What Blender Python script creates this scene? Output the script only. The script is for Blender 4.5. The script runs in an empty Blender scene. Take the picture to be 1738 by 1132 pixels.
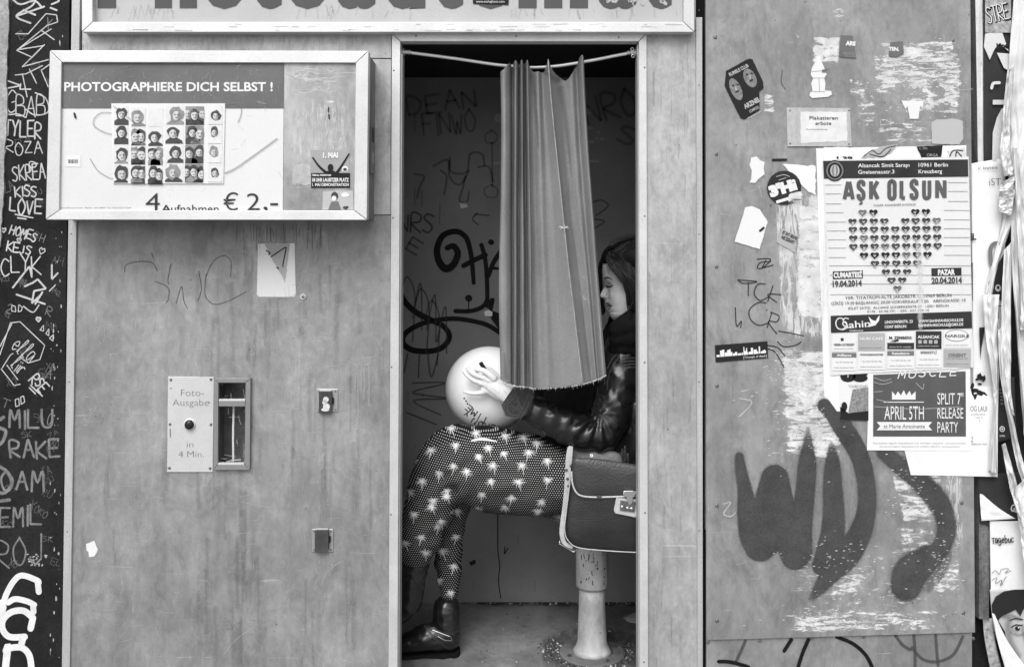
import bpy, bmesh, math, random
from mathutils import Vector, Matrix, noise
from mathutils.bvhtree import BVHTree
random.seed(7)
S = bpy.context.scene
COL = S.collection
R = math.radians

# ------------------------------------------------------------------ camera
W0, H0 = 1738.0, 1132.0
FPX, DCAM, HCAM, PITCH = 1562.0, 2.5, 1.2, R(1.4)
CX, CY = 869.0, 392.0
cam_d = bpy.data.cameras.new('camera')
cam = bpy.data.objects.new('camera', cam_d); COL.objects.link(cam)
cam.location = (0, -DCAM, HCAM)
cam.rotation_euler = (R(90) + PITCH, 0, 0)
cam_d.sensor_fit = 'HORIZONTAL'; cam_d.sensor_width = 36.0
cam_d.lens = FPX / W0 * 36.0
cam_d.shift_y = (CY - H0 / 2) / W0
cam_d.clip_start = 0.05; cam_d.clip_end = 500
S.camera = cam

# ------------------------------------------------------------------ world, sun, exposure
wd = bpy.data.worlds.new('World'); S.world = wd; wd.use_nodes = True
nt = wd.node_tree; nt.nodes.clear()
sky = nt.nodes.new('ShaderNodeTexSky'); sky.sky_type = 'NISHITA'; sky.sun_disc = False
SUN_EL, SUN_AZ = R(50), R(-20)
sky.sun_elevation = SUN_EL; sky.sun_rotation = R(180) - SUN_AZ
sky.air_density = 1.5; sky.dust_density = 4.0
bw = nt.nodes.new('ShaderNodeRGBToBW')
bg = nt.nodes.new('ShaderNodeBackground'); bg.inputs[1].default_value = 0.13
wo = nt.nodes.new('ShaderNodeOutputWorld')
nt.links.new(sky.outputs[0], bw.inputs[0]); nt.links.new(bw.outputs[0], bg.inputs[0]); nt.links.new(bg.outputs[0], wo.inputs[0])
sd = bpy.data.lights.new('sun', 'SUN'); sd.energy = 1.5; sd.angle = R(42); sd.color = (1, 1, 1)
sun = bpy.data.objects.new('sun', sd); COL.objects.link(sun)
sun.rotation_euler = (R(90) - SUN_EL, 0, SUN_AZ)      # from the street side, high
sun.location = (0, -3, 4)
vs = S.view_settings
vs.view_transform = 'Standard'; vs.look = 'None'; vs.gamma = 1.0; vs.use_curve_mapping = False
vs.exposure = 0.64
S.cycles.transparent_max_bounces = 32
S.cycles.max_bounces = 8

# ------------------------------------------------------------------ pixel <-> place helpers
def P(px, py, Y=0.0):
    dx = (px - CX) / FPX; dy = (CY - py) / FPX
    d = Vector((dx, math.cos(PITCH) - dy * math.sin(PITCH), math.sin(PITCH) + dy * math.cos(PITCH)))
    return Vector((0, -DCAM, HCAM)) + d * ((Y + DCAM) / d.y)
def mm(Y=0.0):                      # metres per photo pixel at depth Y
    return (DCAM + Y) / FPX
def plane(Y):
    return lambda x, y: P(x, y, Y)
def bil(c, w, h, Y, curl=0.0, ph=0.0):
    """local sheet coordinates (0..w, 0..h) -> point, through four corners TL TR BR BL given in px"""
    def f(x, y):
        u, v = x / w, y / h
        ax = c[0][0]*(1-u)*(1-v)+c[1][0]*u*(1-v)+c[2][0]*u*v+c[3][0]*(1-u)*v
        ay = c[0][1]*(1-u)*(1-v)+c[1][1]*u*(1-v)+c[2][1]*u*v+c[3][1]*(1-u)*v
        return P(ax, ay, Y - curl * (0.5+0.5*math.sin(u*9+ph+v*5)))
    return f

# ------------------------------------------------------------------ objects
ORG = {}
def thing(name, label, cat, loc, group=None):
    o = bpy.data.objects.new(name, None); COL.objects.link(o); o.empty_display_size = 0.05
    o.location = loc; o['label'] = label; o['category'] = cat
    if group: o['group'] = group
    ORG[o] = Vector(loc); return o
def tag(o, label, cat, group=None):
    o['label'] = label; o['category'] = cat
    if group: o['group'] = group
    return o
class MB:
    def __init__(s): s.v = []; s.f = []; s.m = []; s.a = []
    def add(s, vs, fs, m=0, a=None):
        n = len(s.v); s.v += [Vector(v) for v in vs]; s.f += [tuple(i + n for i in f) for f in fs]
        s.m += [m] * len(fs); s.a += (a if a else [1.0] * len(vs))
    def box(s, x0, x1, y0, y1, z0, z1, m=0):
        v = [(x, y, z) for z in (z0, z1) for y in (y0, y1) for x in (x0, x1)]
        s.add(v, [(0,2,3,1),(4,5,7,6),(0,1,5,4),(2,6,7,3),(0,4,6,2),(1,3,7,5)], m)
    def prism(s, pts, Y0, Y1, m=0, mp=None):
        """outline in px (seen from the street), front at Y0, back at Y1"""
        n = len(pts)
        A = [P(x, y, Y0) for x, y in pts]; B = [Vector((a.x, Y1, a.z)) for a in A]
        s.add(A + B, [tuple(range(n)), tuple(range(2*n-1, n-1, -1))] + [(i, i+n, (i+1) % n+n, (i+1) % n) for i in range(n)], m)
    def build(s, name, mats, parent=None, smooth=False, bevel=0, keep=False):
        if not isinstance(mats, (list, tuple)): mats = [mats]
        vs_ = [v for v in s.v]
        if parent is not None: org = ORG[parent]
        else:
            xs = [v.x for v in vs_]; ys = [v.y for v in vs_]; zs = [v.z for v in vs_]
            org = Vector(((min(xs)+max(xs))/2, (min(ys)+max(ys))/2, min(zs)))
        me = bpy.data.meshes.new(name)
        me.from_pydata([v - org for v in vs_], [], s.f)
        for m in mats: me.materials.append(m)
        for p, mi in zip(me.polygons, s.m): p.material_index = mi; p.use_smooth = smooth
        if any(a != 1.0 for a in s.a):
            at = me.attributes.new('soft', 'FLOAT', 'POINT')
            at.data.foreach_set('value', s.a)
        me.validate(); me.update()
        o = bpy.data.objects.new(name, me); COL.objects.link(o)
        if parent is not None: o.parent = parent
        else: o.location = org
        ORG[o] = org
        if bevel:
            b = o.modifiers.new('bevel', 'BEVEL'); b.width = bevel; b.segments = 2; b.limit_method = 'ANGLE'
        return o

# ------------------------------------------------------------------ materials
MATS = {}
def mat(name, v, rough=0.6, metal=0.0, var=0.12, scale=5.0, stretch=(1, 1, 1), bump=0.0, bscale=120.0, coat=0.0,
        spec=0.3, soft=False, fine=0.0, trans=0.0, rv=0.0):
    if name in MATS: return MATS[name]
    if v < 0.1 and spec == 0.3 and rough > .39: spec = 0.06
    m = bpy.data.materials.new(name); m.use_nodes = True; n = m.node_tree.nodes; L = m.node_tree.links
    b = n['Principled BSDF']; out = n['Material Output']
    tc = n.new('ShaderNodeTexCoord'); mp = n.new('ShaderNodeMapping'); mp.inputs['Scale'].default_value = stretch
    L.new(tc.outputs['Object'], mp.inputs[0])
    no = n.new('ShaderNodeTexNoise'); no.inputs['Scale'].default_value = scale; no.inputs['Detail'].default_value = 6
    no.inputs['Roughness'].default_value = 0.65
    L.new(mp.outputs[0], no.inputs['Vector'])
    mr = n.new('ShaderNodeMapRange'); mr.inputs['From Min'].default_value = 0.3; mr.inputs['From Max'].default_value = 0.7
    mr.inputs['To Min'].default_value = v * (1 - var); mr.inputs['To Max'].default_value = v * (1 + var)
    L.new(no.outputs['Fac'], mr.inputs['Value'])
    val = mr.outputs[0]
    if fine:
        n2 = n.new('ShaderNodeTexNoise'); n2.inputs['Scale'].default_value = 160; n2.inputs['Detail'].default_value = 3
        L.new(tc.outputs['Object'], n2.inputs['Vector'])
        m2 = n.new('ShaderNodeMapRange'); m2.inputs['From Min'].default_value = 0.3; m2.inputs['From Max'].default_value = 0.7
        m2.inputs['To Min'].default_value = 1 - fine; m2.inputs['To Max'].default_value = 1 + fine
        L.new(n2.outputs['Fac'], m2.inputs['Value'])
        mu = n.new('ShaderNodeMath'); mu.operation = 'MULTIPLY'; L.new(val, mu.inputs[0]); L.new(m2.outputs[0], mu.inputs[1]); val = mu.outputs[0]
    L.new(val, b.inputs['Base Color'])
    b.inputs['Roughness'].default_value = rough; b.inputs['Metallic'].default_value = metal
    b.inputs['Specular IOR Level'].default_value = spec; b.inputs['Coat Weight'].default_value = coat
    if rv:
        m3 = n.new('ShaderNodeMapRange'); m3.inputs['From Min'].default_value = 0.3; m3.inputs['From Max'].default_value = 0.7
        m3.inputs['To Min'].default_value = rough - rv; m3.inputs['To Max'].default_value = rough + rv
        L.new(no.outputs['Fac'], m3.inputs['Value']); L.new(m3.outputs[0], b.inputs['Roughness'])
    if bump:
        nb = n.new('ShaderNodeTexNoise'); nb.inputs['Scale'].default_value = bscale; nb.inputs['Detail'].default_value = 4
        L.new(mp.outputs[0], nb.inputs['Vector'])
        bp = n.new('ShaderNodeBump'); bp.inputs['Strength'].default_value = bump; bp.inputs['Distance'].default_value = 0.004
        L.new(nb.outputs['Fac'], bp.inputs['Height']); L.new(bp.outputs[0], b.inputs['Normal'])
    if soft:
        at = n.new('ShaderNodeAttribute'); at.attribute_name = 'soft'
        tr = n.new('ShaderNodeBsdfTransparent'); mx = n.new('ShaderNodeMixShader')
        ng = n.new('ShaderNodeTexNoise'); ng.inputs['Scale'].default_value = 500; L.new(tc.outputs['Object'], ng.inputs['Vector'])
        ms = n.new('ShaderNodeMath'); ms.operation = 'SUBTRACT'; L.new(ng.outputs['Fac'], ms.inputs[0]); ms.inputs[1].default_value = 0.5
        ma = n.new('ShaderNodeMath'); ma.operation = 'MULTIPLY_ADD'; L.new(ms.outputs[0], ma.inputs[0]); ma.inputs[1].default_value = 0.9
        L.new(at.outputs['Fac'], ma.inputs[2]); ma.use_clamp = True
        mz = n.new('ShaderNodeMath'); mz.operation = 'MULTIPLY'; mz.use_clamp = True
        mp2 = n.new('ShaderNodeMapRange'); mp2.inputs['From Max'].default_value = 0.15; L.new(at.outputs['Fac'], mp2.inputs['Value'])
        L.new(ma.outputs[0], mz.inputs[0]); L.new(mp2.outputs[0], mz.inputs[1])
        mo = n.new('ShaderNodeMath'); mo.operation = 'MULTIPLY'; mo.inputs[1].default_value = soft if isinstance(soft, float) else 1.0
        L.new(mz.outputs[0], mo.inputs[0])
        L.new(mo.outputs[0], mx.inputs[0]); L.new(tr.outputs[0], mx.inputs[1]); L.new(b.outputs[0], mx.inputs[2]); L.new(mx.outputs[0], out.inputs[0])
    MATS[name] = m; return m

def metal_sheet(name, lo, hi, seed=0.0, rough=0.5, metal=0.25, scratch=1.0, vs_=1.0):
    """weathered painted metal: cloudy wear, runs down the sheet, scratches and pits"""
    m = bpy.data.materials.new(name); m.use_nodes = True; n = m.node_tree.nodes; L = m.node_tree.links
    b = n['Principled BSDF']; tc = n.new('ShaderNodeTexCoord')
    def nz(scale, st, detail=8, rg=0.6, off=0.0, dist=0.0):
        mp = n.new('ShaderNodeMapping'); mp.inputs['Scale'].default_value = st; mp.inputs['Location'].default_value = (seed+off, seed*1.7+off, seed*0.3)
        t = n.new('ShaderNodeTexNoise'); t.inputs['Scale'].default_value = scale; t.inputs['Detail'].default_value = detail
        t.inputs['Roughness'].default_value = rg; t.inputs['Distortion'].default_value = dist
        L.new(tc.outputs['Object'], mp.inputs[0]); L.new(mp.outputs[0], t.inputs['Vector']); return t.outputs['Fac']
    def mrg(x, a, c, d, e):
        r = n.new('ShaderNodeMapRange'); r.inputs['From Min'].default_value = a; r.inputs['From Max'].default_value = c
        r.inputs['To Min'].default_value = d; r.inputs['To Max'].default_value = e; L.new(x, r.inputs['Value']); return r.outputs[0]
    def op(o, x, y):
        k = n.new('ShaderNodeMath'); k.operation = o
        for i, q in enumerate((x, y)):
            if isinstance(q, (int, float)): k.inputs[i].default_value = q
            else: L.new(q, k.inputs[i])
        return k.outputs[0]
    cloud = mrg(nz(2.6, (1, 1, 0.7), 9, 0.68, 0, 0.4), 0.38, 0.62, lo, hi)
    runs = mrg(nz(7, (2.4, 1, 0.26), 7, 0.72, 3, 0.5), 0.34, 0.72, 0.84, 1.10)
    mid = mrg(nz(9, (1, 1, 0.8), 8, 0.74, 9, 1.2), 0.34, 0.66, 0.84, 1.15)
    fine = mrg(nz(48, (1.0, 1, 0.6), 6, 0.78, 5, .6), 0.3, 0.7, 0.82, 1.18)
    scr1 = mrg(nz(26, (0.16, 1, 4.2), 3, 0.5, 21, 1.4), 0.70, 0.735, 0.0, 0.10 * scratch)
    scr2 = mrg(nz(30, (4.5, 1, 0.20), 3, 0.5, 31, 0.7), 0.70, 0.74, 0.0, 0.09 * scratch)
    pit = mrg(nz(60, (1, 1, 1), 2, 0.5, 41), 0.74, 0.78, 1.0, 0.35)
    sm = mrg(nz(5, (1.3, 1, 0.5), 6, 0.75, 51, 2.0), 0.54, 0.72, 1.0, 0.70)
    c = op('MULTIPLY', op('MULTIPLY', op('MULTIPLY', op('MULTIPLY', cloud, runs), mid), fine), sm)
    c = op('ADD', op('ADD', c, scr1), scr2); c = op('MULTIPLY', c, pit)
    L.new(c, b.inputs['Base Color']); b.inputs['Metallic'].default_value = metal
    L.new(mrg(nz(6, (1, 1, 1), 6, 0.7, 13), 0.3, 0.7, rough - 0.1, rough + 0.18), b.inputs['Roughness'])
    bp = n.new('ShaderNodeBump'); bp.inputs['Strength'].default_value = 0.25; bp.inputs['Distance'].default_value = 0.003
    L.new(op('ADD', nz(3, (1, 1, 1), 3, 0.5, 61), op('MULTIPLY', nz(40, (1, 1, 1), 4, 0.6, 71), 0.12)), bp.inputs['Height']); L.new(bp.outputs[0], b.inputs['Normal'])
    MATS[name] = m; return m

def residue(name, v, scale, stretch, cut=0.5, gain=1.6, seed=0.0, lines=0.0):
    """torn fibres of old paper still glued on: paper only where the noise says so"""
    m = bpy.data.materials.new(name); m.use_nodes = True; n = m.node_tree.nodes; L = m.node_tree.links
    b = n['Principled BSDF']; out = n['Material Output']; tc = n.new('ShaderNodeTexCoord')
    mp = n.new('ShaderNodeMapping'); mp.inputs['Scale'].default_value = stretch; mp.inputs['Location'].default_value = (seed, seed, seed)
    L.new(tc.outputs['Object'], mp.inputs[0])
    a = n.new('ShaderNodeTexNoise'); a.inputs['Scale'].default_value = scale; a.inputs['Detail'].default_value = 8; a.inputs['Roughness'].default_value = 0.78
    a.inputs['Distortion'].default_value = 0.6
    L.new(mp.outputs[0], a.inputs['Vector'])
    at = n.new('ShaderNodeAttribute'); at.attribute_name = 'soft'
    s1 = n.new('ShaderNodeMath'); s1.operation = 'ADD'; L.new(a.outputs['Fac'], s1.inputs[0])
    s2 = n.new('ShaderNodeMath'); s2.operation = 'MULTIPLY_ADD'; L.new(at.outputs['Fac'], s2.inputs[0]); s2.inputs[1].default_value = 0.5; s2.inputs[2].default_value = -0.5
    L.new(s2.outputs[0], s1.inputs[1])
    r = n.new('ShaderNodeMapRange'); r.inputs['From Min'].default_value = cut; r.inputs['From Max'].default_value = cut + 0.04
    r.inputs['To Max'].default_value = 0.95
    L.new(s1.outputs[0], r.inputs['Value'])
    n2 = n.new('ShaderNodeTexNoise'); n2.inputs['Scale'].default_value = 30; n2.inputs['Detail'].default_value = 6; L.new(tc.outputs['Object'], n2.inputs['Vector'])
    r2 = n.new('ShaderNodeMapRange'); r2.inputs['From Min'].default_value = 0.35; r2.inputs['From Max'].default_value = 0.65
    r2.inputs['To Min'].default_value = v * 0.78; r2.inputs['To Max'].default_value = v * 1.08; L.new(n2.outputs['Fac'], r2.inputs['Value'])
    L.new(r2.outputs[0], b.inputs['Base Color']); b.inputs['Roughness'].default_value = 0.85
    tr = n.new('ShaderNodeBsdfTransparent'); mx = n.new('ShaderNodeMixShader')
    L.new(r.outputs[0], mx.inputs[0]); L.new(tr.outputs[0], mx.inputs[1]); L.new(b.outputs[0], mx.inputs[2]); L.new(mx.outputs[0], out.inputs[0])
    MATS[name] = m; return m

M_face = metal_sheet('booth_sheet_metal', 0.185, 0.30, 1.0)
M_board = metal_sheet('board_sheet_metal', 0.215, 0.30, 5.0, scratch=0.6)
M_under = metal_sheet('lower_sheet_metal', 0.19, 0.27, 8.0)
M_strip = metal_sheet('bright_sheet_metal', 0.34, 0.43, 12.0)
M_panelc = metal_sheet('scratched_display_metal', 0.20, 0.42, 17.0, scratch=2.5)
M_alu = mat('aluminium_profile', 0.55, 0.42, 0.35, 0.12, 7, (1, 1, 1), 0.05, 90, fine=0.05)
M_alu_top = mat('bright_aluminium_profile', 0.60, 0.42, 0.2, 0.1, 7, (1, 1, 1), 0.05, 90, fine=0.05)
M_alu_dull = mat('dull_aluminium_profile', 0.42, 0.5, 0.3, 0.15, 9, (3, 1, 0.4), 0.1, 90, fine=0.08)
M_white = mat('white_print', 0.64, 0.45, 0, 0.05, 4, fine=0.02)
M_paper = mat('white_paper', 0.68, 0.8, 0, 0.07, 8, bump=0.12, bscale=14, fine=0.03)
M_paper2 = mat('aged_paper', 0.55, 0.8, 0, 0.12, 9, bump=0.25, bscale=18, fine=0.05)
M_ink = mat('black_ink', 0.022, 0.45, 0, 0.2)
M_dk = mat('dark_grey_ink', 0.06, 0.5, 0, 0.12)
M_mg = mat('mid_grey_ink', 0.14, 0.5, 0, 0.15, 12)
M_lg = mat('light_grey_ink', 0.36, 0.6, 0, 0.12, 12)
M_band = mat('grey_print_band', 0.115, 0.4, 0, 0.22, 6, (1, 1, 1), fine=0.06)
M_letter = mat('grey_sign_letters', 0.085, 0.45, 0, 0.1)
M_signface = mat('sign_face', 0.40, 0.5, 0, 0.1, 5, fine=0.03)
M_steel = mat('screw_steel', 0.16, 0.35, 0.8, 0.2)
M_chrome = mat('chrome', 0.75, 0.14, 1.0, 0.05)
M_black = mat('black_paint', 0.018, 0.5, 0, 0.4, 6, bump=0.3, bscale=25, fine=0.2)
M_gap = mat('dark_gap', 0.012, 0.9, 0, 0.2)
M_concrete = mat('rough_concrete', 0.30, 0.9, 0, 0.3, 14, bump=0.9, bscale=40, fine=0.2)
M_chalk = mat('white_marker', 0.48, 0.6, 0, 0.2, 30, soft=0.95)
M_chalk2 = mat('grey_marker', 0.20, 0.6, 0, 0.35, 40, soft=0.8)
M_spray = mat('black_spray_paint', 0.006, 0.6, 0, 0.1, soft=True, spec=0.15)
M_spray2 = mat('grey_spray_paint', 0.060, 0.5, 0, 0.25, 14, fine=0.15, soft=0.985)
M_faint = mat('faint_marker', 0.02, 0.6, 0, 0.2, soft=0.36)
M_faint2 = mat('scratched_marker', 0.06, 0.6, 0, 0.2, soft=0.6)
M_whitespray = mat('white_spray_paint', 0.66, 0.5, 0, 0.12, 20, soft=True)
M_in = mat('inner_wall_paint', 0.205, 0.42, 0, 0.16, 4, bump=0.08, bscale=20, fine=0.05)
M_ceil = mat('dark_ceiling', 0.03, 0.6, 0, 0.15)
M_marker = mat('black_marker', 0.02, 0.5, 0, 0.2, soft=0.95)
M_scr_l = mat('bare_scratch', 0.55, 0.5, 0.2, 0.2, 30, soft=0.7)
M_res = residue('paper_residue', 0.62, 50, (0.35, 1, 1.7), 0.455)
M_res_sp = residue('speckled_residue', 0.62, 70, (0.45, 1, 1.5), 0.485, seed=3)
M_res_dn = residue('dense_residue', 0.60, 34, (0.5, 1, 1.3), 0.40, seed=9)
M_res_v = residue('striped_residue', 0.52, 70, (1.6, 1, 0.22), 0.45, seed=15)

# ------------------------------------------------------------------ 2-D drawing on surfaces
def catmull(pts, n=8, closed=False):
    if len(pts) < 3: 
        return [tuple(a + (b - a) * t / n for a, b in zip(pts[0], pts[1])) for t in range(n + 1)]
    out = []; N = len(pts)
    for i in range(N - 1):
        p0 = pts[max(i - 1, 0)]; p1 = pts[i]; p2 = pts[i + 1]; p3 = pts[min(i + 2, N - 1)]
        for k in range(n):
            t = k / n
            out.append(tuple(0.5 * ((2*b) + (c - a) * t + (2*a - 5*b + 4*c - d) * t*t + (-a + 3*b - 3*c + d) * t**3) for a, b, c, d in zip(p0, p1, p2, p3)))
    out.append(tuple(pts[-1])); return out
_K = [0]
def add_stroke(mb, pts, w, mp, m=0, soft=0.0, smooth=True, n=7):
    """w px wide line (w may be a list); soft = share of the half width that fades"""
    if isinstance(w, (int, float)): w = [w] * len(pts)
    P3 = [(p[0], p[1], ww) for p, ww in zip(pts, w)]
    if smooth: P3 = catmull(P3, n)
    else:
        q = []
        for a, b in zip(P3[:-1], P3[1:]): q += [a, tuple(b_ * 0.97 + a_ * 0.03 for a_, b_ in zip(a, b))]
        P3 = q + [P3[-1]]
    _K[0] = (_K[0]+1) % 14; lift = (_K[0] % 6)*0.00009
    # caps
    def ext(p, q):
        dx, dy = p[0]-q[0], p[1]-q[1]; l = math.hypot(dx, dy) or 1; return dx/l, dy/l
    r0, r1 = P3[0][2]/2, P3[-1][2]/2
    d0 = ext(P3[0], P3[1]); d1 = ext(P3[-1], P3[-2])
    pre = [(P3[0][0]+d0[0]*r0*t, P3[0][1]+d0[1]*r0*t, P3[0][2]*math.sqrt(max(1-t*t, 0.0))) for t in (1, .9, .6)]
    post = [(P3[-1][0]+d1[0]*r1*t, P3[-1][1]+d1[1]*r1*t, P3[-1][2]*math.sqrt(max(1-t*t, 0.0))) for t in (.6, .9, 1)]
    P3 = pre + P3 + post
    vs_, al = [], []
    offs = ((-1, 0), (-(1-soft), 1), ((1-soft), 1), (1, 0)) if soft else ((-1, 1), (1, 1))
    k = len(offs); nn = len(P3); ok = []
    for i, (x, y, ww) in enumerate(P3):
        a = P3[max(i-1, 0)]; b = P3[min(i+1, nn-1)]
        tx, ty = b[0]-a[0], b[1]-a[1]; l = math.hypot(tx, ty) or 1
        nx, ny = -ty/l, tx/l
        for o, al_ in offs:
            v = mp(x + nx*o*ww/2*(1+soft*0.5), y + ny*o*ww/2*(1+soft*0.5))
            ok.append(v is not None); vs_.append(v - Vector((0, lift+i*0.0000015, 0)) if v is not None else Vector((0, 0, 0))); al.append(al_ * (0.98 if soft else 1))
            if soft and i in (0, nn-1): al[-1] = 0.0
    fs = []
    for i in range(nn-1):
        for j in range(k-1):
            f = (i*k+j, i*k+j+1, (i+1)*k+j+1, (i+1)*k+j)
            if all(ok[q] for q in f): fs.append(f)
    mb.add(vs_, fs, m, al)
def stroke(name, lines, w, mp, material, parent, soft=0.0, smooth=True, label=None):
    mb = MB()
    for ln in lines: add_stroke(mb, ln, w, mp, 0, soft, smooth)
    o = mb.build(name, material, parent)
    if label: o['label'] = label
    return o
def add_poly(mb, pts, mp, m=0):
    v = [mp(x, y) for x, y in pts]
    if any(q is None for q in v): return
    mb.add(v, [tuple(range(len(v)))], m)
def add_rect(mb, x0, y0, x1, y1, mp, m=0): add_poly(mb, [(x0, y0), (x0, y1), (x1, y1), (x1, y0)], mp, m)
def add_ell(mb, cx, cy, rx, ry, mp, m=0, n=18, rot=0.0, j=0.0):
    pts = []
    for i in range(n):
        a = 2*math.pi*i/n; x, y = rx*math.cos(a), ry*math.sin(a); k = 1+random.uniform(-j, j)
        pts.append((cx + k*(x*math.cos(rot)-y*math.sin(rot)), cy + k*(x*math.sin(rot)+y*math.cos(rot))))
    add_poly(mb, pts, mp, m)
def grid_sheet(mb, corners, nu, nv, yfn, m=0, edge=None, dens=1.0):
    """sheet between 4 px corners; yfn(u,v)->depth; edge = soft rim share"""
    vs_, al = [], []
    for j in range(nv+1):
        for i in range(nu+1):
            u, v = i/nu, j/nv; c = corners
            x = c[0][0]*(1-u)*(1-v)+c[1][0]*u*(1-v)+c[2][0]*u*v+c[3][0]*(1-u)*v
            y = c[0][1]*(1-u)*(1-v)+c[1][1]*u*(1-v)+c[2][1]*u*v+c[3][1]*(1-u)*v
            vs_.append(P(x, y, yfn(u, v)))
            if edge: al.append(min(1.0, min(u, 1-u)/edge, min(v, 1-v)/edge)*dens)
            else: al.append(1.0)
    fs = [(j*(nu+1)+i, (j+1)*(nu+1)+i, (j+1)*(nu+1)+i+1, j*(nu+1)+i+1) for j in range(nv) for i in range(nu)]
    mb.add(vs_, fs, m, al)
def jag(pts, amp=1.5, step=5):
    out = []
    for i in range(len(pts)):
        a, b = pts[i], pts[(i+1) % len(pts)]; l = math.hypot(b[0]-a[0], b[1]-a[1]); n = max(1, int(l/step))
        for k in range(n):
            t = k/n; r = 0 if k == 0 else amp
            out.append((a[0]+(b[0]-a[0])*t+random.uniform(-r, r), a[1]+(b[1]-a[1])*t+random.uniform(-r, r)))
    return out

# ------------------------------------------------------------------ lettering (built-in font) and hand lettering
_G = {}
def glyphs(s, bold=0.0, sp=1.0):
    k = (s, bold, sp)
    if k in _G: return _G[k]
    c = bpy.data.curves.new('t', 'FONT'); c.body = s; c.size = 1; c.offset = bold; c.space_character = sp; c.resolution_u = 3
    o = bpy.data.objects.new('t', c); COL.objects.link(o)
    dg = bpy.context.evaluated_depsgraph_get(); me = bpy.data.meshes.new_from_object(o.evaluated_get(dg))
    v = [(q.co.x, q.co.y) for q in me.vertices]; f = [tuple(p.vertices) for p in me.polygons]
    bpy.data.objects.remove(o); bpy.data.curves.remove(c); bpy.data.meshes.remove(me)
    if not v: v = [(0, 0), (1, 0), (1, 1)]; f = []
    x0 = min(a[0] for a in v); x1 = max(a[0] for a in v)
    v = [((a[0]-x0)/((x1-x0) or 1), a[1]/0.729) for a in v]
    _G[k] = (v, f); return _G[k]
def add_text(mb, s, x0, x1, yb0, cap, mp, m=0, bold=0.0, yb1=None, sp=1.0, clip=None):
    v, f = glyphs(s, bold, sp)
    if yb1 is None: yb1 = yb0
    sl = (yb1-yb0)/((x1-x0) or 1)
    pts = []
    for a, b in v:
        x = x0+a*(x1-x0)+ b*cap*sl; y = yb0+(yb1-yb0)*a-b*cap
        if clip is not None: y = min(y, clip)
        pts.append(mp(x, y))
    mb.add(pts, f, m)
def text(s, x0, x1, yb0, cap, mp, material, parent, bold=0.0, yb1=None, sp=1.0, clip=None, name='lettering'):
    mb = MB(); add_text(mb, s, x0, x1, yb0, cap, mp, 0, bold, yb1, sp, clip); return mb.build(name, material, parent)
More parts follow.
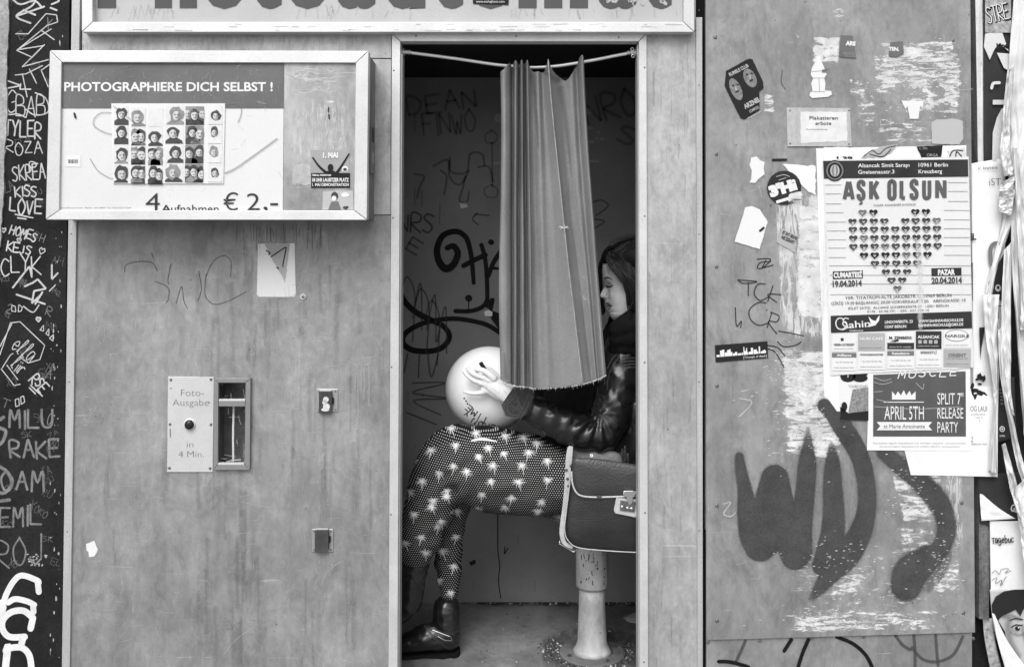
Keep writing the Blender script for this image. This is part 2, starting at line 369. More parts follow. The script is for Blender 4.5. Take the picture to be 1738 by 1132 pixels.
SF = {
'A': [[(0,0),(.5,1),(1,0)],[(.2,.4),(.8,.4)]], 'B': [[(0,0),(0,1),(.7,.95),(.75,.6),(0,.5),(.9,.45),(.9,.05),(0,0)]],
'C': [[(1,.85),(.5,1),(0,.5),(.4,0),(1,.1)]], 'D': [[(0,0),(0,1),(.8,.8),(1,.4),(.6,0),(0,0)]],
'E': [[(1,1),(0,1),(0,0),(1,0)],[(0,.5),(.8,.5)]], 'F': [[(0,0),(0,1),(1,1)],[(0,.5),(.7,.5)]],
'G': [[(1,.85),(.5,1),(0,.5),(.4,0),(1,.1),(1,.45),(.6,.45)]], 'H': [[(0,0),(0,1)],[(1,0),(1,1)],[(0,.5),(1,.5)]],
'I': [[(.5,0),(.5,1)]], 'J': [[(.8,1),(.8,.2),(.4,0),(0,.2)]], 'K': [[(0,0),(0,1)],[(1,1),(0,.45),(1,0)]],
'L': [[(0,1),(0,0),(1,0)]], 'M': [[(0,0),(.1,1),(.5,.4),(.9,1),(1,0)]], 'N': [[(0,0),(0,1),(1,0),(1,1)]],
'O': [[(.5,1),(0,.6),(.2,.05),(.7,0),(1,.5),(.5,1)]], 'P': [[(0,0),(0,1),(.9,.9),(.8,.5),(0,.45)]],
'R': [[(0,0),(0,1),(.9,.9),(.8,.55),(0,.45),(1,0)]], 'S': [[(1,.9),(.4,1),(.05,.75),(.9,.35),(.6,0),(0,.1)]],
'T': [[(0,1),(1,1)],[(.5,1),(.5,0)]], 'U': [[(0,1),(.05,.2),(.5,0),(.95,.2),(1,1)]], 'V': [[(0,1),(.5,0),(1,1)]],
'W': [[(0,1),(.25,0),(.5,.7),(.75,0),(1,1)]], 'X': [[(0,0),(1,1)],[(0,1),(1,0)]], 'Y': [[(0,1),(.5,.5),(1,1)],[(.5,.5),(.4,0)]],
'Z': [[(0,1),(1,1),(0,0),(1,0)]], 'h': [[(.5,.1),(.1,.6),(.25,.95),(.5,.7),(.75,.95),(.9,.6),(.5,.1)]], '.': [[(.4,.0),(.5,.05)]],
'e': [[(.1,.45),(.9,.5),(.6,.9),(.1,.5),(.4,0),(.9,.2)]], 'l': [[(.1,.1),(.8,1.2),(.5,1.4),(.3,.2),(.7,0)]],
'a': [[(.9,.8),(.3,.9),(0,.3),(.4,0),(.9,.7),(.9,.1),(1.1,0)]], 'i': [[(.5,.7),(.5,0)],[(.5,1),(.52,1.02)]], '-': [[(.1,.5),(.9,.5)]],
'j': [[(.5,.8),(.5,0),(.1,-.2)]], 't': [[(.4,1.1),(.4,0),(.8,0)],[(0,.75),(.8,.75)]], '@': [[(.6,.5),(.4,.6),(.4,.35),(.65,.4),(.75,.8),(.2,.85),(.05,.3),(.5,0),(.9,.1)]],
'g': [[(.9,.8),(.3,.9),(0,.5),(.4,.1),(.9,.6),(.9,-.2),(.4,-.45),(0,-.25)]], 'b': [[(.1,1.4),(.1,0),(.6,0),(.95,.4),(.6,.8),(.1,.6)]], 'u': [[(.1,.8),(.15,.15),(.5,0),(.9,.25),(.9,.8),(.95,0)]], 'c': [[(.9,.75),(.4,.85),(.05,.45),(.4,0),(.9,.15)]], 'r': [[(.1,.8),(.1,0)],[(.1,.5),(.5,.85),(.9,.75)]],
'2': [[(0,.8),(.5,1),(.9,.7),(0,0),(1,0)]], '1': [[(.3,.8),(.5,1),(.5,0)]], '0': [[(.5,1),(0,.6),(.2,.05),(.7,0),(1,.5),(.5,1)]], '+': [[(.5,1),(.5,0)],[(0,.5),(1,.5)]],
}
def hand_text(s, x, y, w, h, lw, mp, material, parent, rot=0.0, jit=0.12, soft=0.25, name='graffiti', gap=0.3, slant=0.0, smooth=False):
    """s written from (x,y)=bottom-left, each letter w x h px, turned by rot degrees (clockwise in the picture)"""
    mb = MB(); cx = 0.0; ca, sa = math.cos(R(rot)), math.sin(R(rot))
    for ch in s:
        if ch == ' ': cx += w*0.8; continue
        jy = random.uniform(-jit, jit)*h; js = 1+random.uniform(-jit, jit)*0.7; ww = w*(0.35 if ch in 'I.i' else 1)
        for pl in SF.get(ch, SF['O']):
            q = []
            for a, b in pl:
                lx = cx+a*ww*js+b*h*slant+random.uniform(-1, 1)*jit*w*0.22; ly = -b*h*js+jy+random.uniform(-1, 1)*jit*h*0.15
                q.append((x+lx*ca-ly*sa, y+lx*sa+ly*ca))
            add_stroke(mb, q, lw, mp, 0, soft, smooth or len(pl) > 4, 4)
        cx += ww*(1+gap)
    return mb.build(name, material, parent)

# screws and studs
def screw_mesh():
    mb = MB(); n = 12; r = 0.0036
    prof = ((r*1.25, 0.0), (r*1.2, -0.0010), (r*0.85, -0.0019), (r*0.4, -0.0024), (r*0.35, -0.0014))
    vs_ = [(rr*math.cos(2*math.pi*i/n), y, rr*math.sin(2*math.pi*i/n)) for rr, y in prof for i in range(n)]
    fs = [(j*n+i, j*n+(i+1) % n, (j+1)*n+(i+1) % n, (j+1)*n+i) for j in range(len(prof)-1) for i in range(n)]
    fs.append(tuple((len(prof)-1)*n+i for i in range(n)))
    mb.add(vs_, fs); me = bpy.data.meshes.new('screw'); me.from_pydata(mb.v, [], mb.f)
    for p in me.polygons: p.use_smooth = True
    me.materials.append(M_steel); return me
SCREW = screw_mesh()
def screw(px, py, Y, parent, s=1.0):
    o = bpy.data.objects.new('screw', SCREW); COL.objects.link(o); o.parent = parent
    o.location = P(px, py, Y) - ORG[parent]; o.scale = (s, s, s); o.rotation_euler = (0, random.uniform(0, 6), 0); ORG[o] = P(px, py, Y); return o

# ================================================================== SETTING
def pz(z, Y):                        # photo row of a height z at depth Y (column 869)
    lo, hi = -2000.0, 4000.0
    for _ in range(50):
        m_ = (lo+hi)/2
        if P(869, m_, Y).z > z: lo = m_
        else: hi = m_
    return lo
def structure(o): o['kind'] = 'structure'; return o
mb = MB(); mb.add([(-40, -60, -0.12), (40, -60, -0.12), (40, 40, -0.12), (-40, 40, -0.12)], [(0, 1, 2, 3)])
structure(mb.build('pavement', mat('paving', 0.22, 0.85, 0, 0.2, 2, bump=0.3, bscale=30)))
# --- dark painted wall left of the booth
mb = MB(); YW = 0.03
mb.box(-3.2, P(112, 500, YW).x, YW, 1.0, -0.12, 3.2)
wl = tag(mb.build('wall', [M_black]), 'black painted wall left of the booth, covered in white marker names', 'wall')
mb = MB()
pts = [(-40, -60), (14, -60), (15, 40), (11, 110), (12, 200), (8, 260), (6, 330), (0, 420), (-40, 430)]
mb.prism(jag(pts, 1.2, 9), YW-0.006, YW+0.01); o = mb.build('concrete_patch', M_concrete, wl)
mb = MB()      # flaked paint down the right edge of the wall
for i in range(70):
    y = random.uniform(-10, 1140); x = 104-y*0.006+random.uniform(-14, 4); s = random.uniform(0.7, 2.6)
    add_ell(mb, x, y, s*0.6, s*random.uniform(0.7, 2.4), plane(YW-0.0006), 0, 7, 0, 0.35)
for i in range(26):
    x = random.uniform(50, 70); y = random.uniform(940, 960); add_ell(mb, x+random.uniform(-8, 12), y, random.uniform(.8, 2.6), random.uniform(.8, 2), plane(YW-0.0006), 0, 7, 0, 0.4)
mb.build('paint_flakes', mat('flaked_paint', 0.34, 0.8, 0, 0.4, 60), wl)['kind'] = 'stuff'
LP = plane(YW-0.0008); LP2 = plane(YW-0.0014)
def lw_text(s, x, y, w, h, lw, m=M_chalk, rot=0, jit=.14, **k): return hand_text(s, x, y, w, h, lw*.82, LP if m is not M_chalk else LP2, m, wl, rot, jit, **k)
stroke('graffiti', [[(22,0),(35,8),(58,2),(70,12)], [(62,-5),(55,10),(28,28),(52,40)], [(75,12),(28,28)], [(40,18),(60,26)], [(88,8),(100,2),(94,-6)], [(86,14),(96,18)]], 3.2, LP2, M_chalk, wl, .25)
stroke('graffiti', [[(78,24),(48,58),(27,58)], [(78,24),(96,26),(98,38),(80,44),(30,85),(75,78)], [(70,52),(92,68)], [(87,50),(28,86),(55,98),(76,76),(38,114)], [(38,114),(82,102)], [(26,128),(44,126),(72,112)], [(50,118),(62,142)], [(38,126),(46,165)], [(84,110),(70,120),(82,148)]], 1.9, LP2, M_chalk, wl, .3, False)
stroke('graffiti', [[(14,138),(36,146),(14,150)], [(35,143),(34,152),(52,152)]], 2.4, LP2, M_chalk, wl, .25, False)
lw_text('GBAB', 10, 194, 15, 34, 2.4, rot=2, gap=.15)
stroke('graffiti', [[(10,158),(6,178),(14,194),(30,194),(44,200)], [(60,158),(78,168),(82,190),(60,196),(44,186)]], 2.2, LP2, M_chalk, wl, .25)
lw_text('TYLER', 8, 232, 9.5, 25, 3.3, rot=2, gap=.35)
lw_text('ROZA', 10, 262, 12.5, 20, 2.3, rot=-3, gap=.3)
lw_text('SKREA', 22, 308, 9.5, 26, 2.8, rot=-4, gap=.2); lw_text('P', 50, 290, 12, 16, 2.5)
lw_text('KISS', 26, 334, 9, 17, 3.0, rot=-4); lw_text('LOVE', 16, 360, 11, 24, 3.4, rot=4)
stroke('graffiti', [[(26,364),(56,370)], [(30,370),(44,372)]], 2.4, LP2, M_chalk, wl, .25)
lw_text('HOMES', 16, 396, 7.5, 15, 2.8, rot=18); lw_text('h', 2, 396, 9, 9, 2.2); lw_text('h', 28, 412, 9, 9, 2.2)
lw_text('KEJS', 11, 425, 8.5, 15, 3.0, rot=10); lw_text('h', 64, 430, 12, 14, 2.2, rot=20)
lw_text('CLYK', 2, 466, 14, 28, 2.8, rot=-3, gap=.25)
stroke('graffiti', [[(22,488),(50,452),(54,470)], [(42,486),(56,480),(64,474),(78,490),(58,494),(54,515),(70,500)], [(28,500),(76,516)], [(88,450),(88,474),(98,464)], [(60,516),(72,496)]], 3.2, LP2, M_chalk, wl, .25, False)
stroke('graffiti', [[(40,520),(56,530),(66,518)], [(84,494),(94,484)]], 2.2, LP2, M_chalk, wl, .25)
stroke('graffiti', [[(20,528),(20,518),(26,520),(27,529),(20,528)], [(31,529),(32,517),(38,522),(36,528),(31,529)], [(68,560),(74,552),(74,562),(68,560)], [(78,566),(83,558),(83,570),(78,566)], [(84,574),(91,568),(90,579),(84,574)]], 1.5, LP2, M_chalk, wl, .3, False)
lw_text('h', 61, 548, 10, 10, 3.2)
stroke('graffiti', [[(0,602),(18,548),(34,546),(76,586),(68,610),(48,616),(34,606)], [(0,588),(20,550)], [(4,624),(18,602),(22,600)], [(2,626),(24,654),(34,652)], [(12,620),(30,644)]], 1.7, LP2, M_chalk, wl, .3, False)
lw_text('ella', 18, 590, 9.5, 20, 1.9, rot=38, jit=.05, gap=.1, smooth=True)
lw_text('liir', 16, 622, 8, 18, 1.9, rot=38, jit=.08, gap=.2, smooth=True)
lw_text('RSE', 50, 645, 8, 18, 3.0, rot=50, gap=.3); stroke('graffiti', [[(52,654),(72,672)], [(50,658),(60,668)]], 2.2, LP2, M_chalk, wl, .25)
stroke('graffiti', [[(27,690),(26,678),(32,676),(33,688),(27,690)], [(36,686),(35,674),(40,672),(42,682),(36,686)]], 1.6, LP2, M_chalk, wl, .3, False)
G2 = M_chalk2
lw_text('MILU', 16, 726, 18, 30, 5.0, G2, 0, .08); lw_text('RAKE', 18, 778, 17, 30, 5.0, G2, -3, .1)
lw_text('OAM', 2, 834, 20, 34, 5.0, G2, 0, .12); lw_text('EMIL', 0, 890, 17, 32, 4.4, G2, 0, .12)
lw_text('ROJ', -6, 962, 22, 48, 3.6, G2, 0, .12)
stroke('graffiti', [[(0,712),(6,708)], [(0,726),(10,732),(4,750),(-6,756)], [(-4,790),(12,800),(20,820),(8,836),(-6,834)], [(0,850),(16,848)]], 6, LP, G2, wl, .4)
for i, (sx, sy, w_, h_) in enumerate([(74, 30, 8, 20), (84, 120, 7, 22), (66, 396, 8, 14), (76, 520, 10, 16), (78, 620, 10, 18), (10, 512, 10, 16), (78, 700, 7, 20), (2, 676, 12, 14)]):
    lw_text('XSHRA2OT'[i], sx, sy+h_, w_, h_, 1.8, G2, 20, .2)
for i in range(46):
    sx_, sy_ = random.uniform(2, 92), random.uniform(6, 960)
    hand_text(random.choice(['XO','AH','SK','NE','W','MR','TA','h','EL','KO','ZA','PI','RU']), sx_, sy_, random.uniform(5, 9), random.uniform(8, 16), random.uniform(1.0, 1.7), LP, mat('faded_marker', 0.12, .7, 0, .3, 40, soft=.6), wl, random.uniform(-30, 40), .2)
# fat dripping letters at the bottom left
WS = M_whitespray
stroke('graffiti', [[(2,1040),(10,1010),(24,985),(38,976),(62,984),(66,988)], [(64,986),(66,1004)], [(14,1022),(26,1016),(46,1020),(58,1026)], [(56,1026),(57,1038)], [(2,1022),(6,1030),(0,1050)]], [9]*4 and 10, LP2, WS, wl, .08)
stroke('graffiti', [[(56,1048),(40,1036),(20,1038),(6,1050),(4,1066),(16,1080),(42,1080)], [(56,1048),(52,1066)], [(40,1080),(36,1094)], [(10,1132),(14,1096),(10,1104)], [(12,1100),(36,1098),(50,1112),(54,1140)], [(12,1100),(8,1140)]], 11, LP2, WS, wl, .08)

# ================================================================== PHOTO BOOTH
booth = thing('photo_booth', 'weathered grey metal photo booth with open doorway and lettered sign above', 'photo booth', (0.0, 0.0, 0.0))
ORG[booth] = Vector((0, 0, 0))
YB = 0.70
XL, XR = -0.40, 0.66
ZC = P(869, 132, YB).z                       # ceiling height at the back wall
BOT = 1186
def panel(outline, Y0, Y1, m, name='panel', bev=0.0012):
    mb = MB(); mb.prism(outline, Y0, Y1); return mb.build(name, m, booth, bevel=bev)
panel([(139, 50), (664, 54), (664, 99.4), (139, 97)], 0.0, 0.02, M_strip)
panel([(136, 98.6), (664, 101), (663, 364.5), (128, 372)], 0.0, 0.02, M_strip)
def frame_panel(out, hole, Y0, Y1, m):
    """one sheet with a four-sided hole"""
    b_ = MB(); A = [P(x, y, Y0) for x, y in out+hole]; B = [Vector((a.x, Y1, a.z)) for a in A]
    fs = []
    for i in range(4):
        j = (i+1) % 4
        fs += [(i, j, 4+j, 4+i), (8+i, 12+i, 12+j, 8+j), (i, 8+i, 8+j, j), (4+i, 4+j, 12+j, 12+i)]
    b_.add(A+B, fs); return b_.build('panel', m, booth)
frame_panel([(127, 373.5), (118, BOT), (659, BOT), (663, 366)], [(366, 646), (366, 793), (420, 793), (420, 646)], 0.0, 0.02, M_face)
panel([(1096, 54), (1181, 54), (1184, BOT), (1099, BOT)], 0.0, 0.02, metal_sheet('jamb_sheet_metal', 0.33, 0.41, 23.0))
panel([(139, -150), (1181, -150), (1181, 52), (139, 49)], 0.004, 0.02, M_strip)
panel([(655, 52), (1106, 52), (1106, 66), (655, 66)], 0.003, 0.022, M_strip)
# corner profiles
mb = MB(); mb.prism([(124, -150), (138, -150), (127, 560), (117.5, BOT), (104, BOT), (113, 560)], -0.006, 0.03)
mb.build('corner_profile', M_alu_dull, booth, bevel=0.001)
mb = MB(); mb.prism([(1181.5, 30), (1192, 30), (1193, BOT), (1184.5, BOT)], -0.006, 0.03); mb.build('corner_profile', M_alu_dull, booth, bevel=0.001)
for py in (18, 145, 398, 648, 900): screw(1186.5, py, -0.006, booth, 0.45)
for px, py in ((121, 397), (117, 648), (114, 902)): screw(px, py, -0.006, booth, 0.45)
# body shell: sides, back, roof (closed all round; the picture only shows the front)
mb = MB()
xl0, xr0 = P(122, 600, 0).x, P(1182, 600, 0).x
mb.box(xl0, xl0+0.012, 0.031, 0.80, 0.0, 2.0); mb.box(xr0-0.012, xr0, 0.031, 0.80, 0.0, 2.0)
mb.box(xl0, xr0, 0.801, 0.82, 0.0, 2.0); mb.box(xl0, xr0, 0.0225, 0.82, 2.001, 2.02)
o = mb.build('outer_shell', M_face, booth)
# inside
def ipanel(x0, x1, y0, y1, z0, z1, m, name): b_ = MB(); b_.box(x0, x1, y0, y1, z0, z1); return b_.build(name, m, booth)
back = ipanel(XL-0.02, XR+0.02, YB, YB+0.02, 0, ZC, M_in, 'back_wall')
ipanel(XL-0.02, XL, 0.021, YB-0.001, 0.001, ZC, M_in, 'side_wall'); ipanel(XR, XR+0.02, 0.021, YB-0.001, 0.001, ZC, M_in, 'side_wall')
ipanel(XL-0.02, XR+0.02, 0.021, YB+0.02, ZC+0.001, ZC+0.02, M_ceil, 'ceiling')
M_floor = metal_sheet('booth_floor_concrete', 0.09, 0.22, 30.0, rough=0.65, metal=0.0, scratch=0.5)
bfloor = ipanel(XL-0.02, XR+0.02, -0.01, YB+0.02, -0.10, 0.0, M_floor, 'floor')
# door frame: two jambs, head, mitred, with a return into the opening
fr = MB()
def prof(mb, a, b, c, d, Y0=-0.008, Y1=0.03, m=0): mb.prism([a, b, c, d], Y0, Y1, m)
def rail(name, pts, m, Y0=-0.008, Y1=0.03, parent=booth, bev=0.0012):
    b_ = MB(); b_.prism(pts, Y0, Y1); return b_.build(name, m, parent, bevel=bev)
jl = rail('door_jamb', [(665, 57), (679.5, 71), (674.5, BOT), (659, BOT)], M_alu)
jr = rail('door_jamb', [(1097.5, 57), (1100.5, BOT), (1086, BOT), (1084.5, 71)], M_alu)
jh = rail('door_head', [(665.6, 56.6), (1097, 56.6), (1084, 70.6), (680, 70.6)], M_alu_top)
rail('inner_trim', [(680.2, 92), (683, 92), (677.6, BOT), (675, BOT)], M_alu_dull, 0.004, 0.05, bev=0)
rail('inner_trim', [(1082.3, 92), (1084.3, 92), (1085.6, BOT), (1083.6, BOT)], M_alu_dull, 0.004, 0.05, bev=0)
for px, py in ((668.5,120),(667,370),(664.5,623),(663.5,873)): screw(px, py, -0.008, booth, 0.55)
for px, py in ((1096,115),(1096,367),(1096,615),(1097,870),(1095,1123)): screw(px-2, py, -0.008, booth, 0.55)
for px, py in ((706,61.5),(876,62),(1050,64)): screw(px, py, -0.008, booth, 0.55)
# sign on top
sg = MB(); sg.prism([(154, -150), (1162, -150), (1162, 39), (154, 39)], -0.012, 0.003); sface = sg.build('sign_board', M_signface, booth)
rail('sign_frame', [(138.6, 54.6), (157, 37.5), (157, -150), (138.6, -150)], M_alu, -0.032, 0.003)
rail('sign_frame', [(1178.5, 54.6), (1178.5, -150), (1160.5, -150), (1160.5, 37.5)], M_alu, -0.032, 0.003)
rail('sign_frame', [(139.4, 55), (1177.7, 55), (1160, 38), (157.6, 38)], M_alu_top, -0.032, 0.003)
rail('sign_frame', [(139.4, -168), (157.6, -150.5), (1160, -150.5), (1177.7, -168)], M_alu_top, -0.032, 0.003)
SGP = plane(-0.0132)
for ch, x0, x1 in (('P',165.6,247),('h',262.6,334),('o',343,419),('t',424,478),('o',484,560),('a',571,637),('u',654,722),('t',733,786),('o',796,870),('m',880,998),('a',1014,1080),('t',1090,1140)):
    v, f = glyphs(ch, 0.055)
    b_ = MB(); b_.add([SGP(x0+a*(x1-x0), 6-b*112) for a, b in v], f); b_.build('letter', M_letter, sface)
# worn patches on the sign face
b_ = MB()
for i in range(60):
    x = random.choice([random.uniform(190, 300), random.uniform(500, 700), random.uniform(860, 1150)]); add_stroke(b_, [(x, random.uniform(8, 20)), (x+random.uniform(-6, 6), random.uniform(22, 35))], random.uniform(1, 4), plane(-0.0126), 0, .6)
b_.build('wear_marks', mat('sign_wear', 0.25, 0.7, 0, 0.3, 30, soft=0.14), booth)
b_ = MB()
for i in range(14):
    x = random.uniform(1015, 1140); add_ell(b_, x, random.uniform(-4, 8), random.uniform(2, 7), random.uniform(1, 4), plane(-0.0136), 0, 9, random.uniform(0, 3), .35)
b_.build('letter_chips', M_signface, sface)
sk = MB(); sk.prism([(801, -12), (864, -12), (863, 9), (803, 7)], -0.0142, -0.0136)
t = tag(sk.build('sticker', M_ink), 'small black sticker with white web address stuck over the sign letters', 'sticker')
text('www.analogfotos.com', 808, 856, 5, 4, plane(-0.0144), M_white, t)
# worn trim of the sign frame bottom: grime line
b_ = MB()
for i in range(40):
    x = random.uniform(160, 1150); l = random.uniform(4, 30); y = random.choice([52, 51, 46, 42]); add_stroke(b_, [(x, y), (x+l, y+random.uniform(-1, 1))], random.uniform(.5, 1.6), plane(-0.0327), 0, .6, False)
b_.build('grime', mat('grime', 0.2, 0.8, 0, 0.3, soft=0.45), booth)

# --- scratches, tags and stains on the facade
FP = plane(-0.0007)
stroke('graffiti', [[(212,462),(214,450),(235,444),(258,446),(267,460)], [(257,430),(261,440)], [(290,448),(285,475),(287,482)], [(264,478),(285,488),(286,506),(282,514)], [(299,515),(308,486),(312,510),(318,524)], [(337,460),(342,490),(336,510)], [(349,470),(362,444),(380,434),(392,444),(391,470)], [(350,465),(348,500),(362,516),(385,512),(418,495)]], 1.6, FP, M_faint2, booth, .4)
b_ = MB()
for i in range(620):
    x = random.uniform(135, 650); y = random.uniform(400, 1130); l = random.uniform(3, 34)*random.random()+3; a = random.choice([random.uniform(-.2, .2), random.uniform(1.2, 1.9)])
    add_stroke(b_, [(x, y), (x+l*math.cos(a)*.5, y+l*math.sin(a)*.5+random.uniform(-1, 1)), (x+l*math.cos(a), y+l*math.sin(a))], random.uniform(.5, 1.3), FP, 0, .6)
for q in ([(545,995),(553,975),(570,958),(580,953)], [(380,1110),(400,1085),(430,1065)], [(410,851),(440,858),(470,862)], [(480,505),(500,500),(515,470)]): add_stroke(b_, q, 1.6, FP, 0, .5)
b_.build('scratches', mat('soft_scratch', 0.50, 0.5, 0.2, 0.2, 30, soft=0.38), booth)['kind'] = 'stuff'
b_ = MB()
for i in range(80):      # old dirty runs and rubbed streaks
    x = random.choice([random.gauss(430, 30), random.gauss(560, 30), random.uniform(130, 650), random.uniform(330, 420)]); y = random.uniform(400, 1050); l = random.uniform(20, 130)
    if 130 < x < 652: add_stroke(b_, [(x, y), (x+random.uniform(-1.5, 1.5), y+l*.5), (x+random.uniform(-2, 2), y+l)], random.uniform(3, 11), FP, 0, .97, True, 4)
b_.build('grime', mat('run_grime', 0.12, 0.7, 0, 0.3, 20, soft=0.16), booth)['kind'] = 'stuff'
b_ = MB()
for i in range(60):
    x = random.uniform(1102, 1178); y = random.uniform(60, 1130); l = random.uniform(8, 60); add_stroke(b_, [(x, y), (x+random.uniform(-1, 1), y+l)], random.uniform(.8, 3), FP, 0, .9, False)
for i in range(50):
    x = random.uniform(140, 655); y = random.uniform(58, 84); l = random.uniform(6, 16); add_stroke(b_, [(x, y), (x+random.uniform(-1, 1), y+l)], random.uniform(.8, 3), FP, 0, .9, False)
b_.build('grime', mat('run_grime', 0.11), booth)['kind'] = 'stuff'
b_ = MB()      # dark specks and drips
for i in range(120):
    x = random.uniform(135, 650); y = random.uniform(385, 1130); add_ell(b_, x, y, random.uniform(.4, 1.1), random.uniform(.4, 1.2), FP, 0, 6)
for i in range(36):
    x = random.uniform(400, 560); y = random.uniform(378, 390); add_stroke(b_, [(x, y), (x+random.uniform(-1, 1), y+random.uniform(10, 50))], random.uniform(.6, 1.3), FP, 0, .5, False)
for i in range(26):
    x = random.uniform(380, 470); y = random.uniform(1045, 1080); add_ell(b_, x, y, random.uniform(.4, 1.6), random.uniform(.4, 1.2), FP, 0, 6)
b_.build('dirt_specks', mat('dirt_speck', 0.09, 0.8, 0, 0.3, soft=0.55), booth)['kind'] = 'stuff'
b_ = MB()      # washed-out pale stain with runs
add_poly(b_, jag([(588, 612), (600, 606), (632, 605), (630, 618), (612, 622), (596, 620)], 1.5, 4), FP)
for x, l in ((607, 110), (613, 48), (618, 60), (626, 70), (603, 40)): add_stroke(b_, [(x, 618), (x+.8, 618+l*.5), (x-.3, 618+l)], 3.4, FP, 0, .5, False)
b_.build('pale_stain', mat('pale_stain', 0.42, 0.6, 0, 0.1, 20, soft=0.40), booth)
b_ = MB(); add_poly(b_, jag([(462, 480), (478, 482), (474, 484), (464, 483)], .5, 3), FP)
for q in ((412,474,5,1.6),(440,838,3,1.2),(446,876,4,1.2),(505,882,5,4),(468,1110,4,2),(430,1062,5,3),(476,1025,5,4),(380,760,2,5)): add_ell(b_, q[0], q[1], q[2], q[3], FP, 0, 9, 0, .3)
b_.build('bare_patches', mat('bare_patch', 0.40, 0.5, 0.1, 0.2, soft=0.5), booth)
# small round lock button right of the card
b_ = MB(); b_.prism([(514+5*math.cos(a*.4488), 504+5*math.sin(a*.4488)) for a in range(14)][::-1], -0.004, 0.0)
b_.prism([(514+2.3*math.cos(a*.4488), 504+2.3*math.sin(a*.4488)) for a in range(14)][::-1], -0.007, -0.0042, 1); b_.build('lock', [M_alu, M_steel], booth, bevel=0.0006)
# blank stickers on the left panel
def blank(name, pts, Y, m, label, cat='sticker', thick=0.0006, group=None, amp=.5):
    b_ = MB(); b_.prism(jag(pts, amp, 6), Y-thick, Y); return tag(b_.build(name, m), label, cat, group)
t = blank('card', [(438, 414), (500, 413), (502, 500), (499, 504), (440, 504), (436, 500)], -0.0004, M_white, 'white card glued to the booth under the display case, half torn to show grey', 'card', amp=0)
b_ = MB(); add_poly(b_, jag([(449, 414), (492, 414), (489, 440), (484, 480), (470, 455), (460, 436)], .8, 5), plane(-0.0014)); b_.build('torn_face', M_lg, t)
stroke('print', [[(452,425),(458,430),(456,432)], [(470,454),(473,456)], [(480,452),(481,453)], [(460,436),(484,420)], [(486,420),(480,450)]], 2.0, plane(-0.0018), M_marker, t, .3)
blank('paper_scrap', [(146, 923), (160, 917), (166, 932), (160, 944), (151, 945), (150, 936), (147, 934)], -0.0004, M_white, 'small torn white scrap low on the left booth panel', 'scrap')

# --- back wall: seam, spray lines, faint tags
BP = plane(YB-0.0008); BP2 = plane(YB-0.0016)
stroke('seam', [[(845,865),(845,930),(848,960),(846,985),(850,1015)]], 1.6, BP, M_ink, booth, .3)
stroke('graffiti', [[(759,421),(770,418),(777,431),(769,450),(756,456),(745,443),(742,422),(752,400),(774,393),(790,402),(797,420),(801,444),(804,480)]], [9,10,11,12,13,12,11,10,9.5,9,8.5,8,7], BP, M_spray, booth, .12)
stroke('graffiti', [[(787,451),(806,441),(824,433)], [(817,416),(823,437),(826,465),(827,495),(826,511),(817,522),(798,528),(773,528)], [(829,468),(848,428)], [(832,455),(852,456)], [(828,518),(836,508),(830,530)], [(830,530),(842,536),(852,540)], [(836,540),(852,560)]], [7.5], BP, M_spray, booth, .12) if False else None
b_ = MB()
for pts_, w_ in (([(787,451),(806,441),(824,433)],8.5), ([(817,416),(823,437),(826,465),(827,495),(826,511),(817,522),(798,528),(773,528)],7.5), ([(829,468),(838,445),(852,424)],8), ([(834,455),(860,457)],5), ([(828,520),(836,508),(832,528)],7), ([(832,532),(845,537),(865,540)],12), ([(838,540),(850,556),(862,572)],9)):
    add_stroke(b_, pts_, w_, BP, 0, .12)
add_stroke(b_, [(833,411),(834,411.5)], 9.5, BP, 0, .12); add_stroke(b_, [(795,506),(796,506.5)], 11.5, BP, 0, .12); add_stroke(b_, [(795.5,510),(795.5,526)], 2, BP, 0, .2, False)
b_.build('graffiti', M_spray, booth)
stroke('graffiti', [[(674,482),(686,510),(706,530),(734,544),(754,555),(763,572),(750,590),(728,596),(700,594),(684,582),(688,566),(712,551),(744,543),(775,541),(808,546),(832,554),(858,572)]], [9,9.5,10,9.5,9,9,9.5,9.5,10,9.5,9,8.5,8,8,8,8,8], BP, M_spray, booth, .12)
def bw_text(s, x, y, w, h, lw, rot=0, m=M_faint, **k): return hand_text(s, x, y, w, h, lw, BP2, m, booth, rot, .1, soft=.45, **k)
bw_text('DEAN', 694, 196, 23, 30, 4.2, -8, gap=.35); bw_text('FINWO', 720, 232, 17, 34, 3.6, -6, gap=.25)
stroke('graffiti', [[(736,282),(760,272),(763,300),(780,314),(796,290)], [(764,268),(766,292),(792,292),(798,262),(818,262),(822,280)], [(812,284),(830,284),(836,308)], [(790,300),(786,318),(780,340),(792,344),(796,326)], [(704,296),(720,300),(712,318),(708,336)], [(748,290),(758,300),(754,330)]], 3.8, BP2, M_faint, booth, .45)
stroke('graffiti', [[(834,222),(824,230),(826,242),(840,242),(844,230),(834,222)], [(835,243),(836,318)], [(834,314),(822,322),(826,334),(842,334),(844,322),(834,314)]], 2.6, BP2, M_faint, booth, .45)
stroke('graffiti', [[(704,320),(704,348)], [(716,322),(716,350)], [(747,344),(746,380)], [(704,190),(704,226)]], 1.8, BP2, M_faint, booth, .4)
bw_text('NRS', 676, 392, 16, 30, 3.4, 4, M_faint2); bw_text('E', 688, 424, 20, 22, 3, 30, M_faint2)
stroke('graffiti', [[(810,362),(802,372),(812,382)], [(806,364),(830,366)], [(1000,346),(1020,340),(1032,350),(1012,366)], [(1004,372),(1026,376),(1008,388)]], 2.4, BP2, M_faint2, booth, .5)
bw_text('NRO', 998, 208, 24, 44, 5, -14); bw_text('S', 1046, 240, 30, 30, 5, 20)
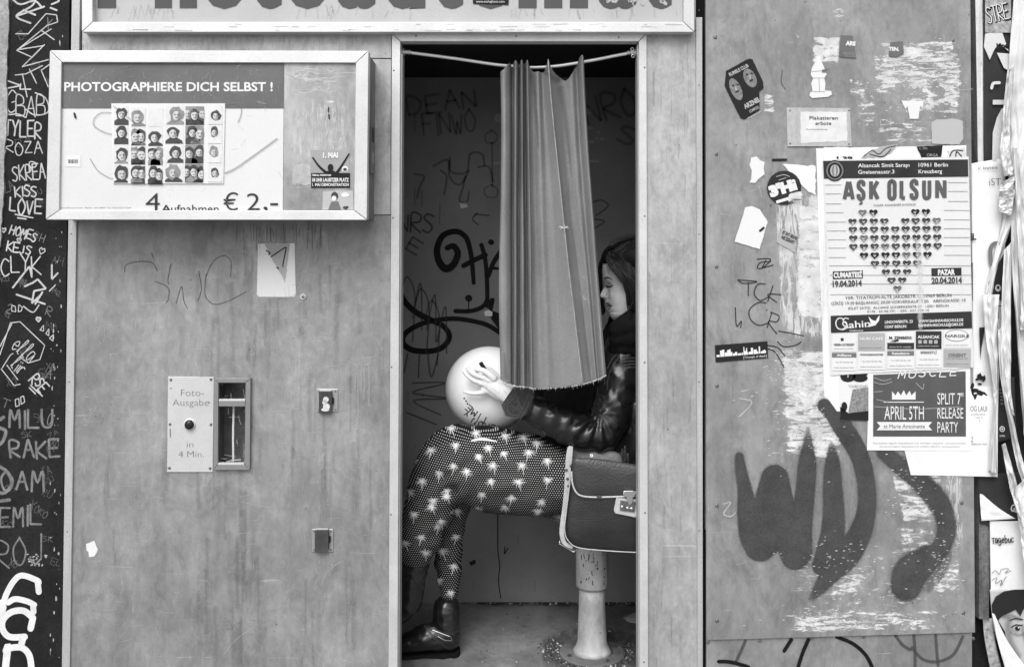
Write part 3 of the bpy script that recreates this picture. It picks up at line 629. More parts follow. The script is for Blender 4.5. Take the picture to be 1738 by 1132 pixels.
for x, y in ((700, 560), (724, 580), (742, 600)):
    stroke('graffiti', [[(x-20,y-60),(x-10,y-90),(x+4,y-60),(x,y+20)], [(x,y-20),(x+14,y-80),(x+16,y)]], 2.6, BP2, M_faint2, booth, .5)
stroke('graffiti', [[(700,650),(756,650),(700,666),(760,676),(702,680),(748,704)], [(692,600),(686,632)], [(712,596),(710,640)], [(726,600),(732,640),(744,600)], [(690,700),(740,720)]], 2.6, BP2, M_faint2, booth, .5)
# wear on the back wall
b_ = MB()
for i in range(70):
    x = random.uniform(690, 1080); y = random.uniform(560, 1005); l = random.uniform(3, 20)
    add_stroke(b_, [(x, y), (x+random.uniform(-1, 1), y+l)], random.uniform(.6, 1.6), BP2, 0, .6, False)
b_.build('scuffs', mat('scuff', 0.26, 0.6, 0, 0.2, soft=0.3), booth)['kind'] = 'stuff'
b_ = MB(); add_poly(b_, jag([(796,953),(806,949),(808,955),(800,960)], 1, 3), BP2); add_stroke(b_, [(857,928),(856,940),(862,930)], 1.8, BP2, 0, .2, False); b_.build('paint_spot', M_ink, booth)
blank('paper_scrap', [(780, 345), (792, 343), (794, 352), (782, 354)], YB-0.001, M_white, 'small white square of paper on the booth back wall, above the black loop', 'scrap')
blank('paper_scrap', [(822, 529), (830, 526), (836, 530), (835, 537), (823, 536)], YB-0.001, M_white, 'torn white bit of paper on the back wall above the balloon', 'scrap')
# vents / pictogram lights showing beside the curtain
b_ = MB(); M_pic = mat('pictogram_print', 0.30, 0.5)
for x, y, rx, ry in ((846,201,7,8),(853,239,4,2.6),(1000,190,6,6.5),(1016,225,2.6,2.4),(1013,235,3,2.2),(1022,236,4,2.4),(855,229,2,2)): add_ell(b_, x, y, rx, ry, BP2)
for x0, x1, y in ((837,858,277),(996,1007,218),(996,1009,241),(996,1017,274)): add_rect(b_, x0, y-2.2, x1, y+2.2, BP2)
b_.build('pictogram', M_pic, booth)
b_ = MB()       # trodden dirt round the stool foot and along the wall
fp_ = lambda z: (lambda x, y: floor_pt(x, y, z))
def floor_pt(px, py, z=0.0):
    d = P(px, py, 1.0) - Vector((0, -DCAM, HCAM)); k = (z-HCAM)/d.z; return Vector((0, -DCAM, HCAM)) + d*k
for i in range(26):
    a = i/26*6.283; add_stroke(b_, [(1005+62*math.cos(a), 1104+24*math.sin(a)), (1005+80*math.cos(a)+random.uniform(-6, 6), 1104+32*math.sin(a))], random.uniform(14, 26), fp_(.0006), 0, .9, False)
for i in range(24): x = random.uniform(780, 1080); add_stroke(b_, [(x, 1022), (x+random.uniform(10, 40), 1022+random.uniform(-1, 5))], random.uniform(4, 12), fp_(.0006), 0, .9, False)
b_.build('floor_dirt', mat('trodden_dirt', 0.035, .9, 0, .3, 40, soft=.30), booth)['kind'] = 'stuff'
# rubble along the floor edges
b_ = MB(); M_rub = mat('rubble', 0.42, 0.9, 0, 0.5, 90)
def floor_pt(px, py, z=0.0):
    d = P(px, py, 1.0) - Vector((0, -DCAM, HCAM)); k = (z-HCAM)/d.z; return Vector((0, -DCAM, HCAM)) + d*k
for i in range(1100):
    r = random.random()
    if r < .30: px, py = random.uniform(770, 1084), random.uniform(1018, 1026)
    elif r < .85:
        a = random.uniform(-.4, 3.6); q = random.uniform(52, 92); px, py = 1005+q*math.cos(a), 1100+q*.42*math.sin(a)+random.uniform(-6, 6)
    else: px, py = random.uniform(700, 1084), random.uniform(1030, 1125)
    c = floor_pt(min(px, 1120), py); s = random.uniform(.0010, .0048) if random.random() < .93 else random.uniform(.005, .009)
    if c.y > YB-0.01: c.y = YB-0.012
    pts = [c+Vector((random.uniform(-s, s), random.uniform(-s, s), z_)) for z_ in (0.0005, 0.0005, 0.0005, s*random.uniform(.4, 1.2))]
    b_.add(pts, [(0, 1, 3), (1, 2, 3), (2, 0, 3), (0, 2, 1)], 0 if random.random() < .38 else 1)
o = b_.build('floor_rubble', [M_rub, mat('dark_rubble', 0.05, .9, 0, .5, 90)]); o['kind'] = 'stuff'
# splintered bit of board lying in the right corner
t = thing('wood_scrap', 'splintered pale board fragment on the floor in the right corner of the booth', 'scrap', floor_pt(1075, 1045))
for i in range(6):
    a = floor_pt(1058, 1050); b_ = MB(); y0 = 1030+i*5
    q0 = floor_pt(1058+i*1.5, 1049+i*1.2, 0.002+i*.001); q1 = floor_pt(1120, y0-6+i*2, 0.006+i*.002); q2 = floor_pt(1120, y0+i*2, 0.004+i*.002)
    b_.add([q0, q1, q2, q0+Vector((0, 0, .004)), q1+Vector((0, 0, .006)), q2+Vector((0, 0, .004))], [(0,2,1),(3,4,5),(0,1,4,3),(1,2,5,4),(2,0,3,5)]); b_.build('splinter', mat('raw_wood', 0.34, 0.8, 0, 0.3, 60), t)

# ================================================================== DISPLAY CASE
YC = -0.145
case = thing('display_case', 'framed aluminium display case advertising photo strips, hanging left of the booth doorway', 'display case', P(352, 373, -0.07))
rail('frame_rail', [(85, 86), (625, 87), (603.5, 107), (105, 106)], M_alu_top, YC, YC+0.03, case)
rail('frame_rail', [(78, 373), (100.5, 357.5), (600.5, 357.5), (622, 373.5)], M_alu_top, YC, YC+0.03, case)
rail('frame_rail', [(84.4, 86.6), (104.4, 106.6), (100, 357), (77.5, 372.4)], M_alu, YC, YC+0.03, case)
rail('frame_rail', [(625.6, 87.6), (622.6, 372.8), (601, 357), (604, 107.6)], M_alu, YC, YC+0.03, case)
c0 = P(84, 86, YC); c1 = P(625, 87, YC); c2 = P(622, 373, YC); c3 = P(78, 373, YC)
b_ = MB()
vf = [Vector((a.x+dx, YC+0.0305, a.z+dz)) for a, dx, dz in ((c0, .003, -.003), (c1, -.003, -.003), (c2, -.003, .003), (c3, .003, .003))]
vb = [Vector((a.x, -0.0005, a.z)) for a in vf]
b_.add(vf+vb, [(0, 4, 5, 1), (1, 5, 6, 2), (2, 6, 7, 3), (3, 7, 4, 0), (4, 7, 6, 5)])
b_.build('housing', metal_sheet('case_side_metal', 0.13, 0.2, 40.0), case)
YP = YC+0.008; CPn = plane(YP-0.0008); CP2 = plane(YP-0.0016); CP3 = plane(YP-0.0024)
b_ = MB(); b_.prism([(99, 105), (482, 105), (480, 359), (97, 359)], YP, YP+0.004)
pp = b_.build('price_panel', mat('white_plastic_panel', 0.60, 0.3, 0, 0.06, 3, coat=0.4, fine=0.02), case)
b_ = MB(); b_.prism([(482.6, 105), (606, 105), (604, 359), (480.6, 359)], YP-0.001, YP+0.004); b_.build('metal_panel', M_panelc, case)
b_ = MB(); add_poly(b_, [(104, 106), (103, 184.5), (481, 184.5), (482, 106)], CPn); b_.build('print_band', M_band, case)
def ctext(*a, **k): return text(*a, **k)
text('PHOTOGRAPHIERE DICH SELBST !', 109, 463, 155, 15.5, CP2, M_white, case, bold=0.025)
b_ = MB(); M_nt = mat('price_lettering', 0.04, 0.5)
text('4', 247, 271, 358, 32, CP2, M_nt, case, bold=-0.008); text('Aufnahmen', 275, 371, 361, 14, CP2, M_nt, case, clip=357.3); text('€', 379, 404, 357.5, 31, CP2, M_nt, case, bold=-0.008); text('2', 419, 441, 357.3, 31, CP2, M_nt, case, bold=-.008)
text(',-', 447, 472, 356, 30, CP2, M_nt, case, clip=357.3)
text('Fotofixautomaten  Berlin  seit 2004  Tel. 030 6223 5518', 104, 222, 354, 2.6, CP2, M_mg, case, clip=357)
# the board of photo strips
b_ = MB(); b_.prism([(189, 176), (382, 176), (379, 312), (192, 312)], YP-0.003, YP-0.0006); psb = b_.build('strip_board', M_white, case)
SPn = plane(YP-0.0036); SP2 = plane(YP-0.0042); SP3 = plane(YP-0.0048); SP4 = plane(YP-0.0054)
M_ph = [mat('photo_pale', 0.60, 0.35, 0, 0.1, 40), mat('photo_dark', 0.05, 0.35, 0, 0.3, 40), mat('photo_mid', 0.22, 0.35, 0, 0.3, 40), mat('photo_skin', 0.50, 0.35, 0, 0.15, 60)]
def photo(x0, y0, x1, y1, bgm, people, parent):
    b_ = MB(); add_rect(b_, x0, y0, x1, y1, SPn, bgm)
    cl = lambda p: (min(max(p[0], x0), x1), min(max(p[1], y0), y1))
    mp2 = lambda x, y: SP2(*cl((x, y))); mp3 = lambda x, y: SP3(*cl((x, y))); mp4 = lambda x, y: SP4(*cl((x, y)))
    w, h = x1-x0, y1-y0
    for fx, fy, r, hair, body, tl in people:
        cx, cy = x0+fx*w, y0+fy*h; r *= h
        add_poly(b_, [(cx-r*.5, cy+r*.8), (cx-r*1.8, cy+r*1.6), (cx-r*2.0, y1+1), (cx+r*2.0, y1+1), (cx+r*1.8, cy+r*1.5), (cx+r*.5, cy+r*.8)], mp2, body)
        add_ell(b_, cx, cy-r*.15, r*1.2*random.uniform(.9, 1.25), r*1.4*random.uniform(.9, 1.15), mp3, hair, 14, tl, .16)
        add_ell(b_, cx-r*.05, cy+r*.20, r*.78, r*.92, mp4, 3, 12, tl, .08); add_ell(b_, cx+r*.45, cy+r*.3, r*.28, r*.8, plane(YP-0.00565) if x0+2 < cx+r*.45 < x1-2 else (lambda x, y: mp4(cx, cy)), 2, 9, tl, .2)
        ey = plane(YP-0.0059)
        for sx in (-.3, .3): add_ell(b_, cx+sx*r, cy, r*.20, r*.09, lambda x, y: ey(*cl((x, y))), 1, 6)
        add_ell(b_, cx, cy+r*.65, r*.24, r*.09, lambda x, y: ey(*cl((x, y))), 1, 6)
    return b_.build('photo', M_ph, parent)
cols = [((194, 218), 181), ((223, 247), 183), ((252, 277), 184), ((281, 312), 180), ((315, 346), 181), ((354, 378), 180)]
for ci, ((x0, x1), yt) in enumerate(cols):
    for ri in range(4):
        y0 = yt+ri*32.6 + (0 if ci < 5 else 0); y1 = y0+31.4
        npe = 1 if (ci in (0, 3, 5) or (ci, ri) in ((1, 0), (2, 0), (2, 1))) else 2
        if (ci, ri) == (4, 3) or (ci, ri) == (4, 0): npe = 3
        ppl = []
        for q in range(npe):
            fx = .5+(q-(npe-1)/2)*.42+random.uniform(-.1, .1)*(1 if npe < 3 else .4)
            ppl.append((fx, random.uniform(.34, .55), random.uniform(.22, .28) if ci != 5 else .19, random.choice([1, 1, 2]), 1 if ci not in (5,) and random.random() < .75 else (0 if ci == 5 else 2), random.uniform(-.25, .25)))
        if (ci, ri) == (2, 0): ppl = []
        photo(x0-ri*.4, y0, x1-ri*.4, y1, 0 if ci != 4 else 2, ppl, case)
stroke('scratches', [[(192,180),(230,210)]], 1.2, plane(YP-0.0062), M_faint2, case, .5)
b_ = MB()
for pts_, w_ in (([(190,192),(172,192),(160,202),(160,214),(175,224),(192,229)], 2.2), ([(153,270),(166,290),(185,302),(194,304)], 1.8), ([(383,178),(400,176),(409,184),(409,196),(404,208)], 2.0), ([(382,294),(400,286),(440,258),(470,236)], 3.2)):
    add_stroke(b_, pts_, w_, CP3, 0, .45)
b_.build('pen_marks', mat('worn_pen', 0.16, 0.6, 0, 0.3, 40, soft=0.5), case)
b_ = MB()
for i in range(110):
    x = random.uniform(104, 478); y = random.uniform(108, 355) if random.random() < .35 else random.uniform(108, 184); l = random.uniform(3, 14); a = random.uniform(-1.8, 1.8)
    add_stroke(b_, [(x, y), (x+l*math.cos(a), y+l*math.sin(a))], random.uniform(.5, 1.1), CP3, 0, .6, False)
add_stroke(b_, [(437,173),(450,177)], 2.6, CP3, 0, .3, False)
add_stroke(b_, [(402,113),(407,112)], 2.2, CP3, 0, .3, False)
b_.build('scratches', mat('panel_scratch', 0.4, 0.5, 0, 0.2, 40, soft=0.35), case)['kind'] = 'stuff'
stroke('pen_marks', [[(126,193),(128,200)]], 3.6, CP3, M_marker, case, .3, False)
# scrub marks on the metal panel
b_ = MB()
for i in range(90):
    x = random.uniform(500, 585); y = random.uniform(165, 250); l = random.uniform(8, 34)
    add_stroke(b_, [(x, y), (x+random.uniform(-3, 3), y+l*.5), (x+random.uniform(-2, 2), y+l)], random.uniform(.8, 2.6), plane(YP-0.0016), 0, .6)
for i in range(40):
    x = random.uniform(486, 560); y = random.uniform(110, 155); l = random.uniform(10, 50)
    add_stroke(b_, [(x, y), (x+l*.5, y+random.uniform(-8, 8)), (min(x+l, 600), y+random.uniform(-6, 6))], random.uniform(.6, 2.4), plane(YP-0.0016), 0, .6)
add_poly(b_, jag([(500, 279), (526, 280), (528, 314), (496, 313)], 2, 4), plane(YP-0.0016))
b_.build('scrub_marks', mat('scrub_mark', 0.66, 0.5, 0, 0.2, 60, soft=0.42), case)['kind'] = 'stuff'
stroke('pen_marks', [[(558,183),(557,190)],[(558,195),(559,202)]], 2.2, plane(YP-0.002), M_marker, case, .3, False)
def sheet_thing(name, pts, Y, m, label, cat, thick=0.0006, group=None, jg=0.0, step=6):
    b_ = MB(); b_.prism(jag(pts, jg, step) if jg else pts, Y-thick, Y); return tag(b_.build(name, m), label, cat, group)
# barcode sticker, demonstration sticker, comic sticker
t = sheet_thing('sticker', [(112, 265), (137, 263), (137, 284), (111, 283)], YP-0.0004, M_white, 'tiny white barcode sticker on the left of the display case panel', 'sticker')
b_ = MB()
for i in range(12): add_rect(b_, 116+i*1.4, 271, 116+i*1.4+random.choice([.5, .9]), 277.5, plane(YP-0.0014))
b_.build('barcode', M_dk, t)
t = sheet_thing('sticker', [(528, 255), (593, 256), (594, 318), (528, 319)], YP-0.0016, mat('sticker_grey', 0.30, 0.45, 0, 0.15), 'sticker of a dark figure with both arms raised above black lettering, in the display case', 'sticker')
q1, q2 = plane(YP-0.0030), plane(YP-0.0036)
b_ = MB(); add_poly(b_, [(528, 294), (594, 294), (594, 319), (528, 319)], q1)
add_stroke(b_, [(531, 268), (541, 282), (553, 293), (558, 297)], [2.5, 3.5, 5, 7], q1); add_stroke(b_, [(592, 262), (581, 280), (572, 293), (566, 297)], [2.5, 3.5, 5, 7], q1)
add_ell(b_, 561, 285, 5, 6.5, q1); add_poly(b_, [(550, 296), (556, 290), (567, 290), (572, 296)], plane(YP-0.0033)); b_.build('figure', M_ink, t)
text('1. MAI', 548, 574, 268, 9, q2, M_white, t, bold=.06); text('ÜBERALL WIDERSTAND', 530, 562, 299, 2.8, q2, M_white, t, bold=.04)
text('18 UHR LAUSITZER PLATZ', 530, 592, 308.5, 6.2, q2, M_white, t, bold=.04); text('1. MAI DEMONSTRATION', 530, 592, 316, 5, q2, M_white, t, bold=.03)
b_ = MB(); add_ell(b_, 585.5, 287, 5.5, 5, q1); add_ell(b_, 585.5, 288, 3.2, 2.6, q2, 1); b_.build('badge', [M_white, M_dk], t)
t = sheet_thing('sticker', [(548, 325), (599, 324), (600, 356.5), (547, 356.5)], YP-0.0016, mat('sticker_pale', 0.42, 0.45, 0, 0.15), 'pale sticker with a small drawn figure in the lower corner of the display case', 'sticker')
b_ = MB(); add_ell(b_, 568, 333, 6, 7, q1, 0); add_ell(b_, 567, 337, 4, 4.5, q2, 1); add_poly(b_, [(557, 356), (562, 343), (574, 342), (579, 356)], q1, 2); add_ell(b_, 586, 331, 7, 4, q1, 1); add_ell(b_, 587, 353, 5, 3.4, q1, 0, 8, 0, .3); b_.build('print', [M_dk, M_white, M_mg], t)
# stickers on the side of the case
cs = P(625, 87, YC).x-0.0025
t = MB(); z0, z1 = P(625, 290, YC).z, P(625, 200, YC).z
t.box(cs, cs+0.0008, -0.09, -0.012, z0, z1); t = tag(t.build('sticker', M_mg), 'tall grey sticker on the right side face of the display case', 'sticker')
b_ = MB(); b_.box(cs+0.001, cs+0.0014, -0.07, -0.03, z0+(z1-z0)*.62, z0+(z1-z0)*.9); b_.box(cs+0.001, cs+0.0014, -0.06, -0.04, z0+(z1-z0)*.2, z0+(z1-z0)*.42, 1); b_.build('print', [M_ink, M_lg], t)

# ================================================================== PHOTO DISPENSER
dp = thing('photo_dispenser', 'white metal plate reading Foto-Ausgabe beside a grey two-opening delivery slot', 'dispenser', P(355, 800, 0))
b_ = MB(); b_.prism([(285, 639), (363, 640), (361, 801), (283.5, 801)], -0.003, -0.0002)
dpl = b_.build('plate', mat('white_enamel_plate', 0.50, 0.35, 0.1, 0.07, 8, fine=0.03), dp, bevel=0.0008)
DPn = plane(-0.0036); M_en = mat('engraved_lettering', 0.13, 0.6, 0, 0.15)
text('Foto-', 307, 346, 672, 12, DPn, M_en, dpl, bold=-0.018); text('Ausgabe', 293, 354, 688.5, 12, DPn, M_en, dpl, bold=-0.018)
text('in', 317, 328, 759, 11, DPn, M_en, dpl, bold=-0.018); text('4 Min.', 303, 346, 776, 11.5, DPn, M_en, dpl, bold=-0.018)
for px, py in ((290,644.5),(358,644),(288.5,720),(358,720.5),(287.5,794),(356.5,794.5)): screw(px, py, -0.003, dpl, 0.85)
def disc_profile(mb, px, py, Y0, prof, n=22, m=0):
    """turned knob, axis towards the street; prof = (radius px, Y)"""
    vs_ = []; k = mm(Y0); c = P(px, py, Y0)
    for r, y in prof: vs_ += [Vector((c.x+r*k*math.cos(2*math.pi*i/n), y, c.z+r*k*math.sin(2*math.pi*i/n))) for i in range(n)]
    fs = [(j*n+i, j*n+(i+1) % n, (j+1)*n+(i+1) % n, (j+1)*n+i) for j in range(len(prof)-1) for i in range(n)]
    fs.append(tuple((len(prof)-1)*n+i for i in range(n))); mb.add(vs_, fs, m)
b_ = MB(); disc_profile(b_, 322, 720, -0.003, [(10, -0.003), (10, -0.0055), (9.2, -0.0065), (8, -0.0065)]); b_.build('button_ring', mat('button_ring_white', 0.6, 0.3), dp, smooth=True)
b_ = MB(); disc_profile(b_, 321.5, 720.5, -0.0065, [(8, -0.0062), (8, -0.010), (7, -0.013), (5, -0.015), (2.5, -0.016), (.6, -0.0162)]); b_.build('button', mat('black_plastic_button', 0.015, 0.18), dp, smooth=True)
stroke('pen_marks', [[(289,728),(289,741)],[(289.5,659),(291,659)],[(354,682),(356,684)]], 1.8, DPn, M_faint2, dp, .3, False)
M_slot = mat('slot_frame_metal', 0.26, 0.4, 0.45, 0.12, 9, fine=0.05)
for pts in ([(363.4, 642), (424.6, 642), (416.4, 649.6), (371, 649.6)], [(363, 642.4), (370.6, 650), (369.6, 787.6), (361.8, 797)], [(425.2, 642.4), (423.6, 797), (415, 787.6), (416.8, 650)], [(362.2, 797.3), (370, 788), (414.6, 788), (423.2, 797.3)]):
    rail('slot_frame', pts, M_slot, -0.012, 0.0, dp, 0.0008)
rail('slot_bar', [(371, 679.8), (416, 679.8), (416, 689.8), (370.8, 689.8)], M_slot, -0.0125, 0.0, dp, 0.0008)
rail('bright_lip', [(371.4, 677.4), (415.8, 677.4), (415.8, 679.6), (371.4, 679.6)], M_alu_top, -0.011, 0.0, dp, 0); rail('bright_lip', [(370.2, 785.6), (414, 785.6), (414, 787.8), (370.2, 787.8)], M_alu_top, -0.011, 0.0, dp, 0)
# the niche behind the slots
n0, n1 = P(366, 646, 0), P(420, 793, 0)
b_ = MB()
x0, x1, z1, z0 = n0.x, n1.x, n0.z, n1.z; d = 0.075
b_.add([(x0,0.003,z0),(x1,0.003,z0),(x1,0.003,z1),(x0,0.003,z1),(x0,d,z0),(x1,d,z0),(x1,d,z1),(x0,d,z1)], [(4,5,6,7),(0,4,7,3),(1,2,6,5),(3,7,6,2),(0,1,5,4)])
zs = P(366, 684, 0).z
b_.box(x0+.001, x1-.001, 0.004, d-.001, zs-.002, zs+.002)
b_.build('niche', mat('niche_metal', 0.17, 0.4, 0.3, 0.35, 25, fine=0.1), dp)
b_ = MB(); add_stroke(b_, [(396.5, 690), (395.5, 740), (396, 782)], 3.2, plane(0.02)); add_stroke(b_, [(385, 783), (396, 781), (408, 780)], 2, plane(0.022)); b_.build('wire', M_alu_top, dp)

# ================================================================== COIN SLOT COVERS
def lock_cover(px, py, w, h, cov, label, spot):
    t = thing('slot_cover', label, 'slot cover', P(px, py+h, 0), 'slot covers on the booth front')
    b_ = MB(); b_.prism([(px-w, py-h), (px+w, py-h), (px+w, py+h), (px-w, py+h)], -0.003, -0.0002); b_.build('plate', mat('slot_plate_metal', 0.38, 0.35, 0.5, 0.15), t, bevel=0.002)
    for sx in (-1, 1):
        for sy in (-1, 1): screw(px+sx*(w-4), py+sy*(h-4), -0.003, t, 0.6)
    x0, y0, x1, y1 = cov
    b_ = MB(); b_.prism([(x0, y0+2), (x0+2, y0), (x1-2, y0), (x1, y0+2), (x1, y1-4), (x1-3, y1), (x0, y1)], -0.013, -0.0035)
    b_.build('cover', mat('dark_plastic_cover', 0.06, 0.42, 0, 0.3, 30), t, bevel=0.0012)
    b_ = MB(); b_.prism([(x1+.3, y0+10), (x1+3.5, y0+12), (x1+3.5, y0+21), (x1+.3, y0+23)], -0.008, -0.003); b_.build('latch', M_ink, t, bevel=0.0008)
    b_ = MB(); b_.prism([(x0+1, y0-1.6), (x1-1, y0-1.6), (x1-1, y0-.2), (x0+1, y0-.2)], -0.011, -0.003); b_.build('hinge', M_alu, t)
    if spot:
        b_ = MB(); pl = plane(-0.0136)
        for q in ((553, 678, 5, 5), (550.5, 683, 3.5, 4), (554, 690, 6, 6), (552, 695, 7, 3)): add_poly(b_, jag([(q[0]+q[2]*math.cos(a*.7), q[1]+q[3]*math.sin(a*.7)) for a in range(9)][::-1], .7, 3), pl)
        b_.build('sticker_rest', M_paper2, t)
lock_cover(555.5, 679.5, 18, 19.5, (541, 664, 563, 701), 'dark slot cover with a torn white sticker, the upper of the two small covers', True)
lock_cover(547.5, 917, 18, 19.5, (534, 899, 557.5, 937), 'plain dark slot cover, the lower of the two small covers near the doorway', False)

# ================================================================== RIGHT BOARD
YR = -0.006
hoard = thing('notice_board', 'grey riveted metal board beside the booth, plastered with posters, stickers and sprayed letters', 'notice board', P(1420, 1080, 0.0))
b_ = MB(); b_.prism([(1197.5, -150), (1646, -150), (1655, 1073), (1199, 1086)], YR, YR+0.005); b_.build('front_sheet', M_board, hoard, bevel=0.0008)
b_ = MB(); b_.prism([(1199, 900), (1650, 900), (1650, BOT+70), (1199, BOT+70)], 0.0, 0.012); b_.build('lower_sheet', M_under, hoard, bevel=0.0008)
b_ = MB(); b_.prism([(1197.5, -150), (1646, -150), (1650, 899), (1197.5, 899)], 0.0, 0.012); b_.build('backing', M_under, hoard)
b_ = MB(); b_.prism([(1180, -150), (1200, -150), (1200, BOT+70), (1180, BOT+70)], 0.0205, 0.03); b_.build('gap_strip', M_gap, hoard)
for px, py in ((1214,64),(1216,262),(1216,453),(1217,655),(1217,858),(1217,1053),(1618,70),(1632,853),(1635,1040)): screw(px, py, YR, hoard, 1.1)
for px, py in ((1202,1090),(1290,1087),(1378,1083),(1466,1080.5),(1652,1083)): screw(px, py, 0.0, hoard, 1.0)
HB = plane(YR-0.0005); HB2 = plane(YR-0.0009); HB3 = plane(YR-0.0013)
def res(corners, m, dens=1.0, edge=.16, Y=YR-0.0003, name='paper_residue'):
    b_ = MB(); grid_sheet(b_, corners, 14, 18, lambda u, v: Y, 0, edge, dens); o = b_.build(name, m, hoard); o['kind'] = 'stuff'; return o
res([(1308,310),(1405,300),(1412,600),(1322,588)], M_res_v, 1.0, .08)
res([(1350,330),(1420,320),(1420,560),(1345,560)], M_res_dn, 1.0, .12, YR-0.0004)
res([(1310,575),(1440,575),(1440,800),(1326,790)], M_res, 1.0, .10, YR-0.00035)
res([(1335,590),(1430,590),(1430,740),(1345,745)], M_res_dn, .92, .3, YR-0.0004)
res([(1215,560),(1480,560),(1480,900),(1250,880)], M_res_sp, .80, .35)
res([(1280,925),(1640,880),(1645,1080),(1284,1082)], M_res_sp, .86, .2)
res([(1284,1038),(1640,1025),(1640,1074),(1284,1080)], M_res, .93, .18, YR-0.00035)
res([(1380,960),(1520,940),(1480,1040),(1380,1030)], M_res_sp, .98, .3, YR-0.0004)
res([(1490,775),(1610,775),(1610,900),(1530,905)], M_res, .97, .15)
res([(1510,880),(1600,880),(1600,960),(1520,950)], M_res, .9, .2)
res([(1590,760),(1640,760),(1646,960),(1590,960)], M_res_v, .95, .2)
res([(1576,955),(1640,940),(1640,1010),(1570,1020)], M_res_sp, 1.0, .2, YR-0.00045)
res([(1476,66),(1640,62),(1640,150),(1480,150)], M_res, .97, .10)
res([(1530,125),(1640,120),(1640,205),(1520,200)], M_res_dn, .86, .15, YR-0.0004)
res([(1470,75),(1530,70),(1530,180),(1480,180)], M_res_sp, .98, .2, YR-0.00042)
res([(1455,190),(1640,195),(1640,250),(1455,255)], M_res, .88, .2)
res([(1470,20),(1640,10),(1645,260),(1450,255)], M_res_sp, .82, .3, YR-0.00048)
res([(1440,130),(1500,130),(1500,250),(1440,250)], M_res_sp, .93, .3, YR-0.00046)
res([(1300,560),(1440,560),(1460,820),(1300,800)], M_res_sp, .97, .25, YR-0.00048)
res([(1590,70),(1642,70),(1642,205),(1590,205)], M_res, .96, .25, YR-0.00045)
res([(1378,60),(1428,60),(1428,112),(1376,110)], M_res_dn, .93, .08)
res([(1400,5),(1445,5),(1445,40),(1400,40)], M_res_sp, .95, .3); res([(1430,120),(1480,120),(1480,190),(1430,180)], M_res_sp, 1.0, .3)
res([(1290,150),(1320,150),(1320,205),(1290,200)], M_res, 1.0, .25); res([(1340,52),(1362,52),(1362,72),(1340,72)], M_res_dn, .9, .3)
res([(1240,640),(1290,640),(1290,720),(1240,720)], M_res_sp, .85, .4); res([(1590,0),(1625,0),(1620,60),(1595,60)], M_res_sp, .92, .4)
res([(1416,380),(1440,380),(1440,600),(1400,600)], M_res_dn, 1, .1, YR-0.00045)
# sprayed grey letters
def spray_field(name, strokes, m, parent, Y, step=1.6, fade=3.2, haze=9.0):
    """paint density on a fine net: full inside the strokes, fading and speckled outwards; stroke pts = (x, y, width, opacity)"""
    C = [catmull([tuple(p)+((1.0,) if len(p) == 3 else ()) for p in st_], 7) for st_ in strokes]
    allp = [p for c in C for p in c]; x0 = min(p[0]-p[2]/2 for p in allp)-haze; x1 = max(p[0]+p[2]/2 for p in allp)+haze; y0 = min(p[1]-p[2]/2 for p in allp)-haze; y1 = max(p[1]+p[2]/2 for p in allp)+haze
    nx, ny = int((x1-x0)/step), int((y1-y0)/step); val = {}
    for p in allp:
        r = p[2]/2; ext = r+haze
        for jy in range(max(0, int((p[1]-ext-y0)/step)), min(ny, int((p[1]+ext-y0)/step)+1)+1):
            for ix in range(max(0, int((p[0]-ext-x0)/step)), min(nx, int((p[0]+ext-x0)/step)+1)+1):
                d = math.hypot(x0+ix*step-p[0], y0+jy*step-p[1])-r
                a = p[3]*(1.0 if d < -fade*.5 else (max(0, 1-(d+fade*.5)/fade*.86) if d < fade*.5 else .14*max(0, 1-(d-fade*.5)/haze)))
                if a > val.get((ix, jy), 0): val[(ix, jy)] = a
    idx = {}; vs_ = []; al = []; fs = []; pl = plane(Y)
    for jy in range(ny):
        for ix in range(nx):
            q_ = [(ix, jy), (ix, jy+1), (ix+1, jy+1), (ix+1, jy)]
            if max(val.get(k, 0) for k in q_) < .02: continue
            for k in q_:
                if k not in idx: idx[k] = len(vs_); vs_.append(pl(x0+k[0]*step, y0+k[1]*step)); al.append(val.get(k, 0)*(1+.10*noise.noise(Vector((k[0]*.35, k[1]*.35, 2)))))
            fs.append(tuple(idx[k] for k in q_))
    mb = MB(); mb.add(vs_, fs, 0, al); return mb.build(name, m, parent)
SPY = YR-0.0013
spray_field('spray_letter', [[(1255,775,14,.95),(1258,800,19),(1265,835,25),(1270,870,36),(1279,905,48),(1290,926,52)], [(1315,812,46),(1314,840,60),(1313,870,72),(1306,900,68),(1294,922,52)],
 [(1371,728,6,.4),(1371,760,19,.85),(1370,790,30),(1367,830,32),(1362,870,35),(1358,905,40),(1353,938,50)], [(1316,860,50),(1330,890,46),(1342,920,48),(1350,942,48)]], M_spray2, hoard, SPY)
spray_field('spray_letter', [[(1411,752,6,.4),(1413,780,22,.9),(1413,820,31),(1415,860,35),(1414,900,39),(1407,930,40),(1396,960,34)], [(1399,688,23),(1415,702,29),(1437,735,33),(1455,765,31),(1467,800,30),(1472,840,30),(1469,875,32),(1457,910,39),(1434,945,45),(1408,975,32,.9),(1390,1000,20,.7),(1376,1016,8,.35)]], M_spray2, hoard, SPY)
spray_field('spray_letter', [[(1500,768,22),(1528,790,28),(1560,815,33),(1588,845,36),(1604,875,32),(1606,905,30),(1594,932,32),(1568,952,46),(1546,972,58),(1538,994,50)], [(1600,920,30,.5),(1590,960,40,.35),(1570,985,40,.3)]], M_spray2, hoard, SPY, fade=6, haze=12)
b_ = MB()
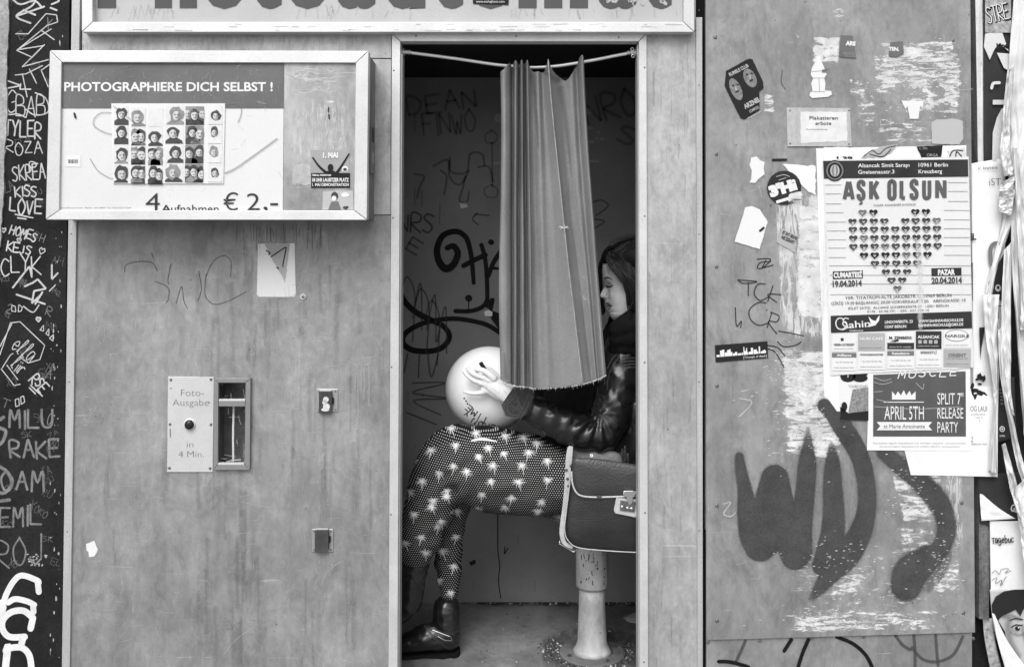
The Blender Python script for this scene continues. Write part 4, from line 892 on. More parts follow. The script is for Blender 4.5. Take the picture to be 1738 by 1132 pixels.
for i in range(620):
    cx_, cy_, sx_, sy_ = random.choice([(1450, 1052, 150, 16), (1420, 960, 80, 50), (1350, 700, 70, 90), (1600, 960, 40, 50), (1550, 840, 40, 60), (1340, 620, 30, 30), (1560, 130, 90, 60)])
    x = random.gauss(cx_, sx_*.55); y = random.gauss(cy_, sy_*.55)
    if 1205 < x < 1640 and 60 < y < 1070: add_poly(b_, [(x, y), (x+random.uniform(.5, 5), y+random.uniform(-.6, .2)), (x+random.uniform(.5, 5), y+random.uniform(.2, .9)), (x+random.uniform(-1, 1), y+random.uniform(.3, .9))][::-1], plane(YR-0.0016))
b_.build('paper_flecks', M_paper, hoard)['kind'] = 'stuff'
# thin black tags
stroke('tag_lettering', [[(1285,440),(1308,440),(1294,455),(1300,442)], [(1308,444),(1290,446),(1287,456),(1312,450)], [(1252,475),(1285,478),(1262,481),(1252,475)], [(1270,480),(1270,502)], [(1299,482),(1286,483),(1280,498),(1290,510),(1304,504)], [(1312,485),(1303,512)], [(1326,500),(1303,500),(1318,513)], [(1300,514),(1286,514),(1272,526),(1274,542),(1288,552),(1304,548)], [(1310,530),(1302,556)], [(1308,530),(1322,536),(1318,546),(1304,546),(1318,566)], [(1248,522),(1250,553),(1258,545),(1257,556)], [(1302,586),(1320,590),(1332,604)], [(1304,592),(1316,598),(1330,622)], [(1320,580),(1330,588),(1350,586),(1360,580)], [(1322,562),(1345,566),(1364,570)]], 1.7, HB3, M_marker, hoard, .2)
stroke('graffiti', [[(1220,1122),(1240,1123),(1270,1131)], [(1343,1085),(1331,1104)], [(1372,1085),(1362,1108),(1352,1140)], [(1420,1080),(1448,1092),(1470,1112),(1484,1140)]], 6.5, plane(-0.0006), M_spray, hoard, .25)
stroke('graffiti', [[(1265,1087),(1256,1108),(1249,1122)], [(1520,1078),(1532,1094),(1545,1102)], [(1551,1078),(1553,1105),(1553,1140)], [(1588,1078),(1590,1105),(1592,1128)], [(1548,1098),(1566,1118),(1592,1122),(1618,1110),(1634,1080)]], 5.5, plane(-0.0006), mat('grey_spray_faint', 0.07, 0.5, 0, 0.2, soft=0.7), hoard, .35)
b_ = MB()
for i in range(60):
    x = random.uniform(1205, 1640); y = random.uniform(0, 1070); l = random.uniform(3, 22); a = random.choice([random.uniform(-.25, .25), random.uniform(1.3, 1.8)])
    add_stroke(b_, [(x, y), (x+l*math.cos(a), y+l*math.sin(a))], random.uniform(.5, 1.1), HB2, 0, .6, False)
for q in ([(1228,855),(1240,852),(1234,862),(1228,872),(1240,876),(1248,870)], [(1255,676),(1276,682),(1262,700),(1255,706)], [(1258,664),(1268,662)]): add_stroke(b_, q, 2.4, HB2, 0, .4)
b_.build('scratches', M_scr_l, hoard)['kind'] = 'stuff'
stroke('graffiti', [[(1312,272),(1334,271.5)]], 4.6, HB3, M_marker, hoard, .15, False)
stroke('scratches', [[(1328,120),(1326,140),(1333,152)]], 1.8, HB2, M_faint2, hoard, .5)

# ------------------------------------------------------------------ stickers on the board
def st(pts, m, label, Y=YR-0.0016, cat='sticker', jg=0.4, thick=.0007, name='sticker'): return sheet_thing(name, pts, Y, m, label, cat, thick, None, jg, 6)
def on(Y): return plane(Y-0.0012)
t = st([(1232,121),(1271,100),(1277,101),(1295,139),(1296,150),(1289,156),(1289,188),(1264,203),(1257,201),(1230,146)], M_ink, 'black tilted sticker printed with two grey masks, upper left of the metal board', jg=.3)
b_ = MB(); q = plane(YR-0.0029); q2 = plane(YR-0.0034)
add_ell(b_, 1249, 152, 9, 20, q, 0, 16, -.42); add_ell(b_, 1273, 133, 10, 17, q, 0, 16, -.45)
for cx, cy in ((1248, 150), (1272, 131)):
    for dx, dy in ((-4, -4), (4, -6)): add_ell(b_, cx+dx, cy+dy, 2.2, 1.5, q2, 1, 8)
    add_ell(b_, cx+3, cy+6, 4, 1.4, q2, 1, 8, -.4); add_ell(b_, cx+1, cy+1, 1.4, 3, q2, 2, 8, -.4)
b_.build('mask_print', [mat('mask_grey', 0.17, 0.5, 0, 0.5, 120), M_ink, M_lg], t)
def rmap(cx, cy, rot, Y):
    f = plane(Y); c_, s_ = math.cos(R(rot)), math.sin(R(rot)); return lambda x, y: f(cx+x*c_-y*s_, cy+x*s_+y*c_)
text('ARZNEI', -14, 14, 0, 8, rmap(1277, 179, -28, YR-0.0030), M_lg, t, bold=.05); text('COMPLEX', -9, 9, 0, 5, rmap(1281, 188, -28, YR-0.0030), M_lg, t, bold=.02)
text('www.arznei.com', -13, 12, 0, 3, rmap(1281, 196, -28, YR-0.0030), M_white, t); text('RUMBLE CLUB', -18, 18, 0, 6, rmap(1255, 122, -27, YR-0.0030), M_lg, t, bold=.04)
t = st([(1390,95),(1394,104),(1401,120),(1403,127),(1399,133),(1401,142),(1400,154),(1411,155),(1412,161),(1405,165),(1378,167),(1374,163),(1375,158),(1379,155),(1377,142),(1380,134),(1376,127),(1378,116)], M_white, 'white cut-out gnome figure in a pointed hat, stuck high on the board', jg=0)
stroke('print', [[(1378,133),(1400,133)], [(1390,134),(1391,156)], [(1378,122),(1403,120)], [(1379,156),(1400,156)], [(1397,118),(1408,118)]], .9, on(YR-0.0016), M_faint2, t, .3, False)
b_ = MB(); add_rect(b_, 1395, 119, 1402, 124, on(YR-0.0016)); b_.build('print', M_mg, t)
t = st([(1427,60),(1448,61.5),(1453,99.5),(1424,97)], mat('sticker_slate', 0.12, 0.5, 0, 0.2, 20), 'small slate grey sticker reading ARS, high on the board')
text('ARS', 1435, 1452, 77, 7, on(YR-0.0016), M_white, t, bold=.07, yb1=78)
for i in range(4): text('poster art exhibit', 1431+i, 1451, 90+i*2.2, 1.3, on(YR-0.0016), M_lg, t)
t = st([(1511,72),(1533,71),(1534,92),(1522,98),(1508,96)], mat('sticker_slate', 0.12), 'small torn grey sticker reading TEN, right of the ARS sticker'); text('TEN.', 1508, 1526, 86, 6, on(YR-0.0016), M_white, t, bold=.06, yb1=87)
t = st([(1530,171),(1567,172),(1566,184),(1562,180),(1559,202),(1544,202),(1541,180),(1537,186)], M_white, 'white scrap shaped like a small shirt, above the top right posters', jg=.8, name='paper_scrap', cat='scrap')
t = st([(1581,208),(1590,203),(1620,202),(1634,206),(1635,236),(1628,246),(1582,244)], mat('patch_grey', 0.40, 0.7, 0, 0.08), 'pale grey square patch of paste at the right edge of the board', jg=.8, name='paper_patch', cat='patch')
t = st([(1275,268),(1284,266),(1298,276),(1296,286),(1298,296),(1290,302),(1282,311),(1272,310),(1276,290),(1272,280)], M_white, 'ragged narrow white paper scrap beside the round sticker', jg=1.8, name='paper_scrap', cat='scrap')
t = st([(1265,352),(1276,350),(1290,356),(1303,377),(1289.5,423),(1247,410.6)], M_white, 'large blank white paper piece with a rounded torn top, left side of the board', jg=.5, name='paper_scrap', cat='scrap')
stroke('print', [[(1290,392),(1296,387)]], 4, on(YR-0.0016), M_marker, t, .2, False)
b_ = MB(); add_ell(b_, 1285, 372, 6, 9, on(YR-0.0016), 0, 12, .3, .2); b_.build('smudge', mat('smudge', 0.3, 0.8, soft=0.35), t)
t = st([(1328,279),(1384,282),(1385,332),(1372,326),(1352,308),(1338,290)], M_paper, 'white torn paper corner to the right of the round sticker', jg=1.5, name='paper_scrap', cat='scrap')
rnd = [(1331+29*math.cos(-a*.2618), 319+29*math.sin(-a*.2618)) for a in range(24)]
t = st(rnd, mat('sticker_black', 0.03, 0.4, 0, 0.3, 40), 'round black sticker with white lettering 3\'Hi, half scraped off', Y=YR-0.0024, jg=0)
text("3'Hi", 0, 48, 0, 17, rmap(1308, 334, -17, YR-0.0036), M_white, t, bold=.09)
b_ = MB(); f = rmap(1331, 319, -17, YR-0.0036); add_rect(b_, -20, 17, 26, 22, f); b_.build('print', M_white, t)
stroke('print', [[(1318,300),(1330,297),(1340,300)],[(1322,306),(1334,302)]], 1.1, plane(YR-0.0036), M_lg, t, .2)
res([(1335,325),(1366,318),(1366,352),(1330,350)], M_res_dn, .95, .2, YR-0.0040, 'paper_residue')
t = st([(1327,388),(1352,400),(1349,429),(1318,411)], M_lg, 'small tilted sticker reading BY ANY MEANS NECESSARY on the torn paper strip', Y=YR-0.0016)
text('BY ANY MEANS', -13, 14, 0, 6, rmap(1339, 402, 24, YR-0.0028), M_dk, t, bold=.05); text('NECESSARY', -13, 12, 0, 6, rmap(1337, 410, 24, YR-0.0028), M_dk, t, bold=.05)
t = st([(1213.5,586),(1302.6,579),(1303.6,607.5),(1214.6,615)], M_ink, 'black strip sticker with a white city skyline, at the left edge of the board', jg=0)
f = bil([(1213.5,586),(1302.6,579),(1303.6,607.5),(1214.6,615)], 90, 30, YR-0.0028)
b_ = MB(); x = 2
while x < 87:
    w = random.uniform(1.5, 4); h = random.uniform(2, 7)+(7 if random.random() < .3 else 0); add_rect(b_, x, 20-h, min(x+w, 88), 21, f); x += w+random.choice([0, 0, .8])
b_.build('skyline', M_white, t); text('[Triumph of death]', 48, 88, 27.5, 4, f, M_white, t)
# enamel sign
t = thing('metal_sign', 'small screwed sign reading Plakatieren erbote on the upper part of the board', 'sign', P(1390, 249, YR))
b_ = MB(); b_.prism([(1335, 183), (1443, 184.5), (1446, 249), (1337, 249)], YR-0.0035, YR-0.0006); b_.build('plate', M_alu_dull, t, bevel=.0006)
b_ = MB(); add_poly(b_, jag([(1359, 190), (1359, 243), (1438, 240), (1437, 190)], .8, 5), plane(YR-0.0041)); b_.build('label', mat('pale_enamel', 0.6, 0.5, 0, 0.12, 30), t)
f = plane(YR-0.0047); text('Plakatieren', 1374, 1422, 203.5, 6.2, f, M_nt, t, bold=.01); text('erbote', 1384, 1411, 212.5, 6.2, f, M_nt, t, bold=.01); text('Zuwiderhandlung', 1368, 1404, 221, 2.4, f, M_mg, t)
for px, py in ((1341,188),(1441,188),(1341,244),(1441,245)): screw(px, py, YR-0.0035, t, .55)

# ------------------------------------------------------------------ posters
def curl_sheet(name, corners, Y, m, label, cat='poster', amp=0.0012, nu=12, nv=14, seed=0.0, group=None):
    """thin sheet with buckles pasted on the board"""
    b_ = MB(); fn = lambda u, v: Y - amp*(0.5+0.5*noise.noise(Vector((u*3+seed, v*4, seed))))*min(1, 8*min(u, 1-u, v, 1-v)+.3)
    grid_sheet(b_, corners, nu, nv, fn); n0_ = len(b_.v)
    grid_sheet(b_, corners, 1, 1, lambda u, v: Y+0.0004)
    return tag(b_.build(name, m, smooth=True), label, cat, group)
curl_sheet('poster', [(1385,252),(1640,247),(1648,700),(1400,700)], YR-0.0012, M_paper, 'large blank white backing sheet behind the heart poster', amp=0.0006, cat='sheet')
t = st([(1556,249),(1600,247),(1597,268),(1564,268)], M_ink, 'black torn poster corner sticking out above the heart poster', Y=YR-0.0024, name='paper_scrap', cat='scrap', jg=.8)
text('L. 20%', 1561, 1574, 254, 3.4, plane(YR-0.0036), M_lg, t); text('ORGA', 1573, 1592, 266, 5, plane(YR-0.0036), M_lg, t)
t = st([(1398,250),(1440,250),(1448,262),(1444,271),(1398,272)], M_paper, 'white torn flyer edge above the tulip emblem', Y=YR-0.0024, name='paper_scrap', cat='scrap', jg=1)
text('1.39', 1420, 1447, 272, 6, plane(YR-0.0036), M_ink, t, bold=.05, clip=270)
t = st([(1462,268),(1480,254),(1502,248),(1524,246),(1515,256),(1500,266)], M_lg, 'crumpled grey scribbled scrap above the heart poster', Y=YR-0.0024, name='paper_scrap', cat='scrap', jg=2)
stroke('print', [[(1466,266),(1480,256),(1492,262),(1504,252),(1520,248)],[(1476,262),(1498,266),(1512,254)]], 1.6, plane(YR-0.0036), M_marker, t, .3)
t = st([(1608,256),(1637,250),(1639,266),(1612,268)], M_paper2, 'pale torn scrap with dark strokes at the top right corner of the heart poster', Y=YR-0.0024, name='paper_scrap', cat='scrap', jg=2)
stroke('print', [[(1612,266),(1618,256),(1634,256)],[(1622,266),(1624,258),(1632,266)]], 2.0, plane(YR-0.0036), M_marker, t, .2)

# heart poster
PC = [(1396.5, 272), (1644, 266), (1652, 624), (1409.5, 637)]
YQ = YR-0.0036
poster = curl_sheet('poster', PC, YQ, mat('poster_paper', 0.60, 0.6, 0, 0.06, 6, fine=0.03), 'large theatre poster headed AŞK OLSUN with a heart made of small hearts', amp=0.001)
q = plane(YQ-0.0016); q2 = plane(YQ-0.0021); q3 = plane(YQ-0.0026)
M_pb = mat('poster_dark_band', 0.035, 0.4, 0, 0.2, 12); M_pt = mat('poster_title_grey', 0.095, 0.5, 0, 0.08)
b_ = MB(); add_poly(b_, [(1397,273.5),(1398.5,303.5),(1643.5,300),(1643,271)], q); b_.build('header_band', M_pb, poster)
text('Alsancak Simit Sarayı', 1456.5, 1543.5, 284.5, 6.8, q2, M_white, poster, bold=.01, yb1=283.5); text('Gneisenaustr.3', 1456.5, 1518, 295.5, 6.8, q2, M_white, poster, bold=.01, yb1=294.8)
text('10961 Berlin', 1559, 1609, 283.5, 6.8, q2, M_white, poster, bold=.01, yb1=283); text('Kreuzberg', 1559, 1599, 294.6, 6.8, q2, M_white, poster, bold=.01, yb1=294)
b_ = MB(); add_ell(b_, 1417, 290, 16.5, 18, q2, 0, 24); add_ell(b_, 1417, 290, 14.8, 16, plane(YQ-0.0024), 1, 24); add_ell(b_, 1417, 290, 12, 13.5, q3, 0, 22)
for i, rx in enumerate((8, 5, 2.2)): add_ell(b_, 1417, 290, rx, 10.5, plane(YQ-0.003-i*.0004), (2, 1, 2)[i], 16)
b_.build('emblem', [M_ink, M_mg, M_lg], poster)
TT = 'AŞK OLSUN'
b_ = MB()
BF_ = {'A': ([[(.0,0),(.42,1)],[(.58,1),(1,0)],[(.22,.28),(.78,.28)]]), 'S': [[(.9,.74),(.88,.93),(.5,1),(.12,.9),(.12,.68),(.5,.53),(.88,.36),(.88,.1),(.5,0),(.12,.08),(.1,.28)]], 'K': [[(.08,0),(.08,1)],[(.92,1),(.3,.5)],[(.34,.56),(.95,0)]],
 'O': [[(.5,1),(.12,.9),(.1,.5),(.12,.1),(.5,0),(.88,.1),(.9,.5),(.88,.9),(.5,1),(.4,.99)]], 'L': [[(.1,1),(.1,0)],[(.1,.03),(.9,.03)]], 'U': [[(.1,1),(.1,.2),(.25,.02),(.5,0),(.75,.02),(.9,.2),(.9,1)]], 'N': [[(.08,0),(.08,1)],[(.1,.96),(.9,.04)],[(.92,1),(.92,0)]]}
def flat_end(pts, w):
    """thick stroke with square ends"""
    L_, R_ = [], []; K = len(pts)
    for i_, p in enumerate(pts):
        a_, c_ = pts[max(i_-1, 0)], pts[min(i_+1, K-1)]; tx, ty = c_[0]-a_[0], c_[1]-a_[1]; l_ = math.hypot(tx, ty) or 1
        L_.append((p[0]-ty/l_*w/2, p[1]+tx/l_*w/2)); R_.append((p[0]+ty/l_*w/2, p[1]-tx/l_*w/2))
    return L_, R_
for ch, x0, x1 in (('A',1430,1451),('S',1453,1470),('K',1474,1494),('O',1505,1523),('L',1526,1540),('S',1543,1560),('U',1564,1582),('N',1586,1608)):
    w_ = 6.6; yb = 340-(x0-1430)*.014
    for kk, pl in enumerate(BF_[ch]):
        q_ = [(x0+w_/2+a*(x1-x0-w_)*1.0, yb-w_/2*.5-b*(33-w_*.5)) for a, b in pl]
        if len(q_) > 3: q_ = catmull(q_, 5)
        L_, R_ = flat_end(q_, w_); zz = plane(YQ-.0021-.00006*kk); n0_ = len(b_.v)
        b_.add([zz(*p) for p in L_]+[zz(*p) for p in R_], [(i_, i_+1, len(L_)+i_+1, len(L_)+i_) for i_ in range(len(L_)-1)])
add_stroke(b_, [(1461,342),(1463,345),(1459,346.5)], 2.6, q2); b_.build('title_lettering', M_pt, poster)
text('YAZAR: KANDEMİR KONDUK', 1482, 1555, 350.5, 3.6, q2, M_dk, poster, yb1=349)
b_ = MB()
for i, (yl, gap) in enumerate([(314, 0), (329, 0), (346, 0), (361, 0), (377, 0), (392, 0), (407, 0), (421, 0), (437, 0), (451, 0), (467, 0), (482, 0), (500, 0)]):
    xl = 1400+i*.8
    segs = [(xl, 1428), (1609, 1642+i*.4)] if i < 3 else [(xl, 1644+i*.4)]
    for a, b in segs:
        if b-a > 60 or i >= 3: segs2 = [(a, 1436-(0 if i > 3 else 4)), (1602, b)] if 3 <= i <= 8 else [(a, b)]
        else: segs2 = [(a, b)]
        for a2, b2 in segs2: add_rect(b_, a2, yl-(a2-1400)*.02, b2, yl-(a2-1400)*.02+.7, q)
b_.build('ruled_lines', M_mg, poster)['kind'] = 'stuff'
hp = []
for i in range(28):
    a = 2*math.pi*i/28; hp.append((16*math.sin(a)**3/16, -(13*math.cos(a)-5*math.cos(2*a)-2*math.cos(3*a)-math.cos(4*a))/16))
def heart(x, y, tone, k):
    b_ = MB(); add_poly(b_, [(x+u*8.6, y+v*8.0) for u, v in hp][::-1], q2, 3); add_poly(b_, [(x+u*7.4, y+v*6.9) for u, v in hp][::-1], plane(YQ-0.0024), tone)
    add_ell(b_, x+(k % 3-1)*.9, y-.6+(k % 2), 2.4, 3.2, q3, 2, 10); add_ell(b_, x+(k % 3-1)*.9, y-2.4+(k % 2), 2.2+(k % 2), 1.6, plane(YQ-0.0029), 1 if tone != 4 else 0, 8)
    if k % 4: add_poly(b_, [(x-2.4, y+6-(k % 3)), (x, y+2.4), (x+2.4, y+6-(k % 3)), (x, y+6.5)], plane(YQ-0.0031), 2)
    b_.build('heart', [M_dk, M_ink, M_lg, M_white, M_mg], poster)
rows = [(360, (408, 497, 843, 930)), (375, (325, 412, 500, 587, 760, 845, 932, 1018)), (388.8, (328, 416, 502, 590, 677, 763, 849, 934, 1020)), (403.3, (332, 419, 505, 592, 679, 766, 852, 937, 1023)), (417.8, (332, 419, 507, 594, 681, 768, 854, 940, 1026)), (432.6, (420, 508, 597, 683, 769, 856, 943)), (446.8, (510, 597, 686, 773, 858)), (461.5, (600, 688, 775)), (475.3, (647, 735)), (489.3, (695,))]
pale = {(0, 0), (1, 7), (3, 1), (4, 3), (5, 4), (9, 0)}
for i, (y, xs) in enumerate(rows):
    for j, x in enumerate(xs): px = 1380+x/4.855; heart(px, y+.6-(px-1520)*.012, 4 if (i, j) in pale else (0 if (i*7+j*5) % 5 else 1), i*5+j*3)
b_ = MB(); add_poly(b_, [(1413.4,461),(1413.6,474),(1464.6,472.5),(1464.4,459)], q); add_poly(b_, [(1580.8,455.4),(1581,469),(1632,468),(1631.8,454.4)], q); b_.build('date_box', M_pb, poster)
text('CUMARTESİ', 1415, 1463, 471.5, 9, q2, M_white, poster, bold=.05, yb1=470.5); text('PAZAR', 1592, 1621, 466.6, 9, q2, M_white, poster, bold=.05, yb1=466)
text('19.04.2014', 1413.5, 1463, 487, 10.2, q2, M_dk, poster, bold=.04, yb1=485.2); text('20.04.2014', 1581, 1633, 481.5, 10.2, q2, M_dk, poster, bold=.04, yb1=480)
text('YER: TIYATROM·ALTE JAKOBSTR.12·10969 BERLIN', 1434.6, 1615, 508.4, 5.6, q2, M_dk, poster, yb1=503.6)
text('GİRİŞ·19:30·BAŞLANGIÇ 20:00·VORVERKAUF: 7.50.   ABENDKASSE:·10', 1411, 1639, 517.8, 5.2, q2, M_dk, poster, yb1=511.8)
text('BİLET SATIŞ:  ALLIANZ SCHIERKERSTR.39 · 12051 BERLIN', 1440, 1610, 525.4, 4.2, q2, M_dk, poster, yb1=520.6)
text('0178 · 65-96-791 – 030 · 627-204-16', 1472, 1577, 530.8, 3.8, q2, M_dk, poster, yb1=528)
b_ = MB(); add_poly(b_, [(1409.8,536),(1410.4,565),(1650,557),(1649.2,528.5)], q); b_.build('lower_band', M_pb, poster)
b_ = MB(); add_text(b_, 'ahin', 1441, 1477, 557, 12, q2, 0, .01, 554.5)
for pts_, w_ in (([(1432,543),(1428,540),(1422,541),(1418.5,548),(1421,556),(1427,559),(1433,557),(1437,550),(1434,546),(1430,549),(1434,554),(1440,556)], 1.8), ([(1440,541),(1434,540),(1431,545),(1437,550),(1438,556),(1430,560)], 1.6)): add_stroke(b_, pts_, w_, q2)
for pts_ in ([(1474,537),(1480,543),(1486,545),(1491,537),(1493,535),(1492,544),(1486,552),(1478,554),(1471,555),(1478,549)],): add_poly(b_, pts_[::-1], q2)
b_.build('logo_lettering', M_white, poster); text('FAHRSCHULE', 1442, 1465, 562.5, 3, q2, M_white, poster)
text('LINDOWERSTR. 23', 1502, 1549, 549, 4.8, q2, M_white, poster, bold=.02, yb1=547.6); text('13347 BERLIN', 1502, 1538, 557, 4.8, q2, M_white, poster, bold=.02, yb1=556)
text('WWW.SAHINFAHRSCHULE.DE', 1559, 1635, 547.5, 4.8, q2, M_white, poster, bold=.02, yb1=545.3); text('SAHINFAHRSCHULE@GMX.DE', 1559, 1635, 554.8, 4.8, q2, M_white, poster, bold=.02, yb1=552.6)
sl = lambda x: -(x-1410)*.032
ads = [(1412,1453.5,'L','VEREIN GUTERZEIT'),(1456.5,1502,'G','NURI CAFE'),(1506,1551.5,'S','M. ZEMBERK'),(1554.5,1598,'D','ALSANCAK'),(1601.5,1648,'L','NARGILE')]
for i, (a, b, k, s_) in enumerate(ads):
    o1 = sl((a+b)/2)
    for r_ in (0, 1):
        b_ = MB(); y0 = 567.5+o1+r_*32; y1 = y0+30
        base = {'L': 3, 'G': 2, 'S': 3, 'D': 0}[k] if r_ == 0 else (3 if i < 4 else 2)
        add_rect(b_, a, y0, b, y1, q, base)
        if r_ == 0 and k == 'S': add_rect(b_, a, y0+18, b, y1-1, q2, 0); add_poly(b_, [(a+3, y0+16), (a+18, y0+12), (a+20, y0+15), (a+14, y0+17)], q2, 0)
        if r_ == 0 and k == 'D': [add_rect(b_, a+4+j*9, y0+15, a+10+j*9, y0+21, q2, 2) for j in range(4)]
        if r_ == 0 and i == 0: add_rect(b_, a+15, y0+7, a+20, y0+12, q2, 0)
        if r_ == 0 and i == 4: add_ell(b_, (a+b)/2-1, y0+9, 20, 10, q2, 1, 20); add_ell(b_, (a+b)/2-1, y0+9, 18.8, 9, plane(YQ-.0024), 3, 20)
        if r_ == 1 and i in (0, 2): add_rect(b_, a, y0, b, y0+8, q2, 1)
        ad = b_.build('advert', [M_pb, M_mg, mat('advert_grey', 0.34), M_white], poster)
        tm = M_white if (k == 'D' and r_ == 0) else M_dk
        if r_ == 0:
            text(s_, a+3, b-3, y0+(12 if k != 'L' or i == 4 else 20), 3.6 if k == 'L' and i == 0 else 5, q3, tm if k != 'G' else M_white, poster, bold=.03)
            text('telefon berlin neukölln', a+3, b-5, y0+26, 2, q3, M_white if k in 'SD' else M_mg, poster)
        else:
            text(['Allianz', 'Automatenvertrieb', 'Reisebüro', 'BEREKETLİ', 'ORIENT'][i], a+(8 if i != 1 else 3), b-(8 if i != 1 else 3), y0+(6 if i != 4 else 13), 4.2 if i != 4 else 6, q3, M_white if i in (0, 2) else M_mg, poster, bold=.03)
            text('Tel. 030 744 02 198', a+6, b-6, y0+17, 2.2, q3, M_mg, poster); text('Inhaber Kottbusser Damm', a+4, b-4, y0+26, 2.2, q3, M_mg, poster)
b_ = MB()
for i in range(12):
    x = random.choice([1398, 1420, 1632, 1560]); add_stroke(b_, [(x+random.uniform(-4, 4), random.uniform(330, 500)), (x+random.uniform(-4, 4), random.uniform(500, 560))], random.uniform(3, 9), plane(YQ-.0033), 0, .7)
b_.build('paste_runs', mat('paste_run', 0.72, 0.5, 0, 0.1, soft=0.20), poster)

# April poster, tour flyer, the white sheet behind
curl_sheet('poster', [(1508,660),(1694,655),(1693,809),(1546,806)], YR-0.0018, M_paper, 'plain white sheet hanging below the April poster', cat='sheet', amp=0.001, seed=4)
ap = curl_sheet('poster', [(1475,634),(1646,630),(1648,765),(1471.5,764)], YR-0.0030, M_paper, 'white bordered dark poster announcing APRIL 5TH split release party', amp=0.0006, seed=8)
YA = YR-0.0030; q = plane(YA-0.0012); q2 = plane(YA-0.0017); q3 = plane(YA-.0021)
b_ = MB(); add_poly(b_, [(1482,636),(1482,740.5),(1639.5,740.5),(1639,630)], q); b_.build('dark_print', mat('poster_slate', 0.085, 0.45, 0, 0.15, 12, bump=0.2, bscale=25), ap)
hand_text('MUSCLE', 1524, 641, 11, 12, 1.8, q2, M_white, ap, -2, .1, 0, 'lettering', .6, .3)
b_ = MB(); add_poly(b_, [(1514,678),(1554,678),(1554,664),(1547,671),(1544,663),(1538,671),(1534,662),(1529,671),(1524,664),(1520,671),(1514,664)][::-1], q2); b_.build('crown', M_white, ap)
b_ = MB(); add_rect(b_, 1500, 681.6, 1568, 683, q2); add_poly(b_, [(1488,716),(1494,723),(1488,730),(1582,730),(1576,723),(1582,716)], q2); b_.build('banner', M_white, ap)
text('APRIL 5TH', 1501, 1568, 712, 24, q2, M_white, ap, bold=.0); text('at Marie Antoinette', 1500, 1570, 726.6, 7, q3, M_dk, ap, bold=0)
text('SPLIT 7"', 1591, 1635, 686, 20, q2, M_white, ap, bold=.0); text('RELEASE', 1591, 1635, 710, 19, q2, M_white, ap, bold=.0); text('PARTY', 1591, 1626, 734, 19, q2, M_white, ap, bold=.0)
for y in (753, 758.5): text('Marie Antoinette · Bogen 47 · Holzmarktstrasse 15-18 · 10179 Berlin · einlass 20 uhr · www.marie-antoinette.eu', 1482+(y-753)*2, 1640-(y-753)*2, y, 2.2, q, M_mg, ap)
b_ = MB()
for pts_ in ([(1484,641),(1500,646),(1512,643)], [(1482,648),(1498,652),(1514,648)], [(1555,650),(1560,655),(1566,660),(1568,652)], [(1484,665),(1498,664)], [(1488,678),(1506,682)], [(1484,690),(1520,692),(1560,694),(1630,690)]): add_stroke(b_, pts_, 1.6, plane(YA-.0025), 0, .5)
b_.build('creases', mat('crease_light', 0.5, 0.5, soft=0.45), ap)
fl = curl_sheet('flyer', [(1425,628),(1480,628),(1480,713),(1426,714)], YR-0.0026, M_white, 'small concert flyer with a black base tucked left of the April poster', 'flyer', amp=.0003, seed=2)
q = plane(YR-.0026-.0009); q2 = plane(YR-.0026-.0014)
b_ = MB(); add_poly(b_, [(1426,690),(1440,701),(1474,697),(1474,713.5),(1426,713.5)][::-1], q2, 0); add_poly(b_, [(1447,661),(1440,700),(1474,700),(1474,657)], q, 1); add_ell(b_, 1433, 690, 5, 8, q2, 0); b_.build('print', [M_ink, mat('halftone', 0.2, 0.6, 0, 0.6, 150)], fl)
text('08', 1426, 1473, 646, 17, q, M_ink, fl, bold=.10); text('TOURS SCHEI', 1440, 1472, 658, 5, q, M_mg, fl)

# ================================================================== POSTER COLUMN AT THE RIGHT EDGE
colm = thing('poster_pillar', 'narrow dark pillar right of the board, crusted with layers of torn posters', 'pillar', P(1720, 1180, 0.06))
b_ = MB(); b_.prism([(1647, -160), (2100, -160), (2100, BOT+70), (1652, BOT+70)], 0.045, 0.30); b_.build('core', M_black, colm)
b_ = MB(); b_.prism([(1656, -160), (1666, -160), (1673, 250), (1678, 520), (1682, 900), (1678, 1050), (1662, 1050), (1661, 300)], 0.008, 0.044); b_.build('batten', mat('painted_wood', 0.12, 0.7, 0, 0.5, 30, (1, 1, .3), 0.4, 60, fine=.3), colm)
def fsheet(name, L_, R_, Y0, amp, m, parent, nu=8, nv=26, f1=2.0, seed=0.0, roll=0.0, mats2=None):
    """buckled hanging sheet between a left and a right outline (px, top to bottom)"""
    A = catmull(L_, 8) if len(L_) > 2 else catmull(L_, 24); B = catmull(R_, 8) if len(R_) > 2 else catmull(R_, 24)
    def samp(C, v):
        t = v*(len(C)-1); i = min(int(t), len(C)-2); f = t-i; return (C[i][0]*(1-f)+C[i+1][0]*f, C[i][1]*(1-f)+C[i+1][1]*f)
    b_ = MB(); vs_ = []
    for j in range(nv+1):
        v = j/nv; a = samp(A, v); b = samp(B, v)
        for i in range(nu+1):
            u = i/nu; x = a[0]*(1-u)+b[0]*u; y = a[1]*(1-u)+b[1]*u
            dY = amp*(noise.noise(Vector((u*f1+seed, v*4+seed, seed*.7)))*1.5 - .55*abs(noise.noise(Vector((u*f1*1.6-v*5+seed, v*9+seed, seed)))) + .5*noise.noise(Vector((u*6+v*7+seed, v*17, seed*1.3)))) + roll*math.sin(math.pi*u)*-1
            vs_.append(P(x, y, Y0+dY))
    b_.add(vs_, [(j*(nu+1)+i, (j+1)*(nu+1)+i, (j+1)*(nu+1)+i+1, j*(nu+1)+i+1) for j in range(nv) for i in range(nu)])
    o = b_.build(name, m, parent, smooth=True); sm = o.modifiers.new('thick', 'SOLIDIFY'); sm.thickness = 0.0006; return o
